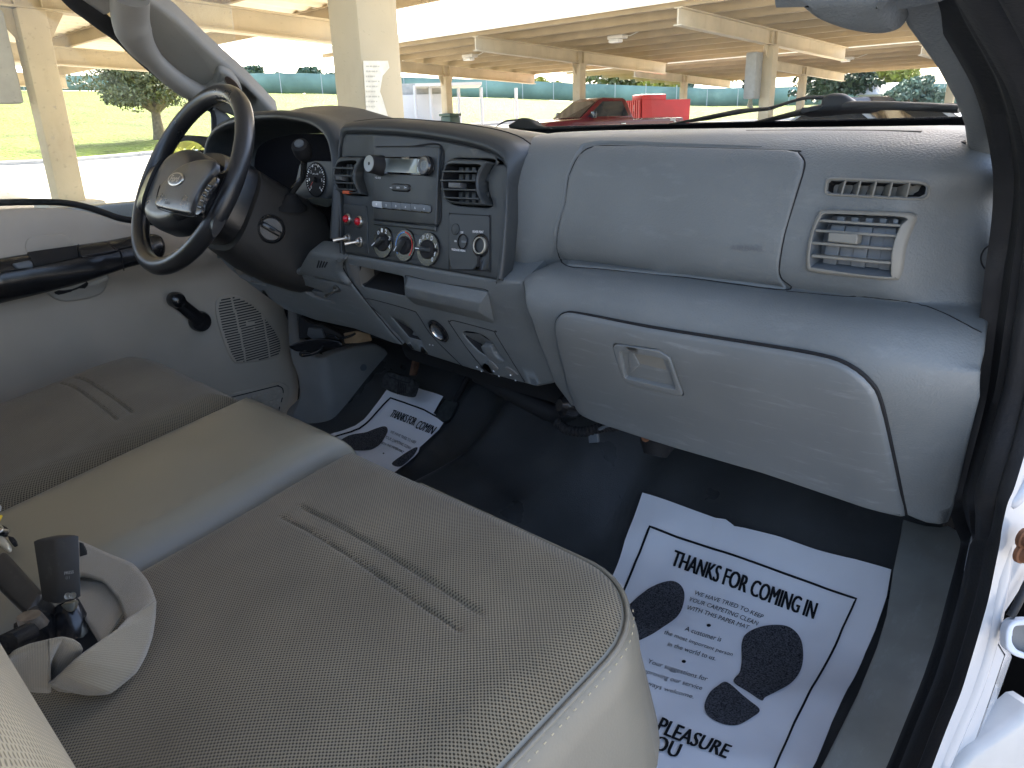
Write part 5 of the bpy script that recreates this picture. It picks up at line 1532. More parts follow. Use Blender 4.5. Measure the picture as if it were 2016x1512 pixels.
fr_ = zz('a4', [(1240, 330), (1300, 420), (1450, 560), (1620, 660), (1660, 780), (1690, 960), (1702, 1100), (1690, 1200), (1620, 1310)])
DL = [(-1.05, .655), (-.6, .655)] + [SDR.uv(p) for p in belt[1:]] + [(.18, .575)] + [(.235, .5)] + [SDR.uv(p) for p in fr_[3:]] + [(.12, -.03), (-1.05, -.03)]
greydoor = M('grey_door_trim', (.35, .31, .255), .52, .4, var=.07, vscale=5, grain=.3, gscale=600, gdist=.0006, dust=((.38, .34, .30), 5, .28, (1, 1, 1.6)))
relief('trim_panel', SDR, DL, greydoor, door, h=0, b=.010, depth=.05, step=.022, dl=.015, smooth=70)
tube('belt_seal', [SDR.P(*SDR.uv(p)) + Vector((-.012, 0, .006)) for p in cr(belt, 4)], .007, blackm, door, 8)
DPf = SDR
arm_px = cr(zz('a4', [(-60, 395), (0, 380), (155, 352), (300, 322), (430, 296), (600, 272), (770, 240), (870, 232), (918, 262), (936, 318), (920, 362), (882, 380), (780, 405), (680, 430), (480, 490), (250, 545), (0, 605), (-60, 620)]), 3, True)
am = relief('armrest', SDR, SDR.loop(arm_px), blackg, door, h=.016, b=.012, bh=.014, depth=.03, step=.018, smooth=60)
relief('grab_recess', SDR, SDR.loop(rnd(zz('a4', [(150, 362), (300, 332), (428, 305), (440, 385), (300, 418), (190, 436)]), 3)), blackm, am, h=.0175, b=.002, depth=.004, step=.02)
relief('release_handle', SDR, SDR.loop(rnd(zz('a4', [(62, 428), (160, 408), (178, 418), (182, 442), (95, 452)]), 4)), greym2, am, h=.022, b=.003, depth=.008)
relief('switch_blank', SDR, SDR.loop(cr(zz('a4', [(440, 330), (480, 322), (585, 300), (640, 335), (660, 355), (520, 380), (450, 386)]), 3, True)), blackg, am, h=.019, b=.004, depth=.006)
for L in ([(582, 290), (600, 310), (655, 345), (678, 360), (684, 425)], [(0, 470), (180, 438), (440, 385), (640, 345), (780, 318)], [(432, 298), (440, 340), (448, 388)]):
    seam(SDR, zz('a4', L), parent=am, r=.0012, h=.0178, name='armrest_seam')
relief('pull_cup', SDR, SDR.loop(cr(zz('a4', [(245, 540), (330, 535), (480, 488), (492, 512), (605, 466), (606, 500), (585, 556), (540, 585), (470, 602), (370, 615), (300, 596)]), 3, True)), M('worn_beige_cup', (.33, .31, .27), .5, .4, dust=((.5, .47, .40), 30, .4, (1, 1, 1))), door, h=.008, b=.006, depth=.02, step=.02)
relief('pull_hollow', SDR, SDR.loop(cr(zz('a4', [(300, 545), (400, 528), (485, 490), (480, 515), (440, 550), (350, 570)]), 3, True)), blackm, door, h=.0095, b=.001, depth=.003)
relief('blank_badge', SDR, SDR.loop(rnd(zz('a4', [(140, 290), (160, 250), (340, 232), (385, 245), (425, 300), (300, 322), (150, 352)]), 8)), greydoor, door, h=.0025, b=.002, depth=.004, step=.02)
# window crank
ck = zz('a4', [(970, 600), (1125, 725)])
c0, c1 = SDR.at(ck[0], .004), SDR.at(ck[1], .004); nn = SDR.N(*SDR.uv(ck[1]))
cw = thing('window_crank', 'black window crank handle on the driver door', 'window crank', c1)
lathe('hub', [(.026, 0), (.026, .012), (.023, .020), (.010, .024), (0, .025)], c1, nn, blackg, cw, 28)
bm = bmesh.new()
add_tube(bm, [c1 + nn * .016, c1.lerp(c0, .3) + nn * .022, c1.lerp(c0, .7) + nn * .024, c0 + nn * .024], [.020, .017, .016, .019], 14, flat=(.45, nn))
bmobj('arm', bm, blackg, cw, 60)
lathe('knob', [(.019, .020), (.0195, .040), (.016, .052), (.008, .056), (0, .056)], c0, nn, blackg, cw, 24)
# speaker grille
gpx = cr(zz('a4', [(1228, 605), (1290, 577), (1370, 590), (1450, 640), (1540, 745), (1592, 840), (1588, 905), (1540, 940), (1360, 966), (1310, 940), (1262, 830), (1222, 690)]), 5, True)
sg = relief('speaker_grille', SDR, SDR.loop(gpx), greydoor, door, h=.004, b=.006, bh=.004, depth=.008, step=.02)
gi = SDR.loop(gpx); gi = inset(gi if area(gi) > 0 else gi[::-1], .006)
GA_ = np.array(gi)
V = []; F = []
vz0, vz1 = GA_[:, 1].min(), GA_[:, 1].max()
nrow = 27
us = np.linspace(GA_[:, 0].min(), GA_[:, 0].max(), 60)
for k in range(nrow):
    v0 = lerp(vz0 + .004, vz1 - .004, k / (nrow - 1)); hw = .0016
    pts = np.array([(u, v0) for u in us]); ins = inpoly(pts, gi)
    f = (us - us[0]) / (us[-1] - us[0])
    ins &= ~((abs(f - .25 - .06 * (1 - k / nrow)) < .010) | (abs(f - .70 - .05 * (1 - k / nrow)) < .010))
    j = 0
    while j < len(us):
        if ins[j]:
            j2 = j
            while j2 + 1 < len(us) and ins[j2 + 1]: j2 += 1
            if j2 > j:
                b0 = len(V)
                for u, dv in ((us[j], -hw), (us[j2], -hw), (us[j2], hw), (us[j], hw)):
                    V.append(SDR.P(u, v0 + dv) + SDR.N(u, v0) * .0046)
                F.append((b0, b0 + 1, b0 + 2, b0 + 3))
            j = j2 + 1
        else: j += 1
mesh('grille_slots', V, F, M('slot_shadow', (.03, .03, .03), .9), sg, 0)
# lower bump pad
bpx = rnd(zz('a4', [(1250, 1150), (1580, 1070), (1628, 1085), (1640, 1130), (1590, 1290), (1400, 1310)]), [4, 6, 10, 12, 10, 4])
bpd = relief('bump_pad', SDR, SDR.loop(bpx), greydoor, door, h=.0045, b=.003, depth=.006, step=.015)
B2 = SDR.loop(bpx); B2 = inset(B2 if area(B2) > 0 else B2[::-1], .014)
seam(SDR, rnd(zz('a4', [(1290, 1160), (1570, 1090), (1598, 1105), (1600, 1140), (1560, 1280), (1420, 1290)]), [4, 6, 8, 10, 8, 4]), parent=bpd, r=.0016, h=.0045, closed=True, name='pad_line')
bm = bmesh.new()
for j in range(6):
    for i in range(7):
        x, y = 1380 + i * 37 + (j % 2) * 18 - j * 4, 1135 + j * 26 - i * 7
        if inpoly(np.array([SDR.uv(zz('a4', [(x, y)])[0])]), B2)[0]:
            c = SDR.at(zz('a4', [(x, y)])[0], .004)
            add_lathe(bm, [(.0075, 0), (.006, .003), (.003, .0042), (0, .0045)], c, SDR.N(*SDR.uv(zz('a4', [(x, y)])[0])), 12)
bmobj('dimples', bm, greydoor, bpd)
# window frame, glass, mirror sail
DG = Plane((-.845, 0, .7), (1, 0, 0))
relief('mirror_sail', Plane((-.815, .13, .65), (1, -.05, 0)), Plane((-.815, .13, .65), (1, -.05, 0)).loop(rnd(zz('b2', [(668, 225), (705, 215), (800, 315), (830, 420), (830, 560), (700, 575), (672, 560)]), 3)), M('grey_sail', (.10, .10, .10), .5), door, h=.004, b=.003, depth=.02)
SAILP = Plane((-.80, .13, .65), (1, -.05, 0))
tube('window_channel', [SAILP.at(p, .0) for p in zz('b2', [(655, 250), (668, 300), (680, 580)])], .006, blackm, door, 8)
glm = glass('side_glass', (.97, .98, .96), .04, .14)
box('window_glass', (-.845, -.42, .86), (.004, 1.2, .62), glm, door, bevel=0)
skin = box('outer_skin', (-.915, -.42, .22), (.03, 1.3, .82), whitebody, door, bevel=.01)
# door mirror
mr = thing('door_mirror', 'black driver door mirror reflecting sunlit leaves', 'door mirror', (-1.05, .12, .7))
MH = Plane((-1.08, .14, .71), (.30, -.95, .09))
mout = cr(zz('a1', [(850, 985), (858, 900), (880, 820), (935, 778), (1060, 765), (1190, 790), (1260, 900), (1240, 1010), (1100, 1040), (940, 1030)]), 4, True)
relief('housing', MH, MH.loop(mout), blackm, mr, h=.004, b=.012, bh=.010, depth=.08, step=.03)
mirm = M('mirror_glass', (.85, .87, .86), .01, .5, 1.0)
relief('glass', MH, MH.loop(cr(zz('a1', [(925, 985), (935, 900), (975, 840), (1060, 800), (1140, 815), (1190, 880), (1190, 990), (1080, 1015), (980, 1005)]), 4, True)), mirm, mr, h=.008, b=0, depth=.003)
tube('arm', [Vector((-1.0, .16, .64)), Vector((-.9, .15, .62)), Vector((-.84, .14, .60))], .02, blackm, mr, 10)

# ---------------- windshield pillars
along = Vector((.12, -.80, .50)).normalized(); across = Vector((-.55, -.75, -.20))
pn_ = along.cross(across).normalized()
if pn_.dot(CAM - Vector((-.76, .21, .82))) < 0: pn_ = -pn_
PA = Plane(Vector((-.76, .21, .817)), pn_)
pill = thing('windshield_pillar', 'grey trimmed driver side windshield pillar with a long grab handle', 'windshield pillar', (-.76, .2, .8), None)
pa_px = zz('a1', [(480, -60), (560, 0), (640, 75), (700, 190), (780, 285), (900, 395), (1010, 485), (1130, 562), (1250, 640), (1440, 715), (1580, 655), (1400, 470), (1200, 295), (1000, 105), (850, 0), (790, -60)])
greypil = M('grey_pillar_trim', (.20, .188, .168), .55, .35, var=.05, vscale=10, grain=.25, gscale=800)
relief('trim', PA, PA.loop(pa_px), greypil, pill, h=0, b=.012, depth=.04, step=.03, smooth=60)
relief('trim_backing', PA.off(-.016), PA.off(-.016).loop(zz('a1', [(500, -60), (640, 75), (700, 190), (900, 395), (1130, 562), (1440, 715), (1560, 655), (1390, 470), (1190, 295), (990, 105), (780, -60)])), greypil, pill, h=0, b=0, depth=.01)
hpx = zz('a1', [(735, -40), (735, 60), (752, 135), (800, 220), (870, 300), (960, 385), (1060, 462), (1170, 520), (1290, 480)])
hp = [PA.at(p, h) for p, h in zip(hpx, (.012, .016, .022, .026, .028, .028, .024, .014, .004))]
tube('grab_handle', cr(hp, 6), [interp(k, [0, 12, 24, 40, 48], [.036, .036, .021, .023, .030]) for k in range(49)], greypil, pill, 20, smooth=80)
relief('handle_pad', PA, PA.loop(cr(zz('a1', [(1190, 540), (1210, 440), (1225, 385), (1250, 372), (1300, 395), (1350, 450), (1370, 510), (1330, 545), (1250, 570)]), 4, True)), greypil, pill, h=.018, b=.008, bh=.012, depth=.02, step=.02, smooth=80, bev=4)
relief('screw_cover', PA, PA.loop(cr(zz('a1', [(1268, 415), (1290, 403), (1335, 440), (1358, 485), (1345, 497), (1300, 465)]), 4, True)), M('brown_screw_cover', (.07, .045, .035), .5), pill, h=.0195, b=.001, depth=.004)
relief('handle_pad', PA, PA.loop(cr(zz('a1', [(690, -60), (700, 20), (750, 60), (815, 70), (835, 30), (820, -60)]), 4, True)), greypil, pill, h=.018, b=.008, bh=.012, depth=.02, step=.02, smooth=80, bev=4)
relief('screw_cover', PA, PA.loop(cr(zz('a1', [(755, -20), (790, 25), (815, 28), (815, 0), (790, -20)]), 4, True)), M('brown_screw_cover_2', (.07, .045, .035), .5), pill, h=.0195, b=.001, depth=.004)
SEALP = PA.off(-.02)
tube('door_seal', [SEALP.at(p, 0) for p in cr(zz('a1', [(380, -60), (440, 10), (520, 75), (600, 140), (690, 210), (790, 310), (900, 410), (1020, 505), (1130, 575), (1240, 640)]), 5)], [interp(k, [0, 45], [.024, .010]) for k in range(46)], seal, pill, 10, flat=(.5, pn_))
tube('glass_seal', [SEALP.at(p, .004) for p in zz('a1', [(790, -60), (868, -2), (1004, 100), (1204, 290), (1404, 465), (1584, 652)])], .005, blackm, pill, 6)

# passenger pillar
PB = Plane((.80, .02, .76), (0, -.55, -.83), up=(0, -.83, .55))
if PB.n.dot(CAM - PB.p) < 0: PB.n = -PB.n; PB.a = -PB.a
pil2 = thing('windshield_pillar', 'grey passenger side windshield pillar curving up from the dashboard end', 'windshield pillar', (.8, 0, .8), None)
pb_px = zz('b5', [(120, -90), (190, 0), (247, 138), (330, 252), (430, 392), (530, 572), (592, 735), (612, 868), (640, 900), (740, 960), (850, 1010), (848, 900), (828, 790), (796, 630), (738, 450), (640, 262), (560, 122), (505, 0), (460, -90)])
relief('trim', PB, PB.loop(pb_px), grey, pil2, h=.006, b=.009, bh=.012, depth=.05, step=.012, smooth=70, bev=4)
gh = cr(zz('a3', [(640, -80), (700, -40), (770, 0), (870, 75), (1000, 128), (1120, 155), (1230, 165), (1320, 150), (1362, 125), (1345, 60), (1310, 0), (1280, -80)]), 4, True)
relief('grab_handle', PB.off(.012), PB.off(.012).loop(gh), grey, pil2, h=.010, b=.012, bh=.016, depth=.03, step=.015, smooth=80, bev=5)
sp_ = PB.off(.0)
relief('corner_clip', Plane((.76, .06, .757), (0, -.3, 1), up=(0, 1, 0)), Plane((.76, .06, .757), (0, -.3, 1), up=(0, 1, 0)).loop(zz('b5', [(555, 848), (605, 838), (610, 862), (585, 858)])), blackm, pil2, h=.002, b=0, depth=.004)

# ---------------- passenger door opening: rubber seal, scuff plate, white jamb
inn = [(1850, -45)] + zz('b5', [(510, 0), (560, 120), (640, 260), (740, 450), (800, 640), (830, 800), (850, 960)]) + [(1984, 347), (1980, 413), (1970, 485), (1960, 538), (1954, 591), (1946.5, 644), (1941, 692), (1931, 782), (1905, 883), (1880, 985), (1900, 1040), (1917, 1060), (1908, 1100), (1884, 1191), (1867, 1260), (1839, 1345), (1803, 1438), (1774, 1512), (1745, 1580)]
XI = [.80, .805, .812, .82, .83, .838, .843, .846] + [.848, .85, .85, .85, .85, .85, .85, .85, .848, .842, .835, .835, .838, .845, .850, .852, .855, .858, .86]
outt = [(1985, -45), (2010, 0), (2030, 40), (2052, 90), (2075, 150), (2092, 220), (2100, 270), (2102, 320), (2102, 350), (2098, 413), (2090, 485), (2082, 538), (2074, 591), (2064, 644), (2056, 692), (2042, 760), (2020, 850), (2006, 900), (1978, 990), (1970, 1025), (1958, 1070), (1936, 1180), (1912, 1264), (1884, 1357), (1851, 1438), (1823, 1512), (1796, 1580)]
yy = [lerp(-45, 1580, k / 129) for k in range(130)]
_iy = [p[1] for p in inn]; _oy = [p[1] for p in outt]
A3 = [onX((interp(y, _iy, [p[0] for p in inn]), y), interp(y, _iy, XI)) for y in yy]
B3 = [onX((interp(y, _oy, [p[0] for p in outt]), y), .905) for y in yy]
NS = 130
for _ in range(2):                              # ease the corners
    A3 = [A3[0]] + [(A3[k - 1] + A3[k] * 2 + A3[k + 1]) / 4 for k in range(1, NS - 1)] + [A3[-1]]
    B3 = [B3[0]] + [(B3[k - 1] + B3[k] * 2 + B3[k + 1]) / 4 for k in range(1, NS - 1)] + [B3[-1]]
prof = [(0, .0), (.03, .010), (.08, .014), (.14, .010), (.18, .002), (.30, .004), (.44, .008), (.50, .002), (.54, -.004), (.58, .002), (.64, .011), (.72, .014), (.80, .010), (.85, .0), (.90, .004), (.95, .004), (1, -.004)]
rows = []
for k in range(NS):
    a, b = A3[k], B3[k]; t_ = (A3[min(k + 1, NS - 1)] - A3[max(k - 1, 0)]).normalized(); n = t_.cross(b - a).normalized()
    if n.dot(CAM - a) < 0: n = -n
    rows.append([a + Vector((-.01, .03, 0))] + [a.lerp(b, s) + n * h for s, h in prof])
ws = loftq('door_seal', rows, seal, None, smooth=60)
tag(ws, 'wide ribbed black rubber seal lining the open passenger doorway', 'door seal')
# scuff plate
sc_r = zz('b6', [(412, 395), (400, 440), (365, 560), (330, 720), (285, 880), (220, 1095), (130, 1325), (60, 1505), (20, 1610)])
sc_l = zz('a8', [(1450, 230), (1415, 400), (1385, 600), (1340, 750), (1250, 970), (1110, 1250), (1060, 1345), (1020, 1420)])
SCP = Plane((.80, .2, .110), (-.12, -.30, 1), up=(0, 1, .2))
top_edge = [(1777, 1020), (1795, 1026), (1822, 1033), (1850, 1036), (1866, 1033)]
scl = SCP.loop(top_edge + sc_r + sc_l[::-1])
def scb(u, v): return 0.0
spo = relief('scuff_plate', SCP, scl, scuffm, None, h=0, b=.004, depth=.06, step=.02, smooth=60)
tag(spo, 'scratched grey plastic scuff plate along the passenger door sill', 'scuff plate')
rim_px = zz('b6', [(395, 385), (412, 398), (365, 560), (330, 720), (285, 880), (220, 1095), (130, 1325), (60, 1505), (30, 1585)])
_re = cr(rim_px[1:], 5)
relief('raised_edge', SCP, SCP.loop(_re + [(p[0] - 13, p[1] - 2) for p in _re[::-1]]), M('worn_plate_edge', (.30, .30, .29), .5, var=.2, vscale=60), spo, h=.004, b=.0025, depth=.006)

# cab shell: white outer body, roof, rear wall
cab = thing('truck_cab', 'white painted truck cab body around the passenger doorway', 'truck cab', (0, 0, 0))
JP = Plane((.905, 0, .3), (.90, -.42, .05))
jam = [(2060, 780), (2010, 900), (1978, 990), (1958, 1070), (1936, 1180), (1912, 1264), (1884, 1357), (1851, 1438), (1823, 1512), (1790, 1600), (1875, 1600), (1890, 1540), (1911, 1493), (1930, 1440), (1955, 1368), (1981, 1290), (1964, 1262), (1968, 1236), (1980, 1208), (2000, 1178), (2045, 1105), (2062, 1000)]
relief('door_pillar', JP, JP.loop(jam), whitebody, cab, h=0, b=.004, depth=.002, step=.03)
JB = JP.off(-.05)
relief('hinge_gap_shade', JB, JB.loop([(1955, 1100), (2070, 1100), (2070, 1560), (1840, 1560), (1900, 1470), (1950, 1330)]), M('gap_shade', (.002, .002, .002), 1.0, 0.0), cab, h=0, b=0, depth=.002)  # near-black sheet puts the darkness of the gap into colour
fl0 = [JP.at(p, -.001) for p in ((1911, 1493), (1930, 1440), (1955, 1368), (1981, 1290), (1964, 1262))]
fl1 = [JP.off(-.02).at(p) for p in ((1914, 1490), (1936, 1444), (1964, 1374), (1992, 1294), (1982, 1262))]
loftq('inner_flange', [fl0, fl1], whitebody, cab)
tube('pressed_ridge', [JP.at(p, -.006) for p in cr([(2016, 985), (1990, 1090), (1972, 1170), (1958, 1250), (1928, 1350), (1893, 1435), (1862, 1510), (1845, 1570)], 5)], [interp(k, [0, 8, 30, 36], [.002, .010, .010, .006]) for k in range(36)], whitebody, cab, 14, smooth=80)
tube('pressed_ridge', [JP.at(p, -.004) for p in cr([(2050, 905), (2020, 960), (2000, 990), (1993, 1000)], 5)], [interp(k, [0, 15], [.012, .005]) for k in range(16)], whitebody, cab, 14, smooth=80)
JR = JP.off(.012)
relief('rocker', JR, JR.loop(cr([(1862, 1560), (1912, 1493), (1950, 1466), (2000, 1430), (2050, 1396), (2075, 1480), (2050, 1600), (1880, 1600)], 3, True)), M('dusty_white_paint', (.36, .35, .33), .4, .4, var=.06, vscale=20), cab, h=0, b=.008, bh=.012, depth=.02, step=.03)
# check strap
cs = thing('door_check', 'rusty bolted door check strap on the white door pillar', 'door check', JP.at((1990, 1060), 0))
for p, r in (((1989, 1047), .0085), ((1985, 1076), .0088)):
    lathe('bolt', [(r * 1.2, 0), (r * 1.2, .004), (r, .005), (r * .95, .012), (r * .5, .015), (0, .0155)], JP.at(p, .012), JP.N(0, .3), rust, cs, 14)
tube('strap', [JP.at(p, h) for p, h in (((1985, 1052), .026), ((1998, 1066), .034), ((2015, 1072), .045), ((2045, 1090), .06))], .0085, blackg, cs, 10)
tube('loop', [JP.at((1998 + 9 * math.cos(a), 1064 + 6 * math.sin(a)), .038) for a in [2 * math.pi * k / 16 for k in range(16)]], .003, blackm, cs, 8, closed=True)
# open passenger door: the latch-side bracket peeks into view
pd_ = thing('passenger_door', 'edge of the opened passenger door with a grey hollow bracket', 'door', JP.at((2010, 1230), .03))
BKP = Plane(JP.at((2000, 1230), .03), (.55, -.75, .35))
o1 = rnd([(1968, 1238), (1974, 1222), (1984, 1215), (2040, 1213), (2042, 1299), (2025, 1296), (1985, 1284), (1968, 1270)], 8)
o2 = rnd([(1981, 1240), (1986, 1226), (2034, 1223), (2035, 1285), (2020, 1284), (1990, 1272), (1981, 1258)], 6)
relief('hinge_bracket', BKP, BKP.loop(o1), [M('grey_metal_bracket', (.50, .51, .53), .5, .4), greyw], pd_, h=.012, b=.002, depth=.010, holes=[BKP.loop(o2)], hole_depth=.012, hb=.002, hole_mat=1)
bar(BKP, (1987, 1232), (1986, 1250), 4, whitepaint, pd_, h=.004, depth=.02, name='bolt_head', b=.001)
tube('door_edge_gap', [BKP.at(p, .004) for p in cr([(2050, 1105), (2022, 1140), (2000, 1185), (1985, 1212)], 5)], .004, seal, pd_, 8)
head = M('headliner', (.60, .58, .54), .9, .1)
box('roof', (0, -.55, 1.30), (1.52, 1.45, .05), [head], cab, bevel=.02)
box('rear_wall', (0, -1.28, .36), (1.66, .06, .80), [greydoor], cab, bevel=.01)
for sx in (-1, 1): box('rear_pillar', (sx * .72, -1.28, 1.02), (.22, .07, .54), [greydoor], cab, bevel=.01)
tube('roof_rail', [Vector((.80, -.36, 1.12)), Vector((.77, -.44, 1.19)), Vector((.73, -.52, 1.26)), Vector((.73, -1.25, 1.27))], .028, whitebody, cab, 10)
tube('roof_rail', [Vector((-.79, -.30, 1.17)), Vector((-.76, -.42, 1.24)), Vector((-.73, -1.25, 1.27))], .028, whitebody, cab, 10)
rows = []
for k in range(9):
    y = lerp(.40, 1.55, k / 8)
    rows.append([Vector((x, y, .715 - .05 * (x / .9) ** 2 - .03 * k / 8)) for x in np.linspace(-.88, .88, 17)])
loftq('hood', rows, whitebody, cab, smooth=80)
for sx in (-1, 1): box('fender', (sx * .90, .98, .32), (.06, 1.2, .74), whitebody, cab, bevel=.02)
# windshield: curved sheet from the dash base up to the roof
wrows = []
for k in range(13):
    t = k / 12; wrows.append([Vector((x * (1 - .06 * t), ybase(x) + .035 - t * (.74 - .10 * x * x), .752 + t * .52)) for x in np.linspace(-.80, .80, 25)])
wsh = thing('windshield', 'wide curved windshield glass with a black lower band', 'windshield', (0, .3, .75))
loftq('glass', wrows, glass('windshield_glass', (.97, .985, .975), .03, .07), wsh, smooth=180)
wf = M('windshield_frit', (.006, .006, .007), .3, .5)
lowb = []
fx = np.linspace(-.22, .80, 60)
def ws_pt(x, t): return Vector((x * (1 - .06 * t), ybase(x) + .035 - t * (.74 - .10 * x * x), .752 + t * .52))
V = []; F = []
for k, x in enumerate(fx):
    tt = .0355 + .0045 * sstep(.0, .25, x)
    V += [ws_pt(x, -.02) + Vector((0, -.002, -.002)), ws_pt(x, tt) + Vector((0, -.002, -.002))]
F = [(2 * k, 2 * k + 2, 2 * k + 3, 2 * k + 1) for k in range(len(fx) - 1)]
b0 = len(V)
for k in range(150):                            # dotted upper border
    x = lerp(.36, .79, k / 149); p = ws_pt(x, .0395); q = ws_pt(x, .0455)
    F.append((len(V), len(V) + 1, len(V) + 2)); V += [p + Vector((-.0013, -.002, -.002)), p + Vector((.0013, -.002, -.002)), q + Vector((0, -.002, -.002))]
mesh('black_band', V, F, wf, wsh, 0)

# wipers lie just outside the glass
def glass_pt(px, lift):
    d = ray(*px); best = None
    for k in range(400):
        t = .5 + k * .004; p = CAM + d * (t / d.length)
        f = p.y - (ybase(p.x) + .035 - ((p.z - .752) / .52) * (.74 - .10 * p.x * p.x)) - lift
        if best is None or abs(f) < best[0]: best = (abs(f), p)
    return best[1]
wm = M('wiper_black', (.018, .018, .018), .5, .4)
w1 = thing('wiper', 'long black windshield wiper with a raised hub, in front of the passenger side', 'windshield wiper', glass_pt((1640, 210), .03))
def wtube(name, pts, k, r, par, flat=None, lift=.03):
    P = [glass_pt(p, lift) for p in cr(zz(k, pts), 5)]
    rr_ = [interp(i, np.linspace(0, len(P) - 1, len(r)), r) for i in range(len(P))] if isinstance(r, (list, tuple)) else r
    return tube(name, P, rr_, wm, par, 10, flat=flat)
wtube('blade', [(40, 690), (250, 655), (430, 620), (605, 600)], 'a3', [.0012, .0042, .0045, .0022], w1, (.9, (0, -.5, .8)), .035)
wtube('arm', [(520, 612), (610, 600), (690, 575), (790, 546), (880, 541), (960, 541)], 'a3', [.0024, .0028, .0022, .0022, .0026, .0030], w1, None, .05)
wtube('linkage', [(480, 690), (640, 655), (800, 618), (960, 590), (1150, 585), (1400, 590), (1660, 604)], 'a3', [.0020, .0036, .0048, .0056, .0056, .0050, .0050], w1, None, .04)
S_w = Plane(glass_pt((1645, 205), .045), (0, -1, .2))
relief('hub_cover', S_w, S_w.loop(cr(zz('a3', [(890, 590), (905, 556), (935, 528), (985, 520), (1035, 526), (1070, 552), (1100, 575), (1150, 590), (1190, 582), (1140, 606), (1000, 612), (800, 630), (800, 612)]), 4, True)), wm, w1, h=.01, b=.006, depth=.03)
wtube('upper_strip', [(1180, 580), (1400, 580), (1640, 578)], 'a3', [.0010, .0012, .0012], w1, None, .06)
w2 = thing('wiper', 'short wiper end peeking over the middle of the dashboard', 'windshield wiper', glass_pt((1030, 243), .03))
S_w2 = Plane(glass_pt((1030, 243), .04), (0, -1, .2))
relief('hub_cover', S_w2, S_w2.loop(cr(zz('b7', [(150, 432), (200, 400), (225, 382), (275, 380), (310, 395), (340, 425), (400, 438), (430, 455), (300, 470), (180, 450)]), 4, True)), wm, w2, h=.01, b=.005, depth=.02)
wtube('arm', [(60, 432), (110, 402), (160, 392), (230, 390)], 'b7', [.0012, .0018, .0018, .002], w2, None, .045)
cwl = loftq('cowl', [[Vector((x, ybase(x) + .05 + dy, .742 + dz)) for x in np.linspace(-.84, .84, 30)] for dy, dz in ((0, -.02), (.02, -.01), (.10, -.012), (.16, -.02))], blackm, cab, smooth=80)
# ---------------- bench seat
def fabric(name, c1, c2, sx=.0038, sy=.0036, ang=0.0):
    """knitted cloth: staggered pale stitches over dark gaps"""
    m = bpy.data.materials.new(name); t, N, L, b = nt(m)
    tc = N.new('ShaderNodeTexCoord'); mp = N.new('ShaderNodeMapping'); mp.inputs['Rotation'].default_value = (0, 0, ang)
    L.new(tc.outputs['UV'], mp.inputs[0])
    nz = N.new('ShaderNodeTexNoise'); nz.inputs['Scale'].default_value = 140; L.new(mp.outputs[0], nz.inputs['Vector'])
    ad = N.new('ShaderNodeVectorMath'); ad.operation = 'MULTIPLY_ADD'
    L.new(nz.outputs[1], ad.inputs[0]); ad.inputs[1].default_value = (.0009, .0009, 0); L.new(mp.outputs[0], ad.inputs[2])
    sp3 = N.new('ShaderNodeSeparateXYZ'); L.new(ad.outputs[0], sp3.inputs[0])
    def wave(sock, per):
        q1 = N.new('ShaderNodeMath'); q1.operation = 'MULTIPLY'; q1.inputs[1].default_value = 2 * math.pi / per; L.new(sock, q1.inputs[0])
        q2 = N.new('ShaderNodeMath'); q2.operation = 'SINE'; L.new(q1.outputs[0], q2.inputs[0]); return q2.outputs[0]
    pr = N.new('ShaderNodeMath'); pr.operation = 'MULTIPLY'; L.new(wave(sp3.outputs[0], sx), pr.inputs[0]); L.new(wave(sp3.outputs[1], sy), pr.inputs[1])
    br = N.new('ShaderNodeMapRange'); br.interpolation_type = 'SMOOTHSTEP'; br.inputs[1].default_value = -.15; br.inputs[2].default_value = .65; L.new(pr.outputs[0], br.inputs[0])
    n2 = N.new('ShaderNodeTexNoise'); n2.inputs['Scale'].default_value = 9; n2.inputs['Detail'].default_value = 6; L.new(tc.outputs['UV'], n2.inputs['Vector'])
    r = N.new('ShaderNodeMapRange'); r.inputs[1].default_value = .3; r.inputs[2].default_value = .7; r.inputs[3].default_value = .86; r.inputs[4].default_value = 1.12
    L.new(n2.outputs[0], r.inputs[0])
    mx = N.new('ShaderNodeMix'); mx.data_type = 'RGBA'; mx.inputs['A'].default_value = (*c1, 1); mx.inputs['B'].default_value = (*c2, 1)
    L.new(br.outputs[0], mx.inputs['Factor'])
    sc = N.new('ShaderNodeVectorMath'); sc.operation = 'SCALE'; L.new(mx.outputs['Result'], sc.inputs[0]); L.new(r.outputs[0], sc.inputs['Scale'])
    L.new(sc.outputs[0], b.inputs['Base Color']); b.inputs['Roughness'].default_value = .95; b.inputs['Specular IOR Level'].default_value = .1
    b.inputs['Sheen Weight'].default_value = .15
    inv = N.new('ShaderNodeMath'); inv.operation = 'SUBTRACT'; inv.inputs[0].default_value = 1; L.new(br.outputs[0], inv.inputs[1])
    bp_ = N.new('ShaderNodeBump'); bp_.inputs['Strength'].default_value = .6; bp_.inputs['Distance'].default_value = .0008
    L.new(inv.outputs[0], bp_.inputs['Height']); L.new(bp_.outputs[0], b.inputs['Normal'])
    return m
cloth = fabric('taupe_knit_cloth', (.152, .128, .088), (.020, .016, .010))
clothback = fabric('pale_ribbed_cloth', (.30, .26, .175), (.14, .12, .075), .0085, .0042, R(35))
vinyl = M('taupe_vinyl', (.155, .142, .108), .36, .45, var=.05, vscale=14, grain=.16, gscale=420, gdist=.0006, rvar=.05)
vinylside = M('pale_taupe_vinyl', (.138, .126, .098), .42, .4, var=.05, vscale=10, grain=.15, gscale=420)
thread = M('cream_thread', (.34, .29, .19), .8)

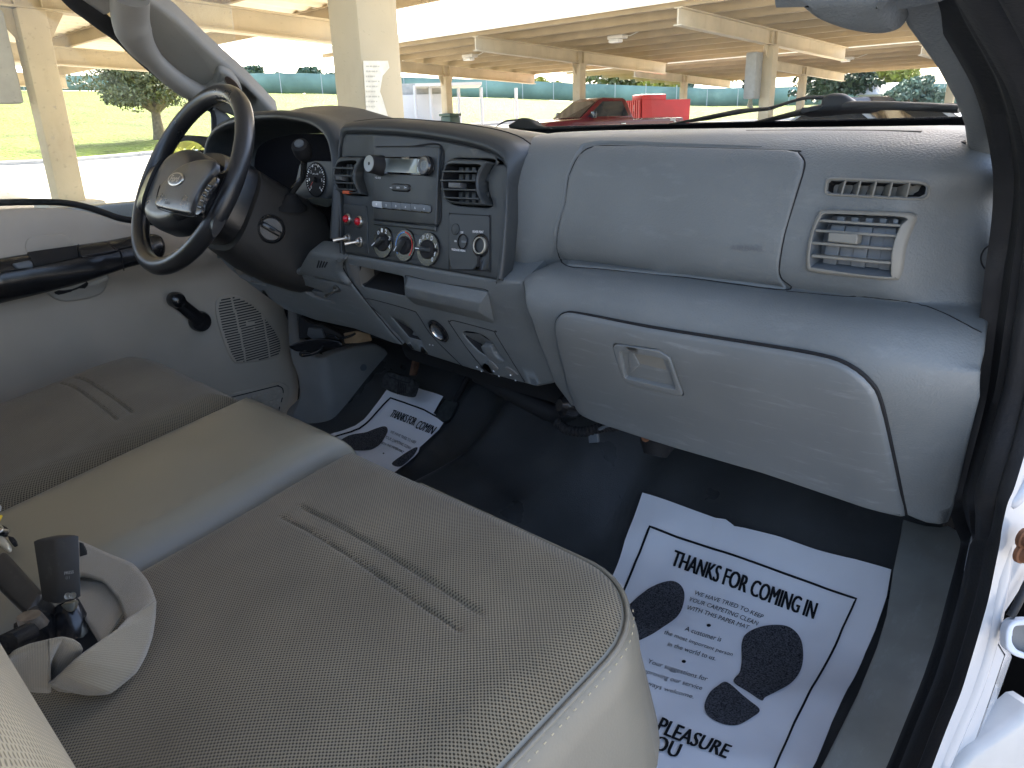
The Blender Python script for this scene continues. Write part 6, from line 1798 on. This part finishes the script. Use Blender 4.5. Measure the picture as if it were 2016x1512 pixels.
def ztop(y): return .330 + (y + .66) * .168
def cushion(name, x0, x1, yb, yf, radii, mats, parent, bev=.05, hb=.06, crown=.014, step=.011, grooves=(), side=.20, label=None, side_from=0.0, bulge=.012, sag=None):
    """rounded cushion: top follows ztop, edges roll over; grooves = (xa, xb, y) stitched bands"""
    sg = sag or (lambda x, y: 0.0)
    base = [(x0, yb), (x1, yb), (x1, yf), (x0, yf)]
    def rr(d):
        out = []
        P = [(x0 + d, yb + d), (x1 - d, yb + d), (x1 - d, yf - d), (x0 + d, yf - d)]
        for i, (px, py) in enumerate(P):
            r = max(radii[i] - d, .004); cx, cy = px + (r if i in (0, 3) else -r), py + (r if i in (0, 1) else -r)
            a0 = [180, 270, 0, 90][i]
            for k in range(9):
                a = R(a0 + 90 * k / 8); out.append((cx + r * math.cos(a), cy + r * math.sin(a)))
        return out
    def subdiv(L, nper=14):
        out = []
        for i in range(len(L)):
            a, b = L[i], L[(i + 1) % len(L)]
            n = nper if i % 9 == 8 else 1
            for k in range(n): out.append((lerp(a[0], b[0], k / n), lerp(a[1], b[1], k / n)))
        return out
    def top(x, y):
        fx, fy = (x - x0) / (x1 - x0), (y - yb) / (yf - yb)
        z = ztop(y) + crown * (1 - (2 * fx - 1) ** 2) * (1 - (2 * fy - 1) ** 4)
        z += .0025 * math.sin(x * 19 + 1) * math.sin(y * 23)
        for xa, xb, ya, yc in grooves:
            inx = sstep(xa - .012, xa, x) * (1 - sstep(xb, xb + .012, x))
            z -= inx * (.0042 * math.exp(-((y - ya) / .0022) ** 2) + .0042 * math.exp(-((y - yc) / .0022) ** 2))
            z -= inx * .0012 * math.exp(-((y - (ya + yc) / 2) / .014) ** 4)
        return z
    bm = bmesh.new(); uvl = bm.loops.layers.uv.new('UVMap'); uvs = {}
    def V(x, y, z, u=None):
        v = bm.verts.new((x, y, z - sg(x, y))); uvs[v] = (x, y + (0 if u is None else u)); return v
    rings = []
    for k, (d, dz) in enumerate([(.015, -side), (-bulge * .3, -side * .75), (-bulge, -side * .45)]):
        rings.append(([V(x, y, ztop(yf if False else y) + dz - hb, dz) for x, y in subdiv(rr(d))], 1))
    nb = 9
    for k in range(nb + 1):
        t = k / nb * math.pi / 2; d = bev * (1 - math.cos(t)); h = hb * math.sin(t) - hb
        L = subdiv(rr(d))
        rings.append(([V(x, y, lerp(ztop(y), top(x, y), (k / nb) ** 2) + h, h * .5) for x, y in L], 0 if d >= side_from else 1))
    for (A, ma), (B, mb) in zip(rings[:-1], rings[1:]):
        n = len(A)
        for i in range(n):
            f = bm.faces.new((A[i], A[(i + 1) % n], B[(i + 1) % n], B[i])); f.material_index = ma if ma == mb else 1
    ex = [(x, y0_ + d) for xa, xb, ya, yc in grooves for y0_ in (ya, yc) for d in (-.006, -.003, -.0015, 0, .0015, .003, .006) for x in np.arange(xa - .02, xb + .02, .008)]
    L = subdiv(rr(bev)); P, T = fill([L], step, ex)
    vs = rings[-1][0] + [V(x, y, top(x, y)) for x, y in P[len(L):]]
    for f in T:
        try: bm.faces.new([vs[i] for i in f])
        except ValueError: pass
    bmesh.ops.recalc_face_normals(bm, faces=bm.faces)
    for f in bm.faces:
        for l in f.loops: l[uvl].uv = uvs[l.vert]
    o = bmobj(name, bm, mats, parent, 180, label)
    return o, rr, top

seat = thing('bench_seat', 'taupe bench seat with two knit cloth cushions either side of a smooth vinyl middle', 'bench seat', (0, -.45, .1))
pc_, prr, ptop = cushion('passenger_cushion',   .2085, .716, -.76, -.277, [.02, .03, .100, .030], [cloth, vinylside], seat, bev=.050, hb=.065, crown=.018, grooves=[(.315, .595, -.446, -.422)], side_from=.016, side=.20, bulge=.020, step=.009)
dc_, drr, dtop = cushion('driver_cushion', -.72, -.0865, -.78, -.262, [.02, .02, .030, .085], [cloth, vinylside], seat, bev=.058, hb=.070, crown=.020, grooves=[(-.455, -.195, -.446, -.422)], side_from=.010, side=.20, step=.012, sag=lambda x, y: .95 * max(0.0, -.37 - x) ** 2 + .012)
mc_, mrr, mtop = cushion('middle_cushion', -.085, .207, -.76, -.266, [.01, .01, .012, .012], [vinyl, vinyl], seat, bev=.045, hb=.065, crown=.010, side=.20, step=.014, bulge=.004)
# piping with cream stitching round the passenger cushion
pipe = []
for x, y in prr(.014):
    if y > -.70 and x > .5: pipe.append((x, y))
hz = lambda d: .065 * math.sin(math.acos(max(-1, min(1, 1 - d / .050)))) - .065
pz = [Vector((x + .001, y + .001, ztop(y) + hz(.014) + .002)) for x, y in pipe]
pz = resamp([pz[0] + Vector((0, -.3, -.05))] * 0 + [Vector((.703, -.74, ztop(-.74) + hz(.014) + .002))] + pz + [Vector((.36, -.2915, ztop(-.2915) + hz(.014) + .002))], 90)
tube('piping', pz, .0026, vinylside, seat, 8)
bm = bmesh.new()
q = resamp(pz, 170)
for a, b in zip(q[0::2], q[1::2]):
    if a.x < .68: continue
    o_ = Vector((a.x - .46, a.y + .52, 0)).normalized() * .0055 + Vector((0, 0, -.0045)); add_tube(bm, [a + o_, a.lerp(b, .6) + o_], .0006, 5)
bmobj('stitching', bm, thread, seat)
# seat base and backrest
box('base', (-.01, -.52, .06), (1.40, .42, .12), blackm, seat, bevel=.02)
def backrest(x0, x1, mat):
    rows = []
    for k in range(40):
        a = 2 * math.pi * k / 40; row = []
        for j in range(31):
            x = lerp(x0, x1, j / 30); e = 1 - (abs(2 * j / 30 - 1)) ** 8
            t = math.cos(a); w = .06 * (.45 + .55 * e)
            # section in the seat's lean direction
            L = Vector((0, -.38, .925)); Nn = Vector((0, .925, .38)); c = Vector((x, -.860, .625))
            p = c + L * (math.copysign(abs(math.sin(a)) ** .45, math.sin(a)) * .275 * (.9 + .1 * e) * (1 if 0 < j < 30 else .001)) + Nn * (1 if 0 < j < 30 else .001) * (math.copysign(abs(t) ** .6, t) * w)
            row.append(p)
        rows.append(row)
    o = loftq('backrest', rows, mat, seat, close_v=True, smooth=180)
    uv = o.data.uv_layers.new(name='UVMap')
    for l in o.data.loops:
        co = o.data.vertices[l.vertex_index].co; uv.data[l.index].uv = (co.x, co.z * 1.1)
    return o
backrest(.215, .715, clothback)
backrest(-.72, -.09, clothback)
backrest(-.08, .205, vinyl)

# ---------------- paper floor mats
paperm = M('white_paper', (.80, .80, .82), .75, .25, var=.025, vscale=9, detail=8)
class Wrap:
    """sheet laid over the floor with soft creases"""
    def __init__(s, seed, lift): s.seed, s.lift = seed, lift
    def P(s, u, v):
        p = SF.P(u, v); w = s.seed
        w1 = .0035 * math.sin(u * 21 + v * 13 + w) * math.sin(v * 17 - u * 7 + w * 2) + .002 * math.sin(u * 47 + w) * math.sin(v * 39)
        w1 += .0022 * abs(math.sin(u * 14 - v * 22 + w * 3)) ** 9 + .0018 * abs(math.sin(u * 9 + v * 15 + w)) ** 12
        w2 = .006 * math.exp(-((u - (.73 - .35 * abs(w - 1) )) / .05) ** 2)
        return p + SF.N(u, v) * (s.lift + max(0, w1) + w2)
    def N(s, u, v, e=.004):
        n = (s.P(u + e, v) - s.P(u - e, v)).cross(s.P(u, v + e) - s.P(u, v - e)).normalized()
        return n if n.z > 0 else -n
    def uv(s, p): return SF.uv(p)
    def loop(s, pts): return [SF.uv(p) for p in pts]
W1, W2 = Wrap(1.0, .006), Wrap(1.7, .006)
def sheet(name, W, px, mat, parent, h, step=.014, label=None):
    L = dens(W.loop(px), step * .7); L = L if area(L) > 0 else L[::-1]
    P, T = fill([L], step)
    pts = [W.P(*q) + W.N(*q) * h for q in P]
    return mesh(name, pts, T, mat, parent, 180, label)
p1 = thing('paper_mat', 'white printed paper mat on the passenger floor reading THANKS FOR COMING IN in full', 'paper floor mat', (.5, .1, .02))
top1 = zz('a8', [(275, 55), (460, 115), (640, 180), (672, 192), (690, 206), (740, 215), (900, 258), (1060, 312), (1250, 362), (1414, 414)])
side1 = zz('a8', [(1395, 540), (1372, 610), (1340, 700), (1290, 800), (1200, 980), (1130, 1130), (1060, 1310), (1000, 1420)])
s1 = sheet('sheet', W1, top1 + side1 + zz('a8', [(300, 1500), (-120, 1200), (-60, 800), (20, 600), (130, 440), (190, 280)]), paperm, p1, 0)
# torn lip at the top edge
lip_px = zz('a8', [(600, 172), (655, 180), (690, 206), (710, 236), (670, 262), (640, 262), (600, 230)])
o = sheet('folded_lip', W1, lip_px, paperm, p1, .0045)
def stroke(W, px, wpx, mat, parent, h=.0024, name='border'):
    P = cr(px, 1); out1 = []; out2 = []
    D = []
    for a, b in zip(P[:-1], P[1:]):
        n = max(1, int(math.dist(a, b) / 8))
        for k in range(n): D.append((lerp(a[0], b[0], k / n), lerp(a[1], b[1], k / n)))
    D.append(P[-1]); V = []
    for i, q in enumerate(D):
        a, b = D[max(0, i - 1)], D[min(len(D) - 1, i + 1)]
        t = Vector((b[0] - a[0], b[1] - a[1])).normalized(); n = Vector((-t.y, t.x)) * wpx / 2
        for s in (-1, 1):
            uv = W.uv((q[0] + n.x * s, q[1] + n.y * s)); V.append(W.P(*uv) + W.N(*uv) * h)
    return mesh(name, V, [(2 * i, 2 * i + 1, 2 * i + 3, 2 * i + 2) for i in range(len(D) - 1)], mat, parent, 0)
bd = zz('a8', [(60, 790), (180, 515), (240, 370), (312, 219), (780, 375), (1256, 548), (1170, 740), (1070, 930), (960, 1140), (880, 1315), (820, 1450)])
stroke(W1, bd, 4.6, inkb, p1)
def ptext(W, k, quads, parent, bold_big=.012):
    for s, q, bold, sh in quads:
        for j, dx in enumerate(((-3.0, -1.0, 1.0, 3.0) if k == 'a8' else (-2.0, 2.0)) if bold > .015 else (0,)):
            text_print('lettering', s, zz(k, [(x + dx, y + dx * .3) for x, y in q]), W, inkb, parent, h=.0030 + .0001 * j, bold=0.0, shear=sh)
ptext(W1, 'a8', [
    ('THANKS FOR COMING IN', [(402, 396), (1052, 642), (1078, 562), (424, 322)], .016, 0),
    ('WE HAVE TRIED TO KEEP', [(507, 534), (817, 641), (826, 623), (515, 514)], .006, .1),
    ('YOUR CARPETING CLEAN', [(481, 568), (793, 674), (802, 656), (490, 548)], .006, .1),
    ('WITH THIS PAPER MAT', [(469, 608), (752, 696), (761, 678), (477, 588)], .006, .1),
    ('A customer is', [(456, 704), (624, 752), (632, 734), (465, 686)], .006, .1),
    ('the most important person', [(360, 720), (676, 824), (685, 802), (369, 701)], .006, .1),
    ('in the world to us.', [(378, 770), (598, 838), (605, 817), (386, 750)], .006, .1),
    ('Your suggestions for', [(286, 862), (558, 940), (567, 914), (296, 834)], .006, .1),
    ('improving our service', [(250, 904), (533, 981), (542, 957), (260, 880)], .006, .1),
    ('is always welcome.', [(228, 944), (496, 1020), (504, 997), (238, 920)], .006, .1),
    ('PLEASURE', [(330, 1166), (640, 1310), (672, 1250), (362, 1096)], .016, 0),
    ('YOU', [(262, 1217), (425, 1293), (452, 1233), (289, 1157)], .016, 0)], p1)
def blob(W, k, pts, mat, parent, name):
    return sheet(name, W, cr(zz(k, pts), 5, True), mat, parent, .0022, .012)
blob(W1, 'a8', [(905, 668), (960, 690), (996, 745), (1003, 830), (985, 900), (940, 960), (880, 1000), (830, 1020), (812, 1030), (750, 982), (684, 934), (712, 890), (722, 840), (722, 760), (745, 715), (810, 676)], sole, p1, 'printed_sole')
blob(W1, 'a8', [(654, 936), (730, 1000), (803, 1066), (770, 1100), (700, 1136), (630, 1130), (570, 1100), (549, 1050), (570, 990), (610, 953)], sole, p1, 'printed_heel')
blob(W1, 'a8', [(400, 475), (448, 495), (463, 540), (445, 610), (400, 660), (300, 720), (200, 760), (140, 700), (160, 620), (215, 570), (260, 530), (320, 490)], sole, p1, 'printed_sole')
for c in ((570, 680), (453, 842)):
    blob(W1, 'a8', [(c[0] + 10 * math.cos(a), c[1] + 7 * math.sin(a)) for a in [2 * math.pi * k / 10 for k in range(10)]], inkb, p1, 'bullet')

p2 = thing('paper_mat', 'white printed paper mat under the brake pedal, its heading cut off after COMIN', 'paper floor mat', (-.45, .2, .02))
sheet('sheet', W2, zz('b4', [(1095, 215), (1250, 270), (1392, 322), (1345, 400), (1298, 488), (1400, 570), (1350, 650), (1280, 720), (1160, 830), (1140, 880), (1060, 950), (950, 1035), (860, 1100), (500, 1000), (100, 760), (150, 735), (300, 690), (420, 660), (520, 620), (600, 550), (700, 420), (840, 245), (960, 180)]), paperm, p2, 0)
stroke(W2, zz('b4', [(60, 830), (215, 768), (340, 725), (480, 690), (560, 655), (620, 605), (720, 490), (800, 400), (870, 338), (1000, 380), (1210, 460), (1300, 512), (1395, 564)]), 3.2, inkb, p2)
ptext(W2, 'b4', [
    ('THANKS FOR', [(860, 528), (1100, 612), (1140, 545), (905, 450)], .016, 0),
    ('COMIN', [(1112, 640), (1282, 708), (1345, 640), (1160, 560)], .016, 0),
    ('WE HAVE TRIED TO KEEP', [(862, 690), (1120, 804), (1132, 776), (875, 664)], .004, .1),
    ('YOUR CARPETING CLEAN', [(808, 742), (1062, 862), (1076, 834), (822, 716)], .004, .1),
    ('WITH THIS PAPER MAT', [(756, 796), (986, 904), (1002, 880), (772, 774)], .004, .1)], p2)
blob(W2, 'b4', [(800, 620), (834, 640), (830, 690), (765, 795), (690, 850), (620, 866), (500, 872), (400, 860), (330, 805), (450, 730), (600, 690), (710, 645)], sole, p2, 'printed_sole')
blob(W2, 'b4', [(868, 996), (1000, 900), (1120, 838), (1136, 860), (1060, 945), (950, 1028)], sole, p2, 'printed_sole')
blob(W2, 'b4', [(792 + 9 * math.cos(a), 908 + 6 * math.sin(a)) for a in [2 * math.pi * k / 10 for k in range(10)]], inkb, p2, 'bullet')

# ---------------- seat belts lying on the middle of the bench
web = bpy.data.materials.new('grey_belt_webbing'); t, N, L, b = nt(web)
tc = N.new('ShaderNodeTexCoord'); wv = N.new('ShaderNodeTexWave'); wv.wave_type = 'BANDS'; wv.bands_direction = 'X'; wv.inputs['Scale'].default_value = 55; wv.inputs['Distortion'].default_value = .3
L.new(tc.outputs['UV'], wv.inputs['Vector'])
wv2 = N.new('ShaderNodeTexWave'); wv2.bands_direction = 'Y'; wv2.inputs['Scale'].default_value = 8; wv2.inputs['Distortion'].default_value = .2; L.new(tc.outputs['UV'], wv2.inputs['Vector'])
mx = N.new('ShaderNodeMix'); mx.data_type = 'RGBA'; mx.inputs['A'].default_value = (.115, .097, .066, 1); mx.inputs['B'].default_value = (.20, .170, .118, 1)
ml = N.new('ShaderNodeMath'); ml.operation = 'MULTIPLY_ADD'; ml.inputs[1].default_value = .5; L.new(wv.outputs[0], ml.inputs[0]); m2_ = N.new('ShaderNodeMath'); m2_.operation = 'MULTIPLY'; m2_.inputs[1].default_value = .5; L.new(wv2.outputs[0], m2_.inputs[0]); L.new(m2_.outputs[0], ml.inputs[2])
L.new(ml.outputs[0], mx.inputs['Factor']); L.new(mx.outputs['Result'], b.inputs['Base Color']); b.inputs['Roughness'].default_value = .6; b.inputs['Sheen Weight'].default_value = .3
bpn = N.new('ShaderNodeBump'); bpn.inputs['Strength'].default_value = .4; bpn.inputs['Distance'].default_value = .0006; L.new(ml.outputs[0], bpn.inputs['Height']); L.new(bpn.outputs[0], b.inputs['Normal'])

def ribbon(name, edges, parent, n=8, mat=web):
    """edges: [(pixel of edge A, height A, pixel of edge B, height B)]"""
    def soft(P):                                # mostly straight runs with short bends, like stiff webbing
        P = [Vector(p) for p in P]; C = [Vector(p) for p in cr(P, n)]; out = []
        for i in range(len(P) - 1):
            for k in range(n): out.append(C[i * n + k].lerp(P[i].lerp(P[i + 1], k / n), .6))
        return out + [P[-1]]
    A = soft([onZ(a, za) for a, za, c, zc in edges]); B = soft([onZ(c, zc) for a, za, c, zc in edges])
    rows = []
    for a, b_ in zip(A, B):
        a, b_ = Vector(a), Vector(b_); rows.append([a.lerp(b_, k / 8) for k in range(9)])
    V = [p for r in rows for p in r]; F = [(i * 9 + j, i * 9 + j + 1, (i + 1) * 9 + j + 1, (i + 1) * 9 + j) for i in range(len(rows) - 1) for j in range(8)]
    o = mesh(name, V, F, mat, parent, 180)
    uv = o.data.uv_layers.new(name='UVMap'); s = [0]
    for r0, r1 in zip(rows[:-1], rows[1:]): s.append(s[-1] + (r0[4] - r1[4]).length * 20)
    for l in o.data.loops:
        i, j = divmod(l.vertex_index, 9); uv.data[l.index].uv = (j / 8 * 1.0, s[i])
    md = o.modifiers.new('thickness', 'SOLIDIFY'); md.thickness = .0014; md.offset = 0
    return o
b3 = lambda x, y: zz('b3', [(x, y)])[0]
belt_ = thing('seat_belt', 'loosely folded grey seat belt webbing looped on the bench seat', 'seat belt', onZ(b3(700, 1000), .36))
# upper run: from behind the buckle to the fold at the right
ribbon('webbing', [(b3(430, 330), .375, b3(470, 640), .370), (b3(545, 362), .378, b3(560, 600), .372), (b3(720, 440), .380, b3(700, 640), .372), (b3(900, 515), .382, b3(800, 760), .371), (b3(985, 610), .384, b3(850, 900), .374), (b3(1030, 690), .384, b3(850, 980), .378), (b3(1056, 768), .383, b3(858, 892), .388)], belt_)
# inner run under it
ribbon('webbing', [(b3(480, 560), .362, b3(480, 760), .360), (b3(640, 600), .366, b3(560, 870), .360), (b3(780, 660), .368, b3(640, 1000), .360), (b3(850, 740), .369, b3(670, 1050), .361), (b3(862, 820), .368, b3(690, 1060), .361)], belt_)
# lower run: folds back towards the backrest
ribbon('webbing', [(b3(1056, 770), .382, b3(860, 888), .387), (b3(1050, 880), .374, b3(790, 960), .392), (b3(1030, 1010), .366, b3(690, 1030), .394), (b3(985, 1140), .360, b3(590, 1100), .394), (b3(920, 1255), .356, b3(500, 1170), .390), (b3(750, 1392), .352, b3(410, 1255), .380), (b3(600, 1402), .350, b3(350, 1310), .370), (b3(500, 1386), .349, b3(310, 1320), .360)], belt_)
# the loop at the lower left
ribbon('webbing', [(b3(500, 1388), .351, b3(560, 1090), .392), (b3(400, 1376), .350, b3(540, 1060), .398), (b3(330, 1330), .352, b3(490, 1028), .404), (b3(293, 1240), .356, b3(430, 1014), .408)], belt_)
ribbon('webbing', [(b3(500, 1390), .352, b3(430, 1016), .408), (b3(330, 1388), .352, b3(330, 1030), .410), (b3(220, 1380), .352, b3(200, 1060), .410), (b3(120, 1330), .352, b3(90, 1110), .408), (b3(60, 1260), .350, b3(40, 1180), .40)][1:], belt_)
ribbon('webbing', [(b3(293, 1250), .356, b3(430, 1014), .408), (b3(300, 1330), .353, b3(390, 1016), .411), (b3(340, 1388), .352, b3(330, 1030), .411)], belt_)

def buckle(name, label, quad_f, zt, depthv, par_group):
    t = thing(name, label, 'seat belt buckle', onZ(quad_f[0], .36), par_group); return t
# upright buckle
bk1 = thing('seat_belt_buckle', 'upright black seat belt buckle standing beside the webbing loop', 'seat belt buckle', onZ(b3(460, 1000), .36), 'seat belt buckles')
nf = Vector((.62, .55, .10)); 
bc = onZ(b3(470, 760), .395)
SBK = Plane(bc, (.80, -.42, .38))
faceF = [b3(370, 352), b3(520, 318), b3(545, 330), b3(548, 740), b3(400, 790), b3(392, 780)]
faceL = [b3(212, 378), b3(366, 350), b3(398, 785), b3(290, 795), b3(235, 640)]
F3 = [SBK.at(p) for p in (b3(368, 348), b3(540, 310), b3(556, 750), b3(398, 796))]
back = Vector((-.80, .42, -.38)).normalized() * .0
bl = [F3[0] + (SBK.at(b3(198, 370)) - SBK.at(b3(368, 348))) * 1.0 + Vector((-.004, .003, 0)), F3[3] + (SBK.at(b3(262, 800)) - SBK.at(b3(398, 796))) * 1.0 + Vector((-.004, .003, 0))]
dv1 = bl[0] - F3[0]; dv2 = bl[1] - F3[3]
bm = bmesh.new(); vs = [bm.verts.new(p) for p in (F3[0], F3[1], F3[2], F3[3], F3[0] + dv1, F3[1] + dv1, F3[2] + dv2, F3[3] + dv2)]
for f in ((0, 1, 2, 3), (7, 6, 5, 4), (0, 4, 5, 1), (1, 5, 6, 2), (2, 6, 7, 3), (3, 7, 4, 0)): bm.faces.new([vs[i] for i in f])
bmesh.ops.recalc_face_normals(bm, faces=bm.faces)
bmesh.ops.bevel(bm, geom=list(bm.edges), offset=.0022, segments=2, profile=.5, affect='EDGES', clamp_overlap=True)
bkm = M('buckle_black', (.018, .017, .016), .38, .5, var=.2, vscale=40, dust=((.16, .15, .13), 50, .3, (1, 1, 1)))
bmobj('housing', bm, bkm, bk1, 28)
for x in (462, 495):
    c = SBK.at(b3(x, 728 if x > 470 else 732), .001); lathe('rivet', [(.003, 0), (.0028, .0012), (.0014, .0009), (.0012, .0002), (0, .0002)], c, SBK.n, M('rivet_metal', (.22, .21, .18), .4, .5, .7), bk1, 16)
text_px('moulded_lettering', 'PRESS', [b3(440, 588), b3(502, 578), b3(502, 558), b3(440, 568)], SBK, M('pale_lettering', (.25, .24, .22), .6), bk1, h=.0016)
text_px('moulded_lettering', '01', [b3(448, 620), b3(474, 616), b3(474, 596), b3(448, 600)], SBK, M('pale_lettering_dim', (.12, .115, .11), .6), bk1, h=.0016)
tube('stalk', [onZ(b3(455, 780), .372), onZ(b3(480, 880), .362), onZ(b3(490, 1010), .345)], [.010, .0135, .015], blackg, bk1, 10, flat=(.6, (.6, -.3, .7)))
pf = Plane(onZ(b3(460, 820), .378), SBK.n)
relief('worn_neck', pf, pf.loop(cr([b3(415, 795), b3(450, 785), b3(505, 775), b3(500, 830), b3(470, 840), b3(440, 825)], 3, True)), M('worn_neck', (.14, .13, .10), .5, .5, .4, var=.4, vscale=90), bk1, h=.001, b=.001, depth=.01)
# second buckle lying back at the left
bk2 = thing('seat_belt_buckle', 'black seat belt buckle tilted over at the left, beside the keys', 'seat belt buckle', onZ(b3(150, 900), .36), 'seat belt buckles')
S2 = Plane(onZ(b3(130, 650), .400), (.35, -.30, .89), up=(0, 1, .3))
relief('housing', S2, S2.loop(rnd([b3(0, 430), b3(30, 425), b3(292, 715), b3(185, 880), b3(0, 700), b3(-120, 560)], 5)), bkm, bk2, h=0, b=.004, depth=.026, step=.02)
tube('stalk', [onZ(b3(205, 870), .386), onZ(b3(260, 950), .366), onZ(b3(330, 1040), .340)], [.010, .0155, .017], blackg, bk2, 10, flat=(.6, (.3, -.3, .9)))
tube('metal_neck', [onZ(b3(195, 865), .389), onZ(b3(232, 930), .377)], [.0105, .0125], M('worn_neck_metal', (.16, .13, .10), .45, .5, .5, var=.4, vscale=90), bk2, 10, flat=(.62, (.3, -.3, .9)))
tube('spare_latch', [onZ(b3(40, 1060), .40), onZ(b3(190, 985), .385)], .009, blackg, bk2, 10)
S3 = Plane(onZ(b3(350, 900), .352), (.2, -.2, .95), up=(0, 1, 0))
rs = thing('belt_anchor', 'dark triangular belt anchor flap under the buckles', 'belt anchor', onZ(b3(350, 900), .35))
relief('flap', S3, S3.loop([b3(90, 920), b3(280, 800), b3(420, 830), b3(540, 860), b3(670, 1045), b3(560, 1115), b3(420, 1010), b3(90, 1100)]), blackm, rs, h=0, b=.001, depth=.008)
S4 = Plane(onZ(b3(590, 480), .384), SBK.n)
S4 = Plane(onZ(b3(580, 500), .372), (.5, -.5, .7))
relief('corner_tab', S4, S4.loop([b3(535, 368), b3(552, 372), b3(600, 470), b3(652, 598), b3(545, 585)]), blackm, rs, h=0, b=.0006, depth=.003)

# keys at the left edge
ky = thing('key_ring', 'bunch of keys with a yellow tag and pale oval fob lying on the vinyl middle', 'keys', onZ(b3(30, 300), .34))
SK = Plane(onZ(b3(30, 350), .350), (.2, -.3, .93), up=(0, 1, 0))
relief('oval_fob', SK, SK.loop(cr([b3(-10, 350), b3(30, 345), b3(70, 385), b3(82, 425), b3(62, 440), b3(30, 420), b3(0, 390)], 4, True)), M('pale_fob', (.52, .48, .38), .4, .5, .3), ky, h=.006, b=.002, depth=.004)
relief('yellow_tag', SK, SK.loop([b3(-40, 240), b3(42, 220), b3(20, 262), b3(-40, 280)]), M('yellow_tag', (.65, .45, .03), .5), ky, h=.010, b=.0006, depth=.002)
relief('paper_disc', SK, SK.loop(cr([b3(-60, 150), b3(0, 142), b3(36, 160), b3(30, 195), b3(0, 215), b3(-60, 215)], 4, True)), M('grey_disc', (.36, .35, .32), .5), ky, h=.012, b=.001, depth=.002)
relief('key_blade', SK, SK.loop([b3(0, 312), b3(95, 325), b3(90, 338), b3(0, 335)]), silver, ky, h=.012, b=.0006, depth=.002)
relief('key_head', SK, SK.loop(rnd([b3(-30, 290), b3(40, 280), b3(75, 300), b3(60, 345), b3(-30, 340)], 3)), blackg, ky, h=.008, b=.001, depth=.004)
relief('key_head', SK, SK.loop(rnd([b3(70, 345), b3(110, 355), b3(120, 390), b3(95, 400), b3(75, 370)], 2)), blackm, ky, h=.006, b=.001, depth=.006)
tube('ring', [SK.at(b3(20 + 34 * math.cos(a), 325 + 24 * math.sin(a)), .012) for a in [2 * math.pi * k / 20 for k in range(20)]], .0014, silver, ky, 8, closed=True)

# ---------------- parts of the cab just outside the frame, so the place holds up from a step aside
def flat_tube(name, pts, r, mat, parent, nrm, k=.4):
    return tube(name, cr(pts, 5), r, mat, parent, 14, flat=(k, nrm), smooth=70)
p0 = PA.at(zz('a1', [(640, -55)])[0], -.012)
flat_tube('upper_trim', [p0 - along * .02, p0 + along * .2, p0 + along * .42 + Vector((.01, 0, .0)), Vector((-.66, -.72, 1.275))], .062, greypil, pill, pn_)
q0 = PB.at((1795, -40), -.006)
flat_tube('upper_trim', [q0 + Vector((-.002, .012, -.008)), q0 + Vector((-.01, -.12, .10)), q0 + Vector((-.03, -.32, .27)), Vector((.68, -.72, 1.275))], .050, grey, pil2, PB.n)
sl = [A3[0].lerp(B3[0], .5), Vector((.86, -.22, 1.00)), Vector((.83, -.36, 1.16)), Vector((.78, -.52, 1.26)), Vector((.77, -1.22, 1.27))]
flat_tube('upper_run', sl, .030, seal, ws, Vector((1, .2, 0)), .5)
e0 = A3[-1].lerp(B3[-1], .5)
flat_tube('lower_run', [e0, Vector((.885, -.30, .055)), Vector((.885, -.75, .05)), Vector((.875, -1.2, .10))], .026, seal, ws, Vector((0, 0, 1)), .5)
box('sill_cover', (.805, -.46, .030), (.11, .66, .07), scuffm, cab, bevel=.012)
box('rocker_panel', (.90, -.62, -.10), (.05, 1.25, .26), whitebody, cab, bevel=.02)
box('cowl_side', (.855, .46, .32), (.02, .56, .74), whitebody, cab, bevel=.004)
box('rear_corner', (.84, -1.26, .45), (.08, .10, .95), whitebody, cab, bevel=.02)
